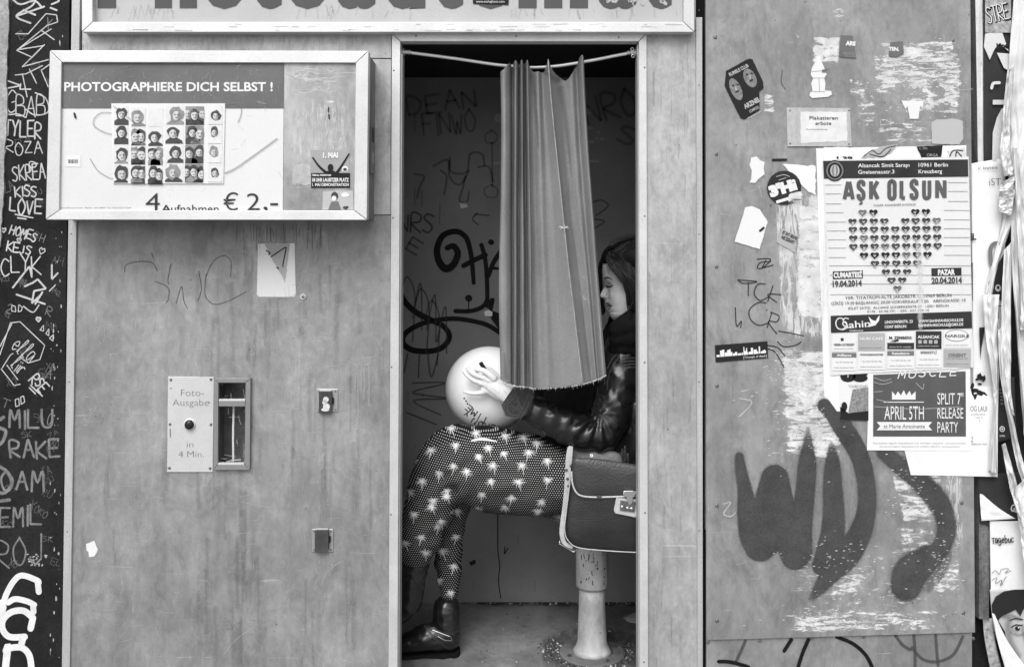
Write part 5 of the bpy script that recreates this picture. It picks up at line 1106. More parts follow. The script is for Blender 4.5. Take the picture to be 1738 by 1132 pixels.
fsheet('residue_sheet', [(1655,-20),(1658,150),(1660,300)], [(1668,-20),(1668,150),(1670,300)], 0.006, .002, M_paper2, colm, seed=3)
YD = 0.004
def pil(name, L_, R_, Y, amp, m, label, cat='poster', **k):
    o = fsheet(name, L_, R_, Y, amp, m, None, **k); return tag(o, label, cat)
t = pil('poster', [(1668,-20),(1670,60),(1671,170),(1670,285)], [(1722,-20),(1720,60),(1718,170),(1718,285)], YD, .002, M_pb, 'dark poster with a large pale letter at the top of the right pillar', seed=1)
f = plane(YD-.006); f2 = plane(YD-.0068); f3 = plane(YD-.0076)
b_ = MB(); add_poly(b_, [(1684,275),(1685,225),(1692,200),(1700,185),(1716,180),(1716,276)][::-1], f, 0); add_rect(b_, 1685, 170, 1712, 178, f, 0); add_poly(b_, [(1672,58),(1700,52),(1712,88),(1696,74),(1688,84),(1680,102),(1670,80)][::-1], f, 0); add_poly(b_, [(1692,90),(1716,92),(1716,122),(1704,116)][::-1], f, 0)
add_stroke(b_, [(1683,150),(1686,142),(1696,141)], 5, f, 0); b_.build('print', M_paper2, t)
b_ = MB(); add_rect(b_, 1672, -10, 1716, 56, f2); b_.build('scribbled_scrap', mat('scrap_grey', .3, .8, 0, .6, 60), t)
hand_text('STRE', 1678, 40, 7.5, 26, 4.2, f3, M_ink, t, -12, .06, 0, 'lettering'); hand_text('STRE', 1677, 39, 7.5, 26, 1.6, plane(YD-.0086), M_white, t, -12, .06, 0, 'lettering'); text('Line', 1692, 1712, 84, 10, f2, M_ink, t, bold=.05, yb1=82)
t = pil('poster', [(1648,278),(1648,420),(1650,560),(1650,640),(1652,805)], [(1706,268),(1706,420),(1700,560),(1696,640),(1690,808)], YD-.006, .0025, M_paper, 'long white torn sheet with handwritten letters iST. down the right pillar', seed=6, nv=34)
f = plane(YD-.0125); f2 = plane(YD-.0131)
text('c innes', 1660, 1693, 288, 5.5, f, M_ink, t, bold=.0, yb1=287); text('iST.', 1679, 1702, 315, 13, f, M_ink, t, bold=-.015); text('EL', 1644, 1657, 407, 11, f, M_ink, t, bold=.04)
stroke('print', [[(1682,448),(1681,424),(1687,414),(1697,413)]], 7, f, M_mg, t)
b_ = MB(); add_poly(b_, [(1676,507),(1678,478),(1690,455),(1704,430),(1704,508),(1694,510)][::-1], f, 0); add_ell(b_, 1694, 489, 5, 6, f2, 1); add_ell(b_, 1694, 488, 2.4, 3, plane(YD-.0137), 0); add_poly(b_, [(1662,556),(1672,555),(1666,590),(1664,612)][::-1], f, 0); add_rect(b_, 1648, 446, 1651, 510, f, 0); b_.build('dark_print', [M_ink, M_lg], t)
stroke('print', [[(1694,540),(1694,519),(1701,519),(1701,538)]], 2.4, f2, M_dk, t, 0, False)
b_ = MB()
for i in range(12): add_ell(b_, random.uniform(1650, 1674), random.uniform(638, 676), random.uniform(2, 5), random.uniform(2, 7), f, 0, 9, random.uniform(0, 3), .3)
b_.build('floral_print', M_ink, t)
text('OG LAUI', 1647, 1675, 698, 9.5, f, M_dk, t, bold=.0)
for i, s_ in enumerate(('BOOKING CIRCUS', 'SIMONE D', 'SIMONE')): text(s_, 1648, 1672-i*4, 705+i*5.5, 3.6, f, M_mg, t)
text('Z', 1648, 1652, 750, 9, f, M_mg, t); text('BERLIN 030', 1649, 1675, 755, 3, f, M_mg, t)
t = pil('poster', [(1692,640),(1688,700),(1690,752)], [(1722,640),(1724,700),(1726,742)], YD-.004, .001, M_pb, 'small black poster with rows of white text in the torn layers of the right pillar', seed=9)
f = plane(YD-.0085)
for i in range(5): text(('ab 20 uhr', 'berlin so', 'eintritt', 'frei', 'kino 33')[i], 1696+i*.6, 1709+i, 662+i*6, 3.6, f, M_lg, t, yb1=664+i*6)
add = MB(); add_ell(add, 1701, 728, 4.5, 5, f, 0); add_ell(add, 1701, 728, 3, 3.4, plane(YD-.0091), 1); add_ell(add, 1701, 728, 1.4, 1.8, plane(YD-.0097), 0); add.build('logo_print', [M_white, M_pb], t); text('info', 1697, 1706, 741, 4, f, M_white, t)
t = pil('poster', [(1660,806),(1661,850),(1663,886)], [(1742,800),(1742,850),(1742,915)], YD-.001, .002, M_pb, 'black poster with white lettering GE across the lower right pillar', seed=12)
text('GE', 1714, 1728, 866, 12, plane(YD-.008), M_white, t, bold=.03, yb1=870)
t = pil('paper_flap', [(1663,838),(1664,860),(1666,884)], [(1668,839),(1695,862),(1724,880)], YD-.010, .002, M_paper, 'white triangular paper flap folded over the black poster on the pillar', 'paper flap', seed=14)
t = pil('poster', [(1680,884),(1681,950),(1682,1012)], [(1745,884),(1745,950),(1745,1012)], YD-.004, .0015, M_paper, 'white poster with handwritten word Tagebuc on the lower right pillar', seed=16)
f = plane(YD-.0085); hand_text('Tagebuc', 1684, 922, 4.2, 9, 1.5, f, M_ink, t, -4, .05, 0, 'lettering')
M_sc = mat('fine_scribble', 0.15, 0.6, soft=0.8)
stroke('print', [[(1684,972),(1690,968),(1696,974),(1700,966),(1712,965),(1706,972),(1716,968)],[(1684,984),(1692,980),(1690,990),(1700,984),(1698,994),(1708,978)],[(1700,984),(1701,992)]], 1.3, f, M_sc, t, .2)
t = pil('poster', [(1680,1000),(1686,1060),(1700,1110),(1712,1145)], [(1745,1000),(1745,1060),(1745,1110),(1745,1145)], YD-.005, .001, mat('poster_photo_grey', 0.42, .5, 0, .1, 20), 'torn poster of a dark haired face with one eye showing, bottom right corner', seed=18)
f = plane(YD-.0085); f2 = plane(YD-.0091); f3 = plane(YD-.0097)
b_ = MB(); add_poly(b_, [(1684,1040),(1683,1026),(1690,1012),(1704,1003),(1722,1000),(1745,1000),(1745,1045),(1738,1032),(1732,1045),(1724,1034),(1712,1040),(1700,1046),(1694,1052),(1706,1072),(1708,1090),(1700,1086),(1690,1066)][::-1], f, 0)
add_ell(b_, 1727, 1066, 9, 4.5, f, 1, 14); add_ell(b_, 1727, 1066, 4.5, 4, f2, 0, 12); add_ell(b_, 1729, 1064.6, 1.4, 1.2, f3, 2, 8)
add_stroke(b_, [(1717,1064),(1724,1060),(1734,1061)], 2.2, f2, 0); add_stroke(b_, [(1714,1052),(1724,1049),(1736,1051)], 2, f, 0, 0)
b_.build('face_print', [M_ink, M_lg, M_white], t)
b_ = MB()
for pts_, w_ in (([(1712,1052),(1711,1070),(1716,1090),(1728,1112)], 12), ([(1716,1072),(1728,1077),(1740,1074)], 6), ([(1704,1046),(1716,1044),(1730,1050)], 8), ([(1736,1060),(1738,1080),(1744,1096)], 5)): add_stroke(b_, pts_, w_, f, 0, .95)
b_.build('halftone_shading', mat('halftone_shade', .10, .6, 0, .5, 140, soft=.45), t)['kind'] = 'stuff'
pil('paper_flap', [(1684,1040),(1694,1090),(1708,1140)], [(1688,1042),(1712,1090),(1748,1140)], YD-.014, .003, M_paper, 'curled white strip peeling across the face poster', 'paper flap', seed=20)
pil('paper_flap', [(1668,1050),(1672,1090),(1682,1140)], [(1686,1048),(1690,1090),(1702,1140)], YD+.006, .003, mat('peeling_grey', .3, .8, 0, .7, 60), 'mottled grey peeling paper beside the face poster', 'paper flap', seed=22)
# crumpled, twisted bundles of loose paper
M_cr = mat('crumpled_paper', 0.60, 0.6, 0, 0.08, 10, bump=0.5, bscale=16)
bund = [([(1722,-20),(1714,80),(1712,160),(1716,230),(1712,300),(1700,380),(1684,440),(1672,500)], [(1760,-20),(1756,80),(1752,160),(1748,240),(1736,310),(1718,380),(1698,440),(1684,508)], -.004, 'long pale paper twist curling down the top of the right pillar'),
 ([(1738,80),(1730,200),(1722,300),(1716,400),(1722,520),(1730,640),(1738,740)], [(1770,80),(1760,200),(1752,300),(1744,400),(1744,520),(1752,640),(1760,740)], -.012, 'outermost hanging paper strip at the right edge, upper half'),
 ([(1700,310),(1696,330),(1695,360)], [(1724,298),(1722,330),(1716,366)], -.030, 'short flat paper tag hanging over the twisted strips'),
 ([(1716,250),(1722,340),(1728,430),(1732,520),(1730,560)], [(1728,250),(1738,340),(1748,430),(1752,520),(1752,560)], -.036, 'narrow creased ribbon in front of the hanging strips'),
 ([(1704,425),(1700,520),(1700,600),(1706,660),(1716,700)], [(1718,410),(1716,520),(1716,600),(1716,660),(1722,706)], -.022, 'broad smooth white fold beneath the black triangle'),
 ([(1694,560),(1698,640),(1712,720),(1726,790),(1740,830)], [(1700,556),(1706,640),(1722,720),(1736,780),(1752,820)], -.030, 'long thin diagonal fold running down to the right edge'),
 ([(1700,755),(1708,800),(1720,850),(1736,900)], [(1706,752),(1718,790),(1732,840),(1750,890)], -.026, 'pale diagonal strip beside the black GE poster'),
 ([(1722,830),(1728,880),(1736,940),(1744,1000)], [(1745,806),(1748,880),(1756,940),(1760,1000)], -.034, 'wide folded end of paper at the right edge, lowest of the hanging strips'),
 ([(1710,120),(1702,200),(1698,262),(1704,300)], [(1722,110),(1716,200),(1716,256),(1722,296)], -.030, 'soft bulging paper fold beside the pale letter'),
 ([(1668,500),(1672,560),(1682,640),(1686,700),(1678,800)], [(1696,500),(1694,560),(1696,640),(1690,700),(1692,806)], -.018, 'smooth white sheet edge running down the middle of the pillar')]
for i, (a, b, y, lb) in enumerate(bund): pil('paper_strip', a, b, y, .012, M_cr, lb, 'paper strip', seed=30+i*3, f1=3.2, nv=90, nu=14, roll=.009)

# ================================================================== CURTAIN
rod = thing('curtain_rod', 'bowed chrome curtain rod across the top of the booth doorway', 'curtain rod', P(880, 115, 0.05))
def tube(mb, pts, r, n=10, m=0, caps=True, ry=None):
    """round (or elliptical) tube along points; r list or number"""
    pts = [Vector(p) for p in pts]
    if isinstance(r, (int, float)): r = [r]*len(pts)
    vs_ = []; up0 = Vector((0, 1, 0)); K = len(pts)
    for i, p in enumerate(pts):
        t = (pts[min(i+1, K-1)]-pts[max(i-1, 0)]).normalized()
        a = up0 - t*up0.dot(t)
        if a.length < .05: a = Vector((1, 0, 0)) - t*t.x
        a.normalize(); b = t.cross(a); q = (ry[i]/r[i] if ry else 1.0)
        for k in range(n):
            an = 2*math.pi*k/n; vs_.append(p + a*math.cos(an)*r[i]*q + b*math.sin(an)*r[i])
    fs = [(i*n+k, i*n+(k+1) % n, (i+1)*n+(k+1) % n, (i+1)*n+k) for i in range(K-1) for k in range(n)]
    if caps: fs += [tuple(range(n-1, -1, -1)), tuple((K-1)*n+k for k in range(n))]
    mb.add(vs_, fs, m)
def rodp(x):
    ctl = [(684, 88.5), (720, 93), (780, 101), (840, 110), (900, 115.5), (950, 112), (1010, 102), (1050, 94), (1082, 88.5)]
    for (a, ya), (b, yb) in zip(ctl[:-1], ctl[1:]):
        if a <= x <= b: y = ya+(yb-ya)*(x-a)/(b-a); break
    else: y = 88.5
    return x, y, 0.035+0.03*math.sin(math.pi*max(0, min(1, (x-684)/398)))
pp_ = catmull([tuple(P(*rodp(x))) for x in (684, 720, 780, 840, 880, 905, 950, 1010, 1050, 1082)], 5)
b_ = MB(); tube(b_, pp_, 0.0046, 12); b_.build('rod', mat('bright_rod_metal', 0.8, .3, .45, .08), rod, smooth=True)
for sx, x in ((1, 686), (-1, 1076)):
    b_ = MB(); c = P(*rodp(x))
    tube(b_, [c+Vector((-.006*sx, 0, 0)), c+Vector((.002*sx, 0, 0)), c+Vector((.003*sx, 0, 0)), c+Vector((.012*sx, 0, 0)), c+Vector((.013*sx, 0, 0)), c+Vector((.020*sx, 0, 0))], [.011, .011, .007, .007, .0085, .006], 14); b_.build('bracket', M_chrome, rod, smooth=False)
b_ = MB()
for k in range(3): c = P(1073+k*0.5, 84+k*6, 0.028); tube(b_, [c+Vector((.004*math.cos(a*.785), -.001*k, .0045*math.sin(a*.785))) for a in range(9)], .0012, 6)
b_.build('hook_cluster', M_chrome, rod, smooth=True)
b_ = MB(); b_.prism([(678.5, 74), (681.5, 74), (680.5, 140), (678, 140)], 0.015, 0.045); b_.build('side_rail', M_alu, rod)
b_ = MB(); b_.prism([(1081.5, 76), (1084, 76), (1084.5, 142), (1082, 142)], 0.01, 0.04); b_.build('side_rail', M_alu, rod)

curt = thing('curtain', 'faded grey fabric curtain with frayed hem bunched in the middle of the doorway', 'curtain', P(935, 655, 0.06))
# columns: x top, x hem, depth, drop of the top edge, hem row
CN = [(849,848,.030,121,645),(853,853,.018,119,648),(859,860,.020,113,651),(865,867,.034,107,653),(869,869.5,.056,112,654),(872,871.5,.045,105,654),(875,874,.016,102,655),(878.5,877,.026,106,656),(881,879.5,.052,110,656),(883.5,884,.030,103,656),(886,889,.013,101,656.5),(888,892,.030,106,657),(890.5,896,.048,109,657),(893,900,.028,104,658),(895.5,903,.012,102,659),(899,907,.030,112,660),(905,917,.040,122,660),(913,930,.026,121,659),(919,944,.038,123,658.5),(923,958,.036,122,657.5),(927,972,.022,112,655.5),(930.5,989,.004,101,652.5),(934,994,.020,110,651),(941,1000,.036,123,649),(950,1004,.050,131,648),(960,1008,.048,137,646.5),(970,1012,.040,126,645),(978,1016,.052,112,643.5),(983,1020,.026,98,641.5),(988,1025,.010,93,639),(991,1029,.022,96,637)]
CF = catmull(CN, 4); NV = 46
def curtain_pt(u, v, off=0.0):
    t = u*(len(CF)-1); i = min(int(t), len(CF)-2); f = t-i
    a = [CF[i][k]*(1-f)+CF[i+1][k]*f for k in range(5)]
    w = v**1.15; x = a[0]*(1-w)+a[1]*w
    if u > .68: x += 3.0*math.sin(math.pi*min(1, v*1.4))*(u-.68)*-1.5
    if u < .06: x += 1.8*math.sin(v*7)
    x += 1.6*noise.noise(Vector((u*12, v*3, 9)))*math.sin(math.pi*min(1, v*1.2))
    y = a[3]*(1-v)+a[4]*v
    Y = 0.036 + (a[2]-0.03)*1.25*(1-0.34*v) + 0.007*noise.noise(Vector((u*9, v*2.6, 1))) - .0035*noise.noise(Vector((u*5+v*6, v*7, 3))) + 0.0035*noise.noise(Vector((u*34, v*2.2, 7)))*v + off
    return P(x, y, Y)
NU = len(CF)-1; b_ = MB(); vs_ = [curtain_pt(i/NU, j/NV) for j in range(NV+1) for i in range(NU+1)]
b_.add(vs_, [(j*(NU+1)+i, (j+1)*(NU+1)+i, (j+1)*(NU+1)+i+1, j*(NU+1)+i+1) for j in range(NV) for i in range(NU)])
M_cloth = mat('curtain_cloth', 0.20, 0.9, 0, 0.16, 6, (1.2, 1, .7), 0.2, 260, fine=0.07, spec=0.2)
cl = b_.build('cloth', M_cloth, curt, smooth=True)
m_ = cl.modifiers.new('thick', 'SOLIDIFY'); m_.thickness = 0.0011; m_ = cl.modifiers.new('sub', 'SUBSURF'); m_.levels = 1; m_.render_levels = 1
b_ = MB(); M_thr = mat('frayed_thread', 0.62, 0.9, 0, 0.2, 80)
for i in range(420):
    u = random.random(); p = curtain_pt(u, 1.0, -0.0005); k = random.uniform(.0008, .0042) if random.random() < .94 else random.uniform(.006, .014)
    d = Vector((random.uniform(-.5, .5), random.uniform(-.3, .2), -1)).normalized()*k
    p0 = p+Vector((0, 0, .0018)); w = Vector((.00042, 0, 0)); b_.add([p0-w, p0+w, p+d], [(0, 1, 2)])
b_.build('frayed_hem', M_thr, cl)['kind'] = 'stuff'
for u0 in (21/30,):
    b_ = MB(); tube(b_, [curtain_pt(u0-.0005, j/40, -0.0014) for j in range(41)], .0011, 6); b_.build('piping', mat('seam_piping', .36, .9, 0, .3, 60), curt, smooth=True)
b_ = MB()
pa = P(957, 387, .012)
for a, l in ((0, 8), (.35, 7), (2.9, 8), (1.2, 5), (-1.4, 4), (3.4, 6)): e = pa+Vector((math.cos(a)*l, 0, math.sin(a)*l))*mm(0); tube(b_, [pa, (pa+e)/2+Vector((0, -.002, 0.001)), e], .0009, 5)
b_.build('tied_thread', M_thr, curt)
# hooks through the pleat tops
for x in (865, 875.5, 884.5, 888.5, 895, 930.5, 985):
    r_ = rodp(x); c = P(*r_); b_ = MB()
    tube(b_, [c+Vector((0.0008*math.sin(a*.9), -.0085*math.cos(a*.7), .0095*math.sin(a*.7)+.001)) for a in range(9)], .0011, 6); b_.build('hook', M_steel, curt, smooth=True)
# dark stains and painted shading on the cloth, then chalk marks
cmap = BVHTree.FromPolygons([tuple(v) for v in vs_], [(j*(NU+1)+i, (j+1)*(NU+1)+i, (j+1)*(NU+1)+i+1, j*(NU+1)+i+1) for j in range(NV) for i in range(NU)])
CAMP = Vector((0, -DCAM, HCAM))
def cast(bvh, off=0.001):
    def f(x, y):
        d = (P(x, y, 1.0)-CAMP).normalized(); h = bvh.ray_cast(CAMP, d)
        return h[0]-d*off if h[0] is not None else None
    return f
cf = cast(cmap, 0.0016); b_ = MB()
for pts_, w_ in (([(925,120),(935,129),(946,137),(955,129),(962,122)], 10), ([(903,126),(910,190),(913,250)], [9,8,2]), ([(952,150),(962,220),(970,300)], [10,8,2]), ([(856,598),(858,640)], [2,8])): add_stroke(b_, pts_, w_, cf, 0, .97)
b_.build('stains_and_shading', mat('cloth_stain_and_shade', 0.05, .9, 0, .3, 30, soft=.28), curt)['kind'] = 'stuff'  # stains, plus curtain shading put into the colour as dark strokes
b_ = MB()
for i in range(34):
    x = random.choice([random.uniform(965, 1012), random.uniform(870, 1000)]); y = random.uniform(450, 630); add_stroke(b_, [(x, y), (x+random.uniform(-3, 3), y+random.uniform(2, 9))], random.uniform(.7, 1.8), cf, 0, .5, False)
b_.build('chalk_marks', mat('chalk_mark', .5, .9, soft=.5), curt)['kind'] = 'stuff'

# ================================================================== STOOL
YS = 0.265; sc = floor_pt(1005, 1108); sc = Vector((sc.x, sc.y, 0))
stool = thing('stool', 'round swivel stool on a chipped pale painted post bolted to the floor', 'stool', sc)
def lathe(mb, c, prof, n=32, m=0, sx=1.0):
    vs_ = []
    for r, z in prof: vs_ += [Vector((c.x+r*math.cos(2*math.pi*i/n)*sx, c.y+r*math.sin(2*math.pi*i/n), z)) for i in range(n)]
    fs = [(j*n+i, j*n+(i+1) % n, (j+1)*n+(i+1) % n, (j+1)*n+i) for j in range(len(prof)-1) for i in range(n)]
    fs += [tuple(range(n-1, -1, -1)), tuple((len(prof)-1)*n+i for i in range(n))]; mb.add(vs_, fs, m)
M_post = metal_sheet('chipped_post_paint', 0.26, 0.50, 50.0, rough=0.5, metal=0.0, scratch=2.0)
k = mm(YS)
zs_ = lambda py: P(1005, py, sc.y).z
b_ = MB(); lathe(b_, sc, [(.098, 0.0005), (.098, .004), (.092, .006), (.055, .0075), (.0, .0076)], 40); b_.build('base_plate', metal_sheet('dirty_base_metal', .10, .22, 60.0, rough=.6), stool, smooth=False, bevel=0.001)
b_ = MB(); lathe(b_, sc, [(.062, .0076), (.052, .014), (.0445, .035), (.0425, .08), (.0395, .15), (.0385, zs_(993))], 32); b_.build('post', M_post, stool, smooth=True)
b_ = MB(); lathe(b_, sc, [(.047, zs_(994)), (.0485, zs_(991)), (.0485, zs_(930)), (.0485, zs_(905)), (.045, zs_(900))], 32); slv = b_.build('sleeve', M_post, stool, smooth=True); sleeve_mb = b_
b_ = MB(); stB = BVHTree.FromPolygons([tuple(v) for v in sleeve_mb.v], sleeve_mb.f); sf_ = cast(stB, .001)
b_ = MB()
for i in range(26):
    x, y = random.uniform(984, 1028), random.uniform(932, 990)
    if random.random() < .5: add_ell(b_, x, y, random.uniform(.5, 1.5), random.uniform(.7, 2.4), sf_, 0, 7, 0, .3)
    else: add_stroke(b_, [(x, y), (x+random.uniform(-1.5, 1.5), y+random.uniform(4, 11))], random.uniform(.6, 1.4), sf_, 0, 0, False)
b_.build('paint_chips', M_ink, slv)['kind'] = 'stuff'
b_ = MB()
seatc = Vector((P(1010, 880, .28).x-.01, .30, 0))
zt = P(1000, 868, .20).z
lathe(b_, seatc, [(.03, zt-.055), (.09, zt-.052), (.150, zt-.032), (.172, zt-.018), (.178, zt-.008), (.176, zt), (.16, zt+.003), (0.0, zt+.004)], 44); b_.build('seat', mat('worn_steel_seat', 0.22, 0.25, 0.8, 0.6, 40), stool, smooth=True)
for a in (0.4, 2.0, 3.6, 5.2):
    b_ = MB(); c = sc+Vector((.078*math.cos(a), .078*math.sin(a), 0)); lathe(b_, c, [(.007, .0062), (.007, .010), (.003, .012)], 8); b_.build('bolt', M_steel, stool)

# ================================================================== PERSON
def px3(pts, r=1.0):
    """(px, py, Y, radius px [, depth ratio]) -> world points and radii"""
    P_, R_ = [], []
    for p in pts: P_.append(P(p[0], p[1], p[2])); R_.append(p[3]*mm(p[2]))
    return P_, R_
def limb(mb, pts, n=20, seg=6):
    """tapered limb with rounded ends; pts = (px,py,Y,r px,depth ratio)"""
    pts = [tuple(p) + ((1.0,) if len(p) == 4 else ()) for p in pts]
    C = catmull(pts, seg); W = [P(c[0], c[1], c[2]) for c in C]; rr = [c[3]*mm(c[2]) for c in C]; rd = [c[3]*c[4]*mm(c[2]) for c in C]
    d0 = (W[0]-W[1]).normalized(); d1 = (W[-1]-W[-2]).normalized()
    pre = [(W[0]+d0*rr[0]*t, math.sqrt(1-t*t)) for t in (.97, .8, .5)]; post = [(W[-1]+d1*rr[-1]*t, math.sqrt(1-t*t)) for t in (.5, .8, .97)]
    tube(mb, [a for a, _ in pre]+W+[a for a, _ in post], [rr[0]*q for _, q in pre]+rr+[rr[-1]*q for _, q in post], n, 0, True, [rd[0]*q for _, q in pre]+rd+[rd[-1]*q for _, q in post])
def fuse(mb, voxel, smooth=6, fac=0.5):
    """one continuous skin over the overlapping limbs of mb -> new MB"""
    me = bpy.data.meshes.new('tmp'); me.from_pydata(mb.v, [], mb.f)
    o = bpy.data.objects.new('tmp', me); COL.objects.link(o)
    r = o.modifiers.new('r', 'REMESH'); r.mode = 'VOXEL'; r.voxel_size = voxel
    s_ = o.modifiers.new('s', 'SMOOTH'); s_.iterations = smooth; s_.factor = fac
    dg = bpy.context.evaluated_depsgraph_get(); e = bpy.data.meshes.new_from_object(o.evaluated_get(dg))
    out = MB(); out.v = [v.co.copy() for v in e.vertices]; out.f = [tuple(p.vertices) for p in e.polygons]; out.m = [0]*len(out.f); out.a = [1.0]*len(out.v)
    out.n = [v.normal.copy() for v in e.vertices]
    bpy.data.objects.remove(o); bpy.data.meshes.remove(me); bpy.data.meshes.remove(e); return out
def bvh_of(mb): return BVHTree.FromPolygons([tuple(v) for v in mb.v], mb.f)
def pxof(v):                       # world -> photo pixel
    d = v-CAMP; c, s = math.cos(PITCH), math.sin(PITCH); zc = d.y*c+d.z*s; yc = -d.y*s+d.z*c
    return CX+FPX*d.x/zc, CY-FPX*yc/zc
HO = -.085
def hsh(L_, o=None): return [tuple([p[0], p[1], p[2]+(HO if o is None else o)]+list(p[3:])) for p in L_]
person = thing('person', 'seated woman in black leather jacket and patterned trousers writing on a balloon', 'person', Vector((P(1010, 870, .28).x, .28, 0.0)))

# ---- trousers
M_tr = bpy.data.materials.new('dotted_trouser_cloth'); M_tr.use_nodes = True
n = M_tr.node_tree.nodes; L = M_tr.node_tree.links; bs = n['Principled BSDF']; bs.inputs['Roughness'].default_value = .85; bs.inputs['Specular IOR Level'].default_value = .2
at = n.new('ShaderNodeAttribute'); at.attribute_name = 'weave'; sx = n.new('ShaderNodeSeparateXYZ'); L.new(at.outputs['Vector'], sx.inputs[0])
def M2(o, a, b=None):
    k_ = n.new('ShaderNodeMath'); k_.operation = o
    for i, q_ in enumerate((a, b)):
        if q_ is None: continue
        if isinstance(q_, (int, float)): k_.inputs[i].default_value = q_
        else: L.new(q_, k_.inputs[i])
    return k_.outputs[0]
PT = 0.0066
uu = M2('DIVIDE', sx.outputs[0], PT); vv = M2('DIVIDE', sx.outputs[1], PT*.92)
row = M2('FLOOR', vv); sh = M2('MULTIPLY', M2('MODULO', row, 2.0), .5); uu = M2('ADD', uu, sh)
du = M2('SUBTRACT', M2('FRACT', uu), .5); dv = M2('SUBTRACT', M2('FRACT', vv), .5)
dd = M2('SQRT', M2('ADD', M2('MULTIPLY', du, du), M2('MULTIPLY', dv, dv)))
mr = n.new('ShaderNodeMapRange'); mr.inputs['From Min'].default_value = .15; mr.inputs['From Max'].default_value = .24; mr.inputs['To Min'].default_value = .50; mr.inputs['To Max'].default_value = .005
L.new(dd, mr.inputs['Value']); L.new(mr.outputs[0], bs.inputs['Base Color'])

def weave(o, fn):
    me = o.data; a = me.attributes.new('weave', 'FLOAT_VECTOR', 'POINT'); org = ORG[person]
    flat = []
    for v in me.vertices:
        u_, w_ = fn(v.co+org); flat += [u_, w_, 0]
    a.data.foreach_set('vector', flat)
legA = [(985,812,.22,50,1.2),(940,812,.22,60,1.05),(880,803,.215,68,.95),(820,792,.21,70,.9),(775,785,.21,64,.9),(750,800,.21,50,1.0),(735,840,.21,46,1.0),(720,885,.21,40,1.05),(712,915,.21,36,1.1),(706,932,.21,33,1.1)]
legB = [(1000,808,.34,55,1.0),(930,810,.34,62,.9),(860,806,.335,66,.85),(805,806,.33,60,.9),(772,830,.325,42,1.0),(762,880,.32,29,1.1),(761,930,.315,25,1.1),(762,975,.31,21,1.1),(761,1012,.305,16,1.15)]
b_ = MB(); limb(b_, legA, 24); limb(b_, legB, 24); limb(b_, [(1040,810,.27,60,1.3),(1000,805,.27,58,1.7),(965,800,.27,50,1.9)], 24)
TR = fuse(b_, .0065, 8)
# cloth folds: knee, hip and along the shins
for i, v in enumerate(TR.v):
    x, y = pxof(v); nn = TR.n[i]; d = 0
    kx = math.exp(-((x-790)**2/900+(y-800)**2/3600)); d += .0055*kx*math.sin((x*.55+y*.45)*.22)
    hx = math.exp(-((x-935)**2/1600)); d += .0035*hx*math.sin((x*.35-y*.5)*.20+noise.noise(v*18)*2)
    d += .0065*noise.noise(Vector((x*.018, y*.045, v.y*9))) + .003*math.sin(y*.20+x*.10+2*noise.noise(v*10))*math.exp(-((x-760)**2/1500)) + .002*noise.noise(v*30)
    d += .0035*math.exp(-((x-(762-(y-790)*.22))**2/60))*(-1 if 790 < y < 940 else 0)
    TR.v[i] = v+nn*d
tro = TR.build('trousers', M_tr, person, smooth=True)
def wv(p):
    q_ = noise.noise(p*7)*.010; return (p.x+q_, p.z+p.x*.05+noise.noise(p*6+Vector((5, 5, 5)))*.012)
weave(tro, wv)
TB = bvh_of(TR); tf = cast(TB, 0.0014)
M_palm = mat('palm_print_white', 0.58, 0.85, 0, 0.12, 120, spec=.2)
palms = [(766,727),(808,735),(857,740),(889,742),(911,752),(731,764),(773,756),(829,760),(812,775),(855,770),(897,768),(837,790),(886,790),(929,782),(716,817),(745,804),(770,792),(792,800),(833,817),(880,818),(929,815),(758,842),(818,840),(868,845),(919,852),(735,850),(703,873),(732,860),(758,833),(700,782),(743,895),(750,886),(715,912),(776,868),(774,911),(750,936),(770,961),(737,979),(744,985),(765,1006),(811,866),(857,862),(687,922),(695,835),(723,938),(913,868)]
for i, (cx, cy) in enumerate(palms):
    b_ = MB(); rot = random.uniform(-.5, .7); big = random.uniform(.85, 1.1)
    for k_ in range(17):
        a = rot+k_*2*math.pi/17+random.uniform(-.15, .15); l = random.uniform(7.5, 13.5)*big; l *= 1.0-.25*abs(math.sin(a))
        ex, ey = cx+l*math.cos(a), cy+l*math.sin(a)*.92+l*.12; add_stroke(b_, [(cx, cy), ((cx+ex)/2+random.uniform(-.6, .6), (cy+ey)/2-.8), (ex, ey)], [1.15, 1.0, .3], tf, 0, 0, True, 3)
    a = 1.35+rot*.6; l = 15*big; add_stroke(b_, [(cx, cy), (cx+l*.5*math.cos(a), cy+l*.5*math.sin(a)), (cx+l*math.cos(a)-1, cy+l*math.sin(a))], [1.2, 1.0, .5], tf, 0, 0, True, 3)
    if b_.f: b_.build('palm_print', M_palm, tro)
stroke('pale_fold', [[(800,748),(818,745),(843,749)]], [2, 5, 1.5], tf, M_palm, tro, 0)

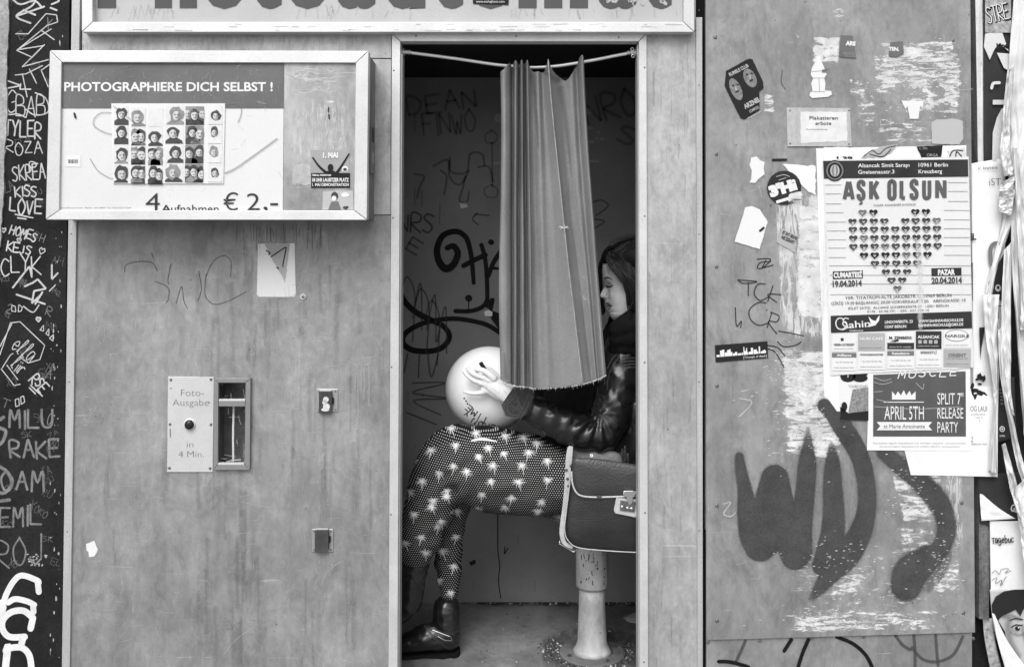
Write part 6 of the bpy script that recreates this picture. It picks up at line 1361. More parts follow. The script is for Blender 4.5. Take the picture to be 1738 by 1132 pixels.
# ---- boots
M_boot = mat('black_boot_leather', 0.012, 0.26, 0, 0.3, 20, bump=0.12, bscale=30, spec=.6)
def boot(pts_leg, pts_foot, name='boot', lab=None, sole=None):
    b_ = MB(); limb(b_, pts_leg, 24); limb(b_, pts_foot, 24); F = fuse(b_, .004, 6)
    for i, v in enumerate(F.v):
        x, y = pxof(v); d = .0022*noise.noise(Vector((x*.05, y*.12, 3)))+.0012*noise.noise(v*60)
        F.v[i] = v+F.n[i]*d
        if sole and F.v[i].z < sole: F.v[i].z = sole
    o = F.build(name, M_boot, person, smooth=True)
    if lab: o['label'] = lab
    return o, F
bB, BF = boot([(758,1032,.300,23,1.1),(758,1052,.295,23,1.05),(759,1076,.290,23,1.0)], [(760,1082,.288,22,1.0),(746,1080,.285,24,.95),(727,1080,.282,23,1.0),(706,1086,.280,19,1.2),(686,1092,.278,15,1.4),(668,1097,.278,12,1.5),(655,1100,.278,10,1.5)], sole=0.009)
bf_ = cast(BVHTree.FromPolygons([tuple(v) for v in BF.v], BF.f), .001)
def sole(mb, c0, c1, w, h, hy, z0=0.0):
    n_ = 26; top = []; 
    L_ = (c1-c0); ln = L_.length; d = L_.normalized(); sd_ = Vector((-d.y, d.x, 0))
    ring = []
    for i in range(n_):
        a = 2*math.pi*i/n_; u = .5-.5*math.cos(a); s_ = math.sin(a); ww = w*(1.0-.28*math.exp(-((u-.42)**2)/.02)); ring.append(c0+d*ln*u+sd_*ww*s_*(abs(s_)**-.35 if abs(s_) > .01 else 1))
    vs_ = [Vector((p.x, p.y, h)) for p in ring]+[Vector((p.x, p.y, z0)) for p in ring]
    mb.add(vs_, [tuple(range(n_)), tuple(range(2*n_-1, n_-1, -1))]+[(i, i+n_, (i+1) % n_+n_, (i+1) % n_) for i in range(n_)])
g0 = P(781, 1100, .288); g1 = P(652, 1100, .278)
b_ = MB(); sole(b_, Vector((g0.x, .290, 0)), Vector((g1.x-.02, .280, 0)), .043, .0115, 0, .005); sole(b_, Vector((g0.x, .291, 0)), Vector((g0.x-.075, .288, 0)), .036, .0135, 0, 0.0)
so = b_.build('sole', M_gap, bB); 
b_ = MB(); add_stroke(b_, [(781,1068),(765,1075),(745,1072),(722,1062)], 5, bf_, 0); add_stroke(b_, [(722,1062),(735,1080),(752,1094),(764,1100)], 4.5, bf_, 0); add_stroke(b_, [(744,1034),(744,1050),(748,1062)], 1.2, bf_, 0)
b_.build('boot_strap', mat('strap_leather', 0.03, 0.35, 0, .3), bB)
b_ = MB()
for pts_ in ([(735,1068),(764,1079)], [(744,1079),(755,1085),(766,1086)], [(765,1079),(767,1086)]): add_stroke(b_, pts_, .9, lambda x, y: (bf_(x, y)-Vector((0, .003, 0))) if bf_(x, y) else None, 0, 0, False)
b_.build('buckle', M_chrome, bB)
bA, AF = boot([(706,945,.215,25,1.1),(702,965,.215,25,1.1),(698,990,.215,24,1.1),(694,1015,.22,24,1.1)], [(693,1020,.22,24,1.1),(680,1034,.225,22,1.1),(665,1046,.23,18,1.3),(648,1054,.235,13,1.6)], lab='boot of the crossed leg, mostly in shadow behind the door frame')
b_ = MB(); af_ = cast(BVHTree.FromPolygons([tuple(v) for v in AF.v], AF.f), .001)
add_stroke(b_, [(678,990),(690,982),(698,978),(706,990),(722,1004)], 3, af_, 0); b_.build('boot_fold', mat('boot_fold_leather', .02, .2, 0, .3), bA)

# ---- jacket
M_lea = mat('black_leather', 0.010, 0.31, 0, 0.3, 25, (1, 1, 1.6), 0.30, 34, spec=.55, rv=.08)
b_ = MB()
limb(b_, [(1062,598,.26,40,.9),(1090,640,.30,62,1.5),(1098,700,.31,66,1.5),(1092,745,.31,64,1.5),(1086,775,.31,58,1.5)], 24)
limb(b_, [(1058,608,.225,36,.9),(1052,650,.205,37,.9),(1040,695,.190,37,.9),(1027,728,.178,33,.95),(1012,741,.170,30,1.0)], 24)
limb(b_, [(1022,738,.172,30,1.0),(985,733,.160,30,1.0),(945,716,.150,28,1.0),(915,700,.146,25,1.0),(890,688,.146,22,1.0),(877,684,.148,19,1.0)], 24)
limb(b_, [(1070,600,.40,34,.9),(1040,660,.44,34,.9),(1010,705,.46,32,.9),(960,690,.46,28,.9),(915,665,.44,22,.9),(895,655,.43,18,.9)], 20)
JK = fuse(b_, .0055, 6)
for i, v in enumerate(JK.v):
    x, y = pxof(v); nn = JK.n[i]; d = 0
    fr_ = v.y < .27 and x < 1030 and y > 655          # near forearm: folds across the sleeve
    e = math.exp(-((x-1005)**2+(y-735)**2)/1500)
    d += .0060*e*math.sin(math.atan2(y-700, x-1020)*13+.5*noise.noise(v*12))
    if v.y < .30: d += .0032*math.sin((x*.92+y*.38)*.24+1.5*noise.noise(v*14))*math.exp(-((x-950)**2/3600+(y-710)**2/3000))
    d += .0035*math.sin((y*.8-x*.55)*.16+1.5*noise.noise(v*11))*math.exp(-((x-1050)**2/2500+(y-670)**2/2600))
    d += .0028*noise.noise(Vector((v.x*26, v.y*26, v.z*34)))+.0016*noise.noise(v*65)
    JK.v[i] = v+nn*d
jk = JK.build('jacket', M_lea, person, smooth=True)
JB = bvh_of(JK); jf = cast(JB, .0012)
M_sti = mat('leather_stitch', 0.11, 0.4, 0, .2, soft=.8)
stroke('seam', [[(1030,660),(1034,635),(1046,612),(1062,596),(1086,584)],[(1026,652),(1028,632),(1040,608),(1058,590)],[(875,712),(905,735),(945,752),(985,762)]], 1.2, jf, M_sti, jk, .2)
b_ = MB()
for k_ in range(8): add_stroke(b_, [(1050+k_*1.5, 590+k_*5), (1062+k_, 587+k_*5.2), (1090, 584+k_*5.6)], 1.5, jf, 0, .2)
b_.build('quilting', M_sti, jk)['kind'] = 'stuff'
# cuff
b_ = MB(); ca_ = [(903,692,.146), (893,688.5,.1465), (880,683,.148), (869,678.5,.149), (868.5,678.3,.149), (880,683,.148)]
tube(b_, [P(*c) for c in ca_], [.0425, .0445, .0440, .0430, .0380, .0300], 36); CU = fuse(b_, .0022, 2)
b3_ = MB(); b3_.prism([(872,656),(851,687),(858,706),(879,711.5),(893,704),(908,672),(893,655)], .1015, .104)
b3_.build('cuff_tab', mat('cuff_tab_leather', 0.03, .36, 0, .35, 60, bump=.35, bscale=90, spec=.4), jk, bevel=.0015)
CU.build('cuff', mat('cuff_leather', 0.016, 0.36, 0, .3, 40, bump=.25, bscale=60), jk, smooth=True); cuf = plane(.1005)
stroke('cuff_stitching', [[(879,655),(868,672),(856,688),(861,706),(880,709)],[(883,658),(872,674),(861,688),(865,702),(878,705)],[(898,668),(888,690),(878,708)],[(903,672),(893,694),(883,712)],[(872,684),(878,681),(880,688),(874,692),(869,688)],[(870,696),(884,692)],[(877,672),(884,690)]], 1.0, cuf, M_sti, jk, .2)
b_ = MB()      # zip and open hem of the jacket, ribbed knit
limb(b_, [(1052,768,.205,30,.7),(1050,800,.20,32,.7)], 20); HM = fuse(b_, .004, 3)
for i, v in enumerate(HM.v): HM.v[i] = v+HM.n[i]*.003*math.sin(pxof(v)[0]*1.15)
HM.build('ribbed_side', mat('ribbed_leather', 0.03, 0.3, 0, .3), jk, smooth=True)
b_ = MB(); limb(b_, [(982,778,.165,19,.6),(1008,786,.155,24,.5),(1036,786,.16,22,.6)], 20); DN = fuse(b_, .004, 3)
DN.build('shirt_hem', mat('grey_denim', 0.16, .8, 0, .25, 60, fine=.15), person, smooth=True); df = cast(bvh_of(DN), .0014)
b_ = MB(); add_ell(b_, 1004, 773, 2.6, 2.6, df, 0, 12); add_ell(b_, 1004, 773, 1.2, 1.2, cast(bvh_of(DN), .002), 1, 8); b_.build('button', [M_alu, M_ink], person)
# dark jumper between curtain and forearm; scarf
M_knit = mat('black_knit', 0.010, 0.95, 0, .3, 60, bump=.5, bscale=160, spec=.1)
b_ = MB(); limb(b_, [(1062,575,.32,42,1.1),(1052,640,.31,60,1.2),(1035,700,.30,64,1.2),(1020,760,.29,56,1.3),(1000,790,.28,46,1.4)], 22); limb(b_, [(985,640,.31,34,1.),(960,680,.30,40,1.),(965,740,.28,30,1.)], 20)
fuse(b_, .008, 6).build('jumper', M_knit, person, smooth=True)
b_ = MB()
for q_ in ([(1050,560,.235,18,1.),(1082,546,.24,24,1.),(1120,545,.30,24,1.)], [(1050,575,.24,17,1.),(1080,568,.24,22,1.),(1120,566,.28,24,1.)], [(1046,548,.33,16,1.1),(1044,572,.34,18,1.1),(1052,596,.33,18,1.1)], [(1048,590,.25,15,1.),(1075,590,.25,18,1.),(1110,590,.28,20,1.)], [(1060,545,.38,20,1.),(1100,540,.42,24,1.)], [(1075,560,.32,38,1.),(1090,580,.33,40,1.)]): limb(b_, hsh(q_, -.055 if q_[0][2] < .3 else -.02), 18)
SCF = fuse(b_, .005, 5)
for i, v in enumerate(SCF.v): SCF.v[i] = v+SCF.n[i]*.003*noise.noise(v*38)
SCF.build('scarf', M_knit, person, smooth=True)
b_ = MB()     # fringe of the scarf behind the forearm
for i in range(46):
    x = random.uniform(925, 965); tube(b_, [P(x, 735, .20+random.uniform(0, .02)), P(x+random.uniform(-2, 8), 752, .195), P(x+random.uniform(0, 16), 768+random.uniform(-4, 8), .19)], .0012, 5)
b_.build('scarf_fringe', M_knit, person)['kind'] = 'stuff'

# ---- head: profile slices, looking left and slightly down
YH = 0.335+HO; kH = mm(YH)
M_skin = mat('skin', 0.70, 0.48, 0, .06, 40, bump=.05, bscale=200, fine=.04, spec=.35)
M_skin.node_tree.nodes['Principled BSDF'].inputs['Subsurface Weight'].default_value = .12
M_skin.node_tree.nodes['Principled BSDF'].inputs['Subsurface Radius'].default_value = (.01, .01, .01)
M_skin.node_tree.nodes['Principled BSDF'].inputs['Subsurface Scale'].default_value = .5
prof_ = [(412,1050),(420,1036),(430,1029),(440,1025),(448,1023),(456,1022.2),(464,1022.6),(470,1023.6),(474,1024),(479,1026),(483,1026.5),(488,1024.4),(493,1021.6),(497,1019.2),(500,1018.0),(502.5,1017.8),(505,1019.5),(507,1024),(509,1027.0),(512,1027.6),(514.5,1026.9),(517,1028),(518.8,1031.8),(520,1032.4),(521.5,1030.2),(524,1029.6),(527,1031.6),(530,1034.2),(534,1035.4),(538,1036.6),(541.5,1039.5),(544.5,1044.5),(547,1052)]
base_ = [(412,1052),(420,1038),(430,1031),(445,1026),(460,1025.5),(474,1027.5),(483,1030),(495,1032),(505,1033),(515,1034),(525,1036),(535,1039),(542,1044),(547,1053)]
def lerp(T, t):
    for (a, x), (b, y) in zip(T[:-1], T[1:]):
        if t <= b: return x+(y-x)*max(0, (t-a))/(b-a)
    return T[-1][1]
wid_ = [(412,22),(425,36),(440,42),(460,44),(475,43),(490,42),(505,40),(515,37),(525,33),(535,28),(542,22),(547,14)]
backx_ = [(412,1100),(430,1126),(460,1134),(500,1128),(520,1112),(530,1096),(547,1078)]
b_ = MB(); rows_ = 74; NA = 64; hv = []
for j in range(rows_+1):
    t = 412+(547-412)*j/rows_
    pf, bx, w, bk = lerp(prof_, t), lerp(base_, t), lerp(wid_, t), lerp(backx_, t)
    cx = (bx+bk)/2; a_ = (bk-bx)/2
    for i in range(NA):
        an = 2*math.pi*i/NA; ca, sa = math.cos(an), math.sin(an)
        x = cx-a_*(abs(ca)**.85)*(1 if ca > 0 else -1); yy = w*(abs(sa)**.80)*(1 if sa > 0 else -1)
        if ca > 0:
            side = abs(yy)
            if t > 478 and t < 509: sg_ = 2.6+5.2*max(0, (t-490)/16)
            elif t >= 509 and t < 532: sg_ = 14
            else: sg_ = 30
            x += (pf-bx)*math.exp(-(side/sg_)**2)
            # eye socket, cheekbone, mouth corner
            x += 4.0*math.exp(-((side-15)/8)**2-((t-485)/7)**2) - 2.6*math.exp(-((side-15)/6.5)**2-((t-487)/4.2)**2)
            x -= 1.6*math.exp(-((side-17)/9)**2-((t-473)/4)**2) + 2.0*math.exp(-((side-24)/10)**2-((t-502)/9)**2)
            x += 1.5*math.exp(-((side-14)/4)**2-((t-519)/4)**2)
            x -= 1.6*math.exp(-((side-6)/2.6)**2-((t-503)/3.2)**2)*1.2
        # small skull tilt towards the street
        hv.append(P(x, t, YH+yy*kH*1.0))
b_.add(hv, [(j*NA+i, j*NA+(i+1) % NA, (j+1)*NA+(i+1) % NA, (j+1)*NA+i) for j in range(rows_) for i in range(NA)]+[tuple(range(NA)), tuple((rows_)*NA+i for i in reversed(range(NA)))])
limb(b_, [(1080,520,.345+HO,25,.95),(1086,560,.35+HO*.6,26,1.),(1092,585,.35,30,1.1)], 20)
# ear hint under the hair
headmb = b_

# ---- balloon
BR = 72.5*mm(.33)
bc = P(829.5, 660, .33)
ball = thing('balloon', 'large white inflated balloon with black handwriting, held on the lap', 'balloon', bc-Vector((0, 0, BR)))
b_ = MB(); nu_, nv_ = 64, 40; vs_ = []
for j in range(nv_+1):
    th = math.pi*j/nv_
    for i in range(nu_): ph = 2*math.pi*i/nu_; vs_.append(bc+Vector((math.sin(th)*math.cos(ph)*1.01, math.sin(th)*math.sin(ph), math.cos(th)*(.985)))*BR)
b_.add(vs_, [(j*nu_+i, (j+1)*nu_+i, (j+1)*nu_+(i+1) % nu_, j*nu_+(i+1) % nu_) for j in range(nv_) for i in range(nu_)])
M_bal = mat('white_latex', 0.88, 0.28, 0, .03, 3, coat=.3, spec=.5)
M_bal.node_tree.nodes['Principled BSDF'].inputs['Subsurface Weight'].default_value = .25
M_bal.node_tree.nodes['Principled BSDF'].inputs['Subsurface Radius'].default_value = (.03, .03, .03)
b_.build('skin', M_bal, ball, smooth=True); balB = BVHTree.FromPolygons([tuple(v) for v in vs_], b_.f)
bmap = cast(balB, .0009)
b_ = MB(); kd = (P(905, 692, .36)-bc).normalized(); kn = bc+kd*BR*.985
tube(b_, [kn, kn+kd*.012, kn+kd*.016, kn+kd*.026], [.014, .006, .005, .011], 14); b_.build('knot', M_bal, ball, smooth=True)
def bal_word(s, pts, size, lw, flip=True):
    """capital letters upside down along the curve, as the writer sees them"""
    for ch, (x, y, ang) in zip(s, pts):
        mb = MB(); c_, s_ = math.cos(R(ang)), math.sin(R(ang))
        for pl in SF[ch]:
            q_ = [(x+((a-.5)*size*.8)*c_-(-(b-.5)*size)*s_, y+((a-.5)*size*.8)*s_+(-(b-.5)*size)*c_) for a, b in pl]
            add_stroke(mb, q_, lw, bmap, 0, 0, len(pl) > 4, 5)
        mb.build('lettering', M_ink, ball)
b_ = MB()
for x, y in ((788, 676), (791, 680.5), (793.5, 685)): add_ell(b_, x, y, 1.5, 1.5, bmap, 0, 10); 
b_.build('dots', M_ink, ball)
bal_word('TIME', [(823,713,205),(813.5,706.5,210),(804.5,700.5,212),(796,693,222)], 10, 1.7)
bal_word('NOPU', [(805,714.5,35),(816,719,25),(826,723,195),(837,725,190)], 9, 1.6)
bal_word('A', [(792,702.5,30)], 7, 1.3)
stroke('lettering', [[(803,722),(808,725),(806,729),(812,728)]], 1.3, bmap, M_ink, ball, 0)

# ---- near hand on the balloon (back of the hand to the street)
def onball(x, y, lift):
    h = bmap(x, y)
    Y = h.y if h is not None else bc.y-.03
    return Y-lift
def fpt(x, y, r, lift): return (x, y, onball(x, y, lift), r, 1.0)
hb = MB()
wr = .165
limb(hb, [(885,688,.150,14,.75),(866,675,.155,13.5,.72),(850,663,.160,13.5,.62),(838,653,.164,14.5,.52),(829,647,.168,13.5,.5)], 20)
limb(hb, [(848,672,.165,8,.8),(832,663,.170,7.5,.8),(822,660,.175,7,.8)], 16)          # heel of the palm
limb(hb, [(838,642,.158,6.6,.9),(829,634,.158,5.8,.95),(819,629,.160,5.1,1),(810,627,.165,4.6,1),(806,632,.176,4.0,1)], 16)      # index, bent
limb(hb, [(832,646,.162,6.2,.9),(821,641,.166,4.9,1),(808,637,.168,4.6,1),(799,631,.172,4.2,1),(794,625,.180,3.5,1)], 16)   # middle
limb(hb, [(828,653,.166,5.8,.9),(816,650,.171,4.8,1),(803,645,.174,4.3,1),(794,638,.179,3.9,1),(788,631.5,.187,3.2,1)], 16)   # ring
limb(hb, [(830,661,.170,5.6,.9),(818,666,.175,4.4,1),(806,667.5,.178,3.9,1),(796,666.5,.182,3.5,1),(788.5,665,.188,2.8,1)], 16)  # little
limb(hb, [(852,655,.172,6.2,.9),(842,640,.182,5.8,1),(832,628,.184,5.1,1),(822,624,.178,4.6,1),(817,625,.172,3.9,1)], 16)   # thumb behind, pinching the pen
handmb = hb
# ---- far hand steadying the balloon from behind
hb = MB(); limb(hb, [(900,650,.43,14,.9),(880,640,.45,15,.7),(862,632,.455,15,.6)], 18)
for a_, (x, y) in enumerate(((838, 610), (832, 622), (834, 634), (840, 644))): limb(hb, [(862,624+a_*5,.455,6,.9),((862+x)/2,(620+a_*5+y)/2,.470,5.2,1),(x,y,.472,4.2,1)], 12)
limb(hb, [(872,630,.44,7,.9),(868,612,.445,6,1),(860,602,.45,4.8,1)], 12)
farmb = hb
# one continuous body: head, neck, trunk, arms, hands, legs under the clothes
trunk = MB()
limb(trunk, [(1094,585,.33,24,1.1),(1100,640,.33,38,1.5),(1102,720,.33,38,1.4),(1080,790,.30,40,1.5),(1040,812,.28,38,1.7)], 18)
limb(trunk, [(1090,600,.31,18,1.),(1064,618,.245,18,1.),(1052,660,.21,18,1.),(1024,735,.182,17,1.),(985,728,.165,15,1.),(940,712,.155,14,.9),(900,694,.15,13,.9),(880,684,.151,13,.8)], 18)
limb(trunk, [(1090,600,.36,18,1.),(1070,612,.40,18,1.),(1040,664,.44,17,1.),(1005,700,.455,16,1.),(955,686,.455,14,1.),(915,662,.44,13,.9),(896,650,.432,12,.9)], 18)
for LG, c_ in ((legA, .55), (legB, .55)): limb(trunk, [(p[0], p[1], p[2], p[3]*c_, 1.0) for p in LG], 16)
limb(trunk, [(706,925,.213,16,1.),(698,985,.215,14,1.),(693,1012,.22,13,1.),(668,1040,.23,10,1.)], 14); limb(trunk, [(761,1000,.305,9,1.),(760,1060,.293,10,1.),(745,1082,.286,10,1.),(700,1094,.28,8,1.)], 14)
for part in (headmb, handmb, farmb): trunk.add(part.v, part.f)
body = fuse(trunk, .0019, 3, .5)
bo = body.build('body', M_skin, person, smooth=True); HD = body
hdB = bvh_of(body)
hf0 = cast(hdB, .0006)
stroke('skin_creases', [[(813,640.5),(815,643)],[(809,648),(811,651)],[(806,634.5),(808,638)],[(812,662),(812.5,665)],[(822,640),(824,643)],[(818,649),(819.5,652)],[(858,664),(862,672)],[(855,662),(858,668)],[(834,658),(842,664),(848,668)]], .8, hf0, mat('skin_crease', .30, .6, soft=.35), person, .6, False)
hf = cast(hdB, .0007); hf2 = cast(hdB, .0011)
M_brow = mat('brow_hair', 0.03, .8, soft=.75); M_lip = mat('lip', 0.20, .4, 0, .1); M_freckle = mat('freckle', 0.24, .8, soft=.4)
b_ = MB(); add_stroke(b_, [(1025.5,474),(1029,471.5),(1034,472),(1040,475.5)], [3.2,3.6,2.6,.8], hf, 0, .35); b_.build('eyebrow', M_brow, bo)
b_ = MB(); add_stroke(b_, [(1028.6,484.5),(1031.5,487.0),(1036,486.6),(1041,484.0)], [1.6,2.6,2.3,1.0], hf2, 0, 0)
for x, y, dx, dy in ((1029,485.5,-2.6,1.0),(1030.5,486.5,-2.4,1.8),(1032,487,-1.8,2.2)): add_stroke(b_, [(x, y), (x+dx, y+dy)], [1, .4], hf2, 0, 0, False)
add_stroke(b_, [(1030,481.6),(1034,480.6),(1039,481.6)], [.6,.9,.4], hf2, 0, 0); b_.build('eyelashes', M_ink, bo)
b_ = MB(); add_stroke(b_, [(1027.5,515.5),(1030.5,515.0),(1035,518.4)], [1.4,2.6,.8], hf, 0, .2); add_stroke(b_, [(1030,523.8),(1033,523.6),(1038,520.4)], [2.2,3.4,.9], hf, 0, .2); b_.build('lips', M_lip, bo)
b_ = MB(); add_stroke(b_, [(1029,519.0),(1033.5,519.4),(1038,519.6)], [1.8,2.0,.5], hf2, 0, 0); add_stroke(b_, [(1022.4,505.2),(1025.4,505.6)], [1.0,1.5], hf2, 0, 0); add_stroke(b_, [(1028.4,502),(1030.2,499),(1029.4,496.4)], .7, hf2, 0, 0); b_.build('mouth_and_nostril', mat('mouth_dark', .04, .6), bo)
b_ = MB()
for i in range(46): x, y = random.uniform(1036, 1062), random.uniform(492, 520); add_ell(b_, x, y, .35, .35, hf, 0, 5) if hf(x, y) and all(hf(x+a, y+c) for a, c in ((.5, .5), (-.5, .5), (.5, -.5), (-.5, -.5))) else None
b_.build('freckles', M_freckle, bo)['kind'] = 'stuff'  # small freckle dots scattered over the cheek
# ---- hair
hh = MB()
limb(hh, hsh([(1046,440,.335,26,1.5),(1070,440,.335,36,1.45),(1095,450,.335,44,1.25),(1110,480,.335,46,1.15),(1112,520,.33,40,1.2),(1108,560,.33,34,1.2)]), 26)
limb(hh, hsh([(1040,436,.27,10,1.),(1054,450,.272,13,.8),(1070,466,.270,17,.7),(1083,488,.268,18,.7),(1092,512,.268,17,.7)]), 20)
HS = fuse(hh, .004, 4)
hro = HS.build('hair', mat('dark_hair_base', 0.008, .5, 0, .2, 30, spec=.3), person, smooth=True)
M_hair = mat('dark_hair_strand', 0.009, .42, 0, .5, 40, spec=.22)
M_hair2 = mat('brown_hair_strand', 0.028, .36, 0, .5, 40, spec=.4)
def strand(mb, pts, w0, w1, n_=6):
    C = catmull(hsh(pts), n_); K = len(C)
    ph = random.uniform(0, 6); am = random.uniform(0, .0012)
    W = [P(*c)+Vector((am*math.sin(i*.5+ph), am*math.cos(i*.4+ph), 0)) for i, c in enumerate(C)]; k_ = random.uniform(.35, 1.0)
    tube(mb, W, [(w0*(1-i/K)+w1*i/K)*(.35 if i == K-1 else 1)*k_ for i in range(K)], 4, 1 if random.random() < .22 else 0, False)
b_ = MB()
for i in range(900):
    s_ = random.random(); top = (1040+48*s_+random.uniform(-2, 2), 412-8*s_+random.uniform(0, 12)+12*(1-s_)**2, .335-.03-.04*random.random())
    # near-side locks sweep from the parting, past the temple, to the ear and down
    e = random.random()
    x1 = 1030+58*e; 
    mid1 = (1029+50*e+random.uniform(-1, 1), 436+16*e*random.random(), .27-.012*random.random())
    mid2 = (1046+44*e, 466+random.uniform(-2, 2)+8*e, .236+random.uniform(-.004, .008)); mid3 = (1063+34*e, 492+6*e, .228+random.uniform(-.003, .01)); end = (1070+30*e+random.uniform(-2, 2), 522+30*e*random.random(), .232+random.uniform(-.002, .012))
    strand(b_, [top, mid1, mid2, mid3, end], .0011, .0006)
for i in range(150):      # locks on the far side, falling in front of the face
    j = random.uniform(-1, 1); x = random.random()
    strand(b_, [(1040+5*x, 416+10*x, .36), (1022+5*x, 436+3*x, .385), (1015.5+6*x, 456, .405), (1016.5+6*x, 486, .41), (1019+6*x, 512, .41), (1022+5*x+j, 536-6*x, .405)], .0011, .0006)
for i in range(140):      # crown
    s_ = random.random(); strand(b_, [(1030+20*s_, 424-6*s_+random.uniform(-1, 1), .33-.05*random.random()), (1052+16*s_, 411+random.uniform(-2, 1), .33-.03*random.random()), (1085, 404+random.uniform(-1, 10), .32-.05*random.random()), (1120, 415, .32)], .0009, .0006)
for i in range(34):       # loose locks at the temple and cheek
    j = random.uniform(-1.5, 1.5); strand(b_, [(1034+j, 428, .262), (1042+j, 452, .250), (1056+j, 476, .238), (1064+j*1.6, 498, .228), (1067+j*2, 520, .226), (1071+j*2, 540, .225)], .0009, .0004)
for i in range(60):       # flyaways
    s_ = random.random(); strand(b_, [(1028+30*s_, 425-10*s_, .33), (1034+34*s_, 414-8*s_+random.uniform(-6, 2), .33), (1056+30*s_, 404+random.uniform(-7, 2), .33), (1082+16*s_, 402+random.uniform(-4, 5), .33)], .00022, .00015)
b_.build('hair_strands', [M_hair, M_hair2], hro, smooth=True)['kind'] = 'stuff'
b_ = MB()
for i in range(7): c = P(1074-i*.9+random.uniform(-1, 1), 513+i*1.6, .222+HO); lathe(b_, c, [(.0008, c.z-.001), (.0018, c.z), (.0008, c.z+.0012)], 6)
for p in b_.v: pass
b_.build('earring', M_chrome, person)

# ---- marker pen held in the hand
pen = thing('marker_pen', 'short black marker pen gripped in the hand against the balloon', 'pen', P(826, 634, .168))
b_ = MB(); a = P(815.5, 615, .168); c = P(823, 628, .172); tube(b_, [a, a.lerp(c, .06), a.lerp(c, .94), c], [.0052, .006, .006, .0055], 14); b_.build('cap', M_ink, pen, smooth=False, bevel=.0005)
b_ = MB(); tube(b_, [c, P(833, 645, .178)], .005, 12); b_.build('barrel', M_lg, pen)

# ================================================================== BAG
bag = thing('satchel', 'dark grained leather satchel with pale piping and metal clasp, resting against the hip', 'bag', P(1020, 935, .10))
M_bagl = mat('dark_grained_leather', 0.020, 0.33, 0, .3, 10, (1, 1, 2.2), 0.35, 150, spec=.5, rv=.06)
M_flap = mat('pebbled_flap_leather', 0.036, 0.38, 0, .22, 12, (1, 1, 1), 0.5, 220, spec=.5)
M_pip = mat('pale_leather_trim', 0.42, 0.6, 0, .16, 30, bump=.15, bscale=90, fine=.08)
YG = .075
def pillow(mb, out, Yc, t, bulge, nr=7):
    """closed outline (px) swollen in depth: front and back domes joined at the rim"""
    C = catmull(out+[out[0]], 5)[:-1]; N = len(C); cx = sum(c[0] for c in C)/N; cy = sum(c[1] for c in C)/N
    rings = []
    for sgn in (-1, 1):
        for r in range(nr+1):
            s_ = 1-r/nr*1.0; dep = t+bulge*(1-s_**3.2)
            ring = [P(cx+(c[0]-cx)*max(s_, .02), cy+(c[1]-cy)*max(s_, .02), Yc+sgn*dep) for c in C]; rings.append(ring)
    vs_ = [v for r in rings for v in r]; fs = []
    for s0 in (0, nr+1):
        for r in range(nr):
            for i in range(N):
                a, b2 = (s0+r)*N+i, (s0+r)*N+(i+1) % N; fs.append((a, a+N, b2+N, b2) if s0 else (a, b2, b2+N, a+N))
        fs.append(tuple((s0+nr)*N+i for i in range(N)))
    for i in range(N): fs.append((i, (nr+1)*N+i, (nr+1)*N+(i+1) % N, (i+1) % N))
    mb.add(vs_, fs)
bodyo = [(972,786),(1020,782),(1080,790),(1140,800),(1150,860),(1146,930),(1120,940),(1050,935),(985,929),(966,918),(959,900),(961,870),(967,830)]
b_ = MB(); pillow(b_, bodyo, YG+.03, .030, .016); b_.build('body', M_bagl, bag, smooth=True)
flo = [(971,782),(980,777),(1020,779),(1085,789),(1140,797),(1142,838),(1085,842),(1030,843),(995,843),(980,836),(973,822),(971,800)]
b_ = MB(); pillow(b_, flo, YG-.0125, .004, .010); b_.build('flap', M_flap, bag, smooth=True)
b_ = MB(); tube(b_, [P(x, y, Y) for x, y, Y in catmull([(970,800,YG-.018),(972,822,YG-.018),(979,836.5,YG-.018),(990,842,YG-.019),(1010,843.5,YG-.020),(1040,843,YG-.020),(1085,841.5,YG-.020),(1130,840,YG-.018)], 6)], .0026, 8); b_.build('piping', M_pip, bag, smooth=True)
b_ = MB(); tube(b_, [P(x, y, Y) for x, y, Y in catmull([(969,800,YG-.004),(966,830,YG-.004),(961,870,YG-.004),(958.5,900,YG-.004),(965,918,YG-.004),(984,929.5,YG-.004),(1040,935,YG-.004),(1100,938,YG-.004)], 6)], .0016, 6); b_.build('lower_piping', M_pip, bag, smooth=True)
# pale gusset strap wrapping the side
def ribbon(mb, pts, w, Y0, Y1, m=0):
    C = catmull(pts, 6); vs_ = []
    for i, c in enumerate(C):
        a = C[max(i-1, 0)]; b2 = C[min(i+1, len(C)-1)]; tx, ty = b2[0]-a[0], b2[1]-a[1]; l = math.hypot(tx, ty); nx, ny = -ty/l, tx/l; ww = c[2] if len(c) > 2 else w
        for sgn in (-1, 1): vs_.append(P(c[0]+nx*sgn*ww/2, c[1]+ny*sgn*ww/2, Y0))
        for sgn in (1, -1): vs_.append(P(c[0]+nx*sgn*ww/2, c[1]+ny*sgn*ww/2, Y1))
    K = len(C); fs = [(i*4+k_, i*4+(k_+1) % 4, (i+1)*4+(k_+1) % 4, (i+1)*4+k_) for i in range(K-1) for k_ in range(4)]+[(3, 2, 1, 0), tuple((K-1)*4+k_ for k_ in range(4))]
    mb.add(vs_, fs, m)
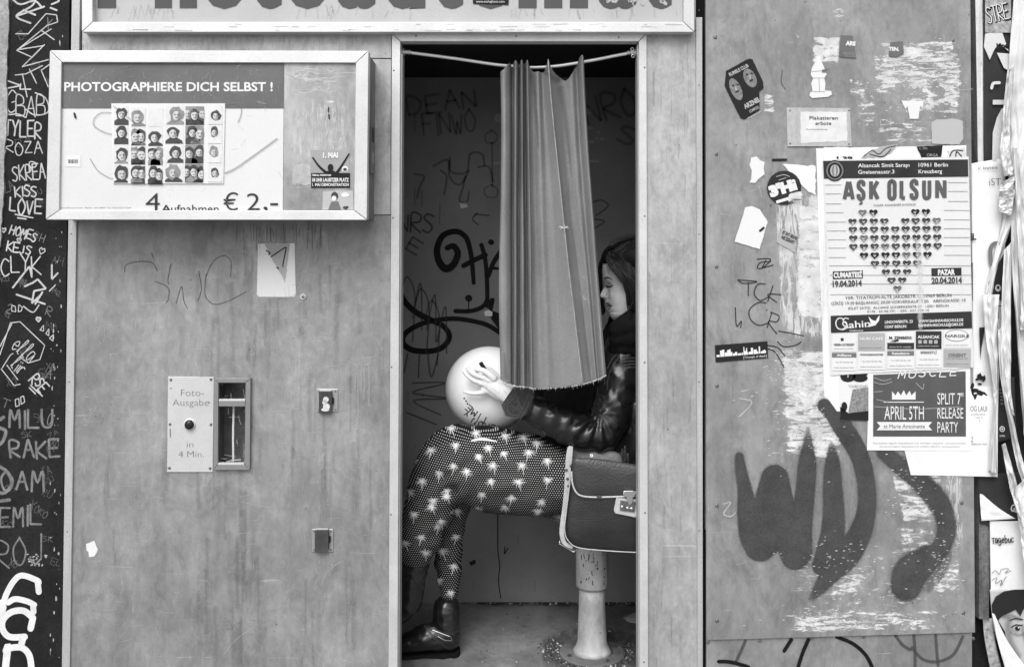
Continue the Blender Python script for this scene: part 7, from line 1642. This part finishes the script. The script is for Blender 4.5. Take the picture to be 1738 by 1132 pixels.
b_ = MB(); ribbon(b_, [(968,759,9),(966,775,11),(964,800,10),(963,830,11),(960,860,11),(955,890,9),(954,908,8),(959,922,7),(972,929,5)], 10, YG+.008, YG+.06); b_.build('side_strap', M_pip, bag, smooth=False, bevel=.001)
b_ = MB(); ribbon(b_, [(969,757,7),(968,764,8),(967,770,8)], 9, YG+.028, YG+.034); b_.build('shoulder_strap', M_pip, bag, bevel=.0008)
for x, y in ((961,797),(963,812),(965,824),(969,790)):
    b_ = MB(); disc_profile(b_, x, y, YG+.006, [(2.4, YG+.0078), (2.4, YG+.005), (1.6, YG+.004)], 10); b_.build('rivet', M_steel, bag)
b_ = MB(); tube(b_, [P(*c) for c in ((951,915,YG+.02),(949,922,YG+.016),(974,936.5,YG+.012),(979,931,YG+.014),(981,926,YG+.02))], .0014, 8); tube(b_, [P(951,919,YG+.014), P(977,933,YG+.010)], .0011, 8); b_.build('buckle', M_chrome, bag, smooth=True)
cz = YG-.026
b_ = MB(); b_.prism([(1046,845),(1083,847),(1081,869),(1079,878),(1044,871),(1042,866)], cz+.003, cz+.008); clp = b_.build('clasp_patch', M_pip, bag, bevel=.0008)
b_ = MB(); b_.prism([(1053,849),(1079,851),(1077,869),(1052,866)], cz, cz+.0028); b_.build('clasp_plate', mat('worn_clasp_metal', .25, .3, .9, .5, 60), clp, bevel=.0006)
b_ = MB(); b_.prism([(1059,833),(1064,832.5),(1074,832.5),(1079,834),(1080,838),(1077,842),(1074,845),(1074,852),(1069,858),(1065,852),(1064,844),(1059,841),(1057,837)], cz-.006, cz-.0005); b_.build('clasp', M_chrome, clp, bevel=.0015)
for x, y in ((1056,860),(1065,862),(1072,863)):
    b_ = MB(); disc_profile(b_, x, y, cz, [(2.6, cz), (2.4, cz-.0015), (1.2, cz-.0026)], 12); b_.build('stud', M_chrome, clp, smooth=True)
b_ = MB(); b_.prism([(1013,840.5),(1021,840.5),(1021,845.5),(1013,845.5)], YG-.026, YG-.021); b_.build('loop', M_steel, bag)

for o_ in bpy.data.objects:
    if o_.name.split('.')[0] in ('wear_marks', 'bare_patches', 'letter_chips', 'grime', 'paste_runs', 'creases', 'floral_print', 'scarf_fringe', 'scratches'): o_['kind'] = 'stuff'
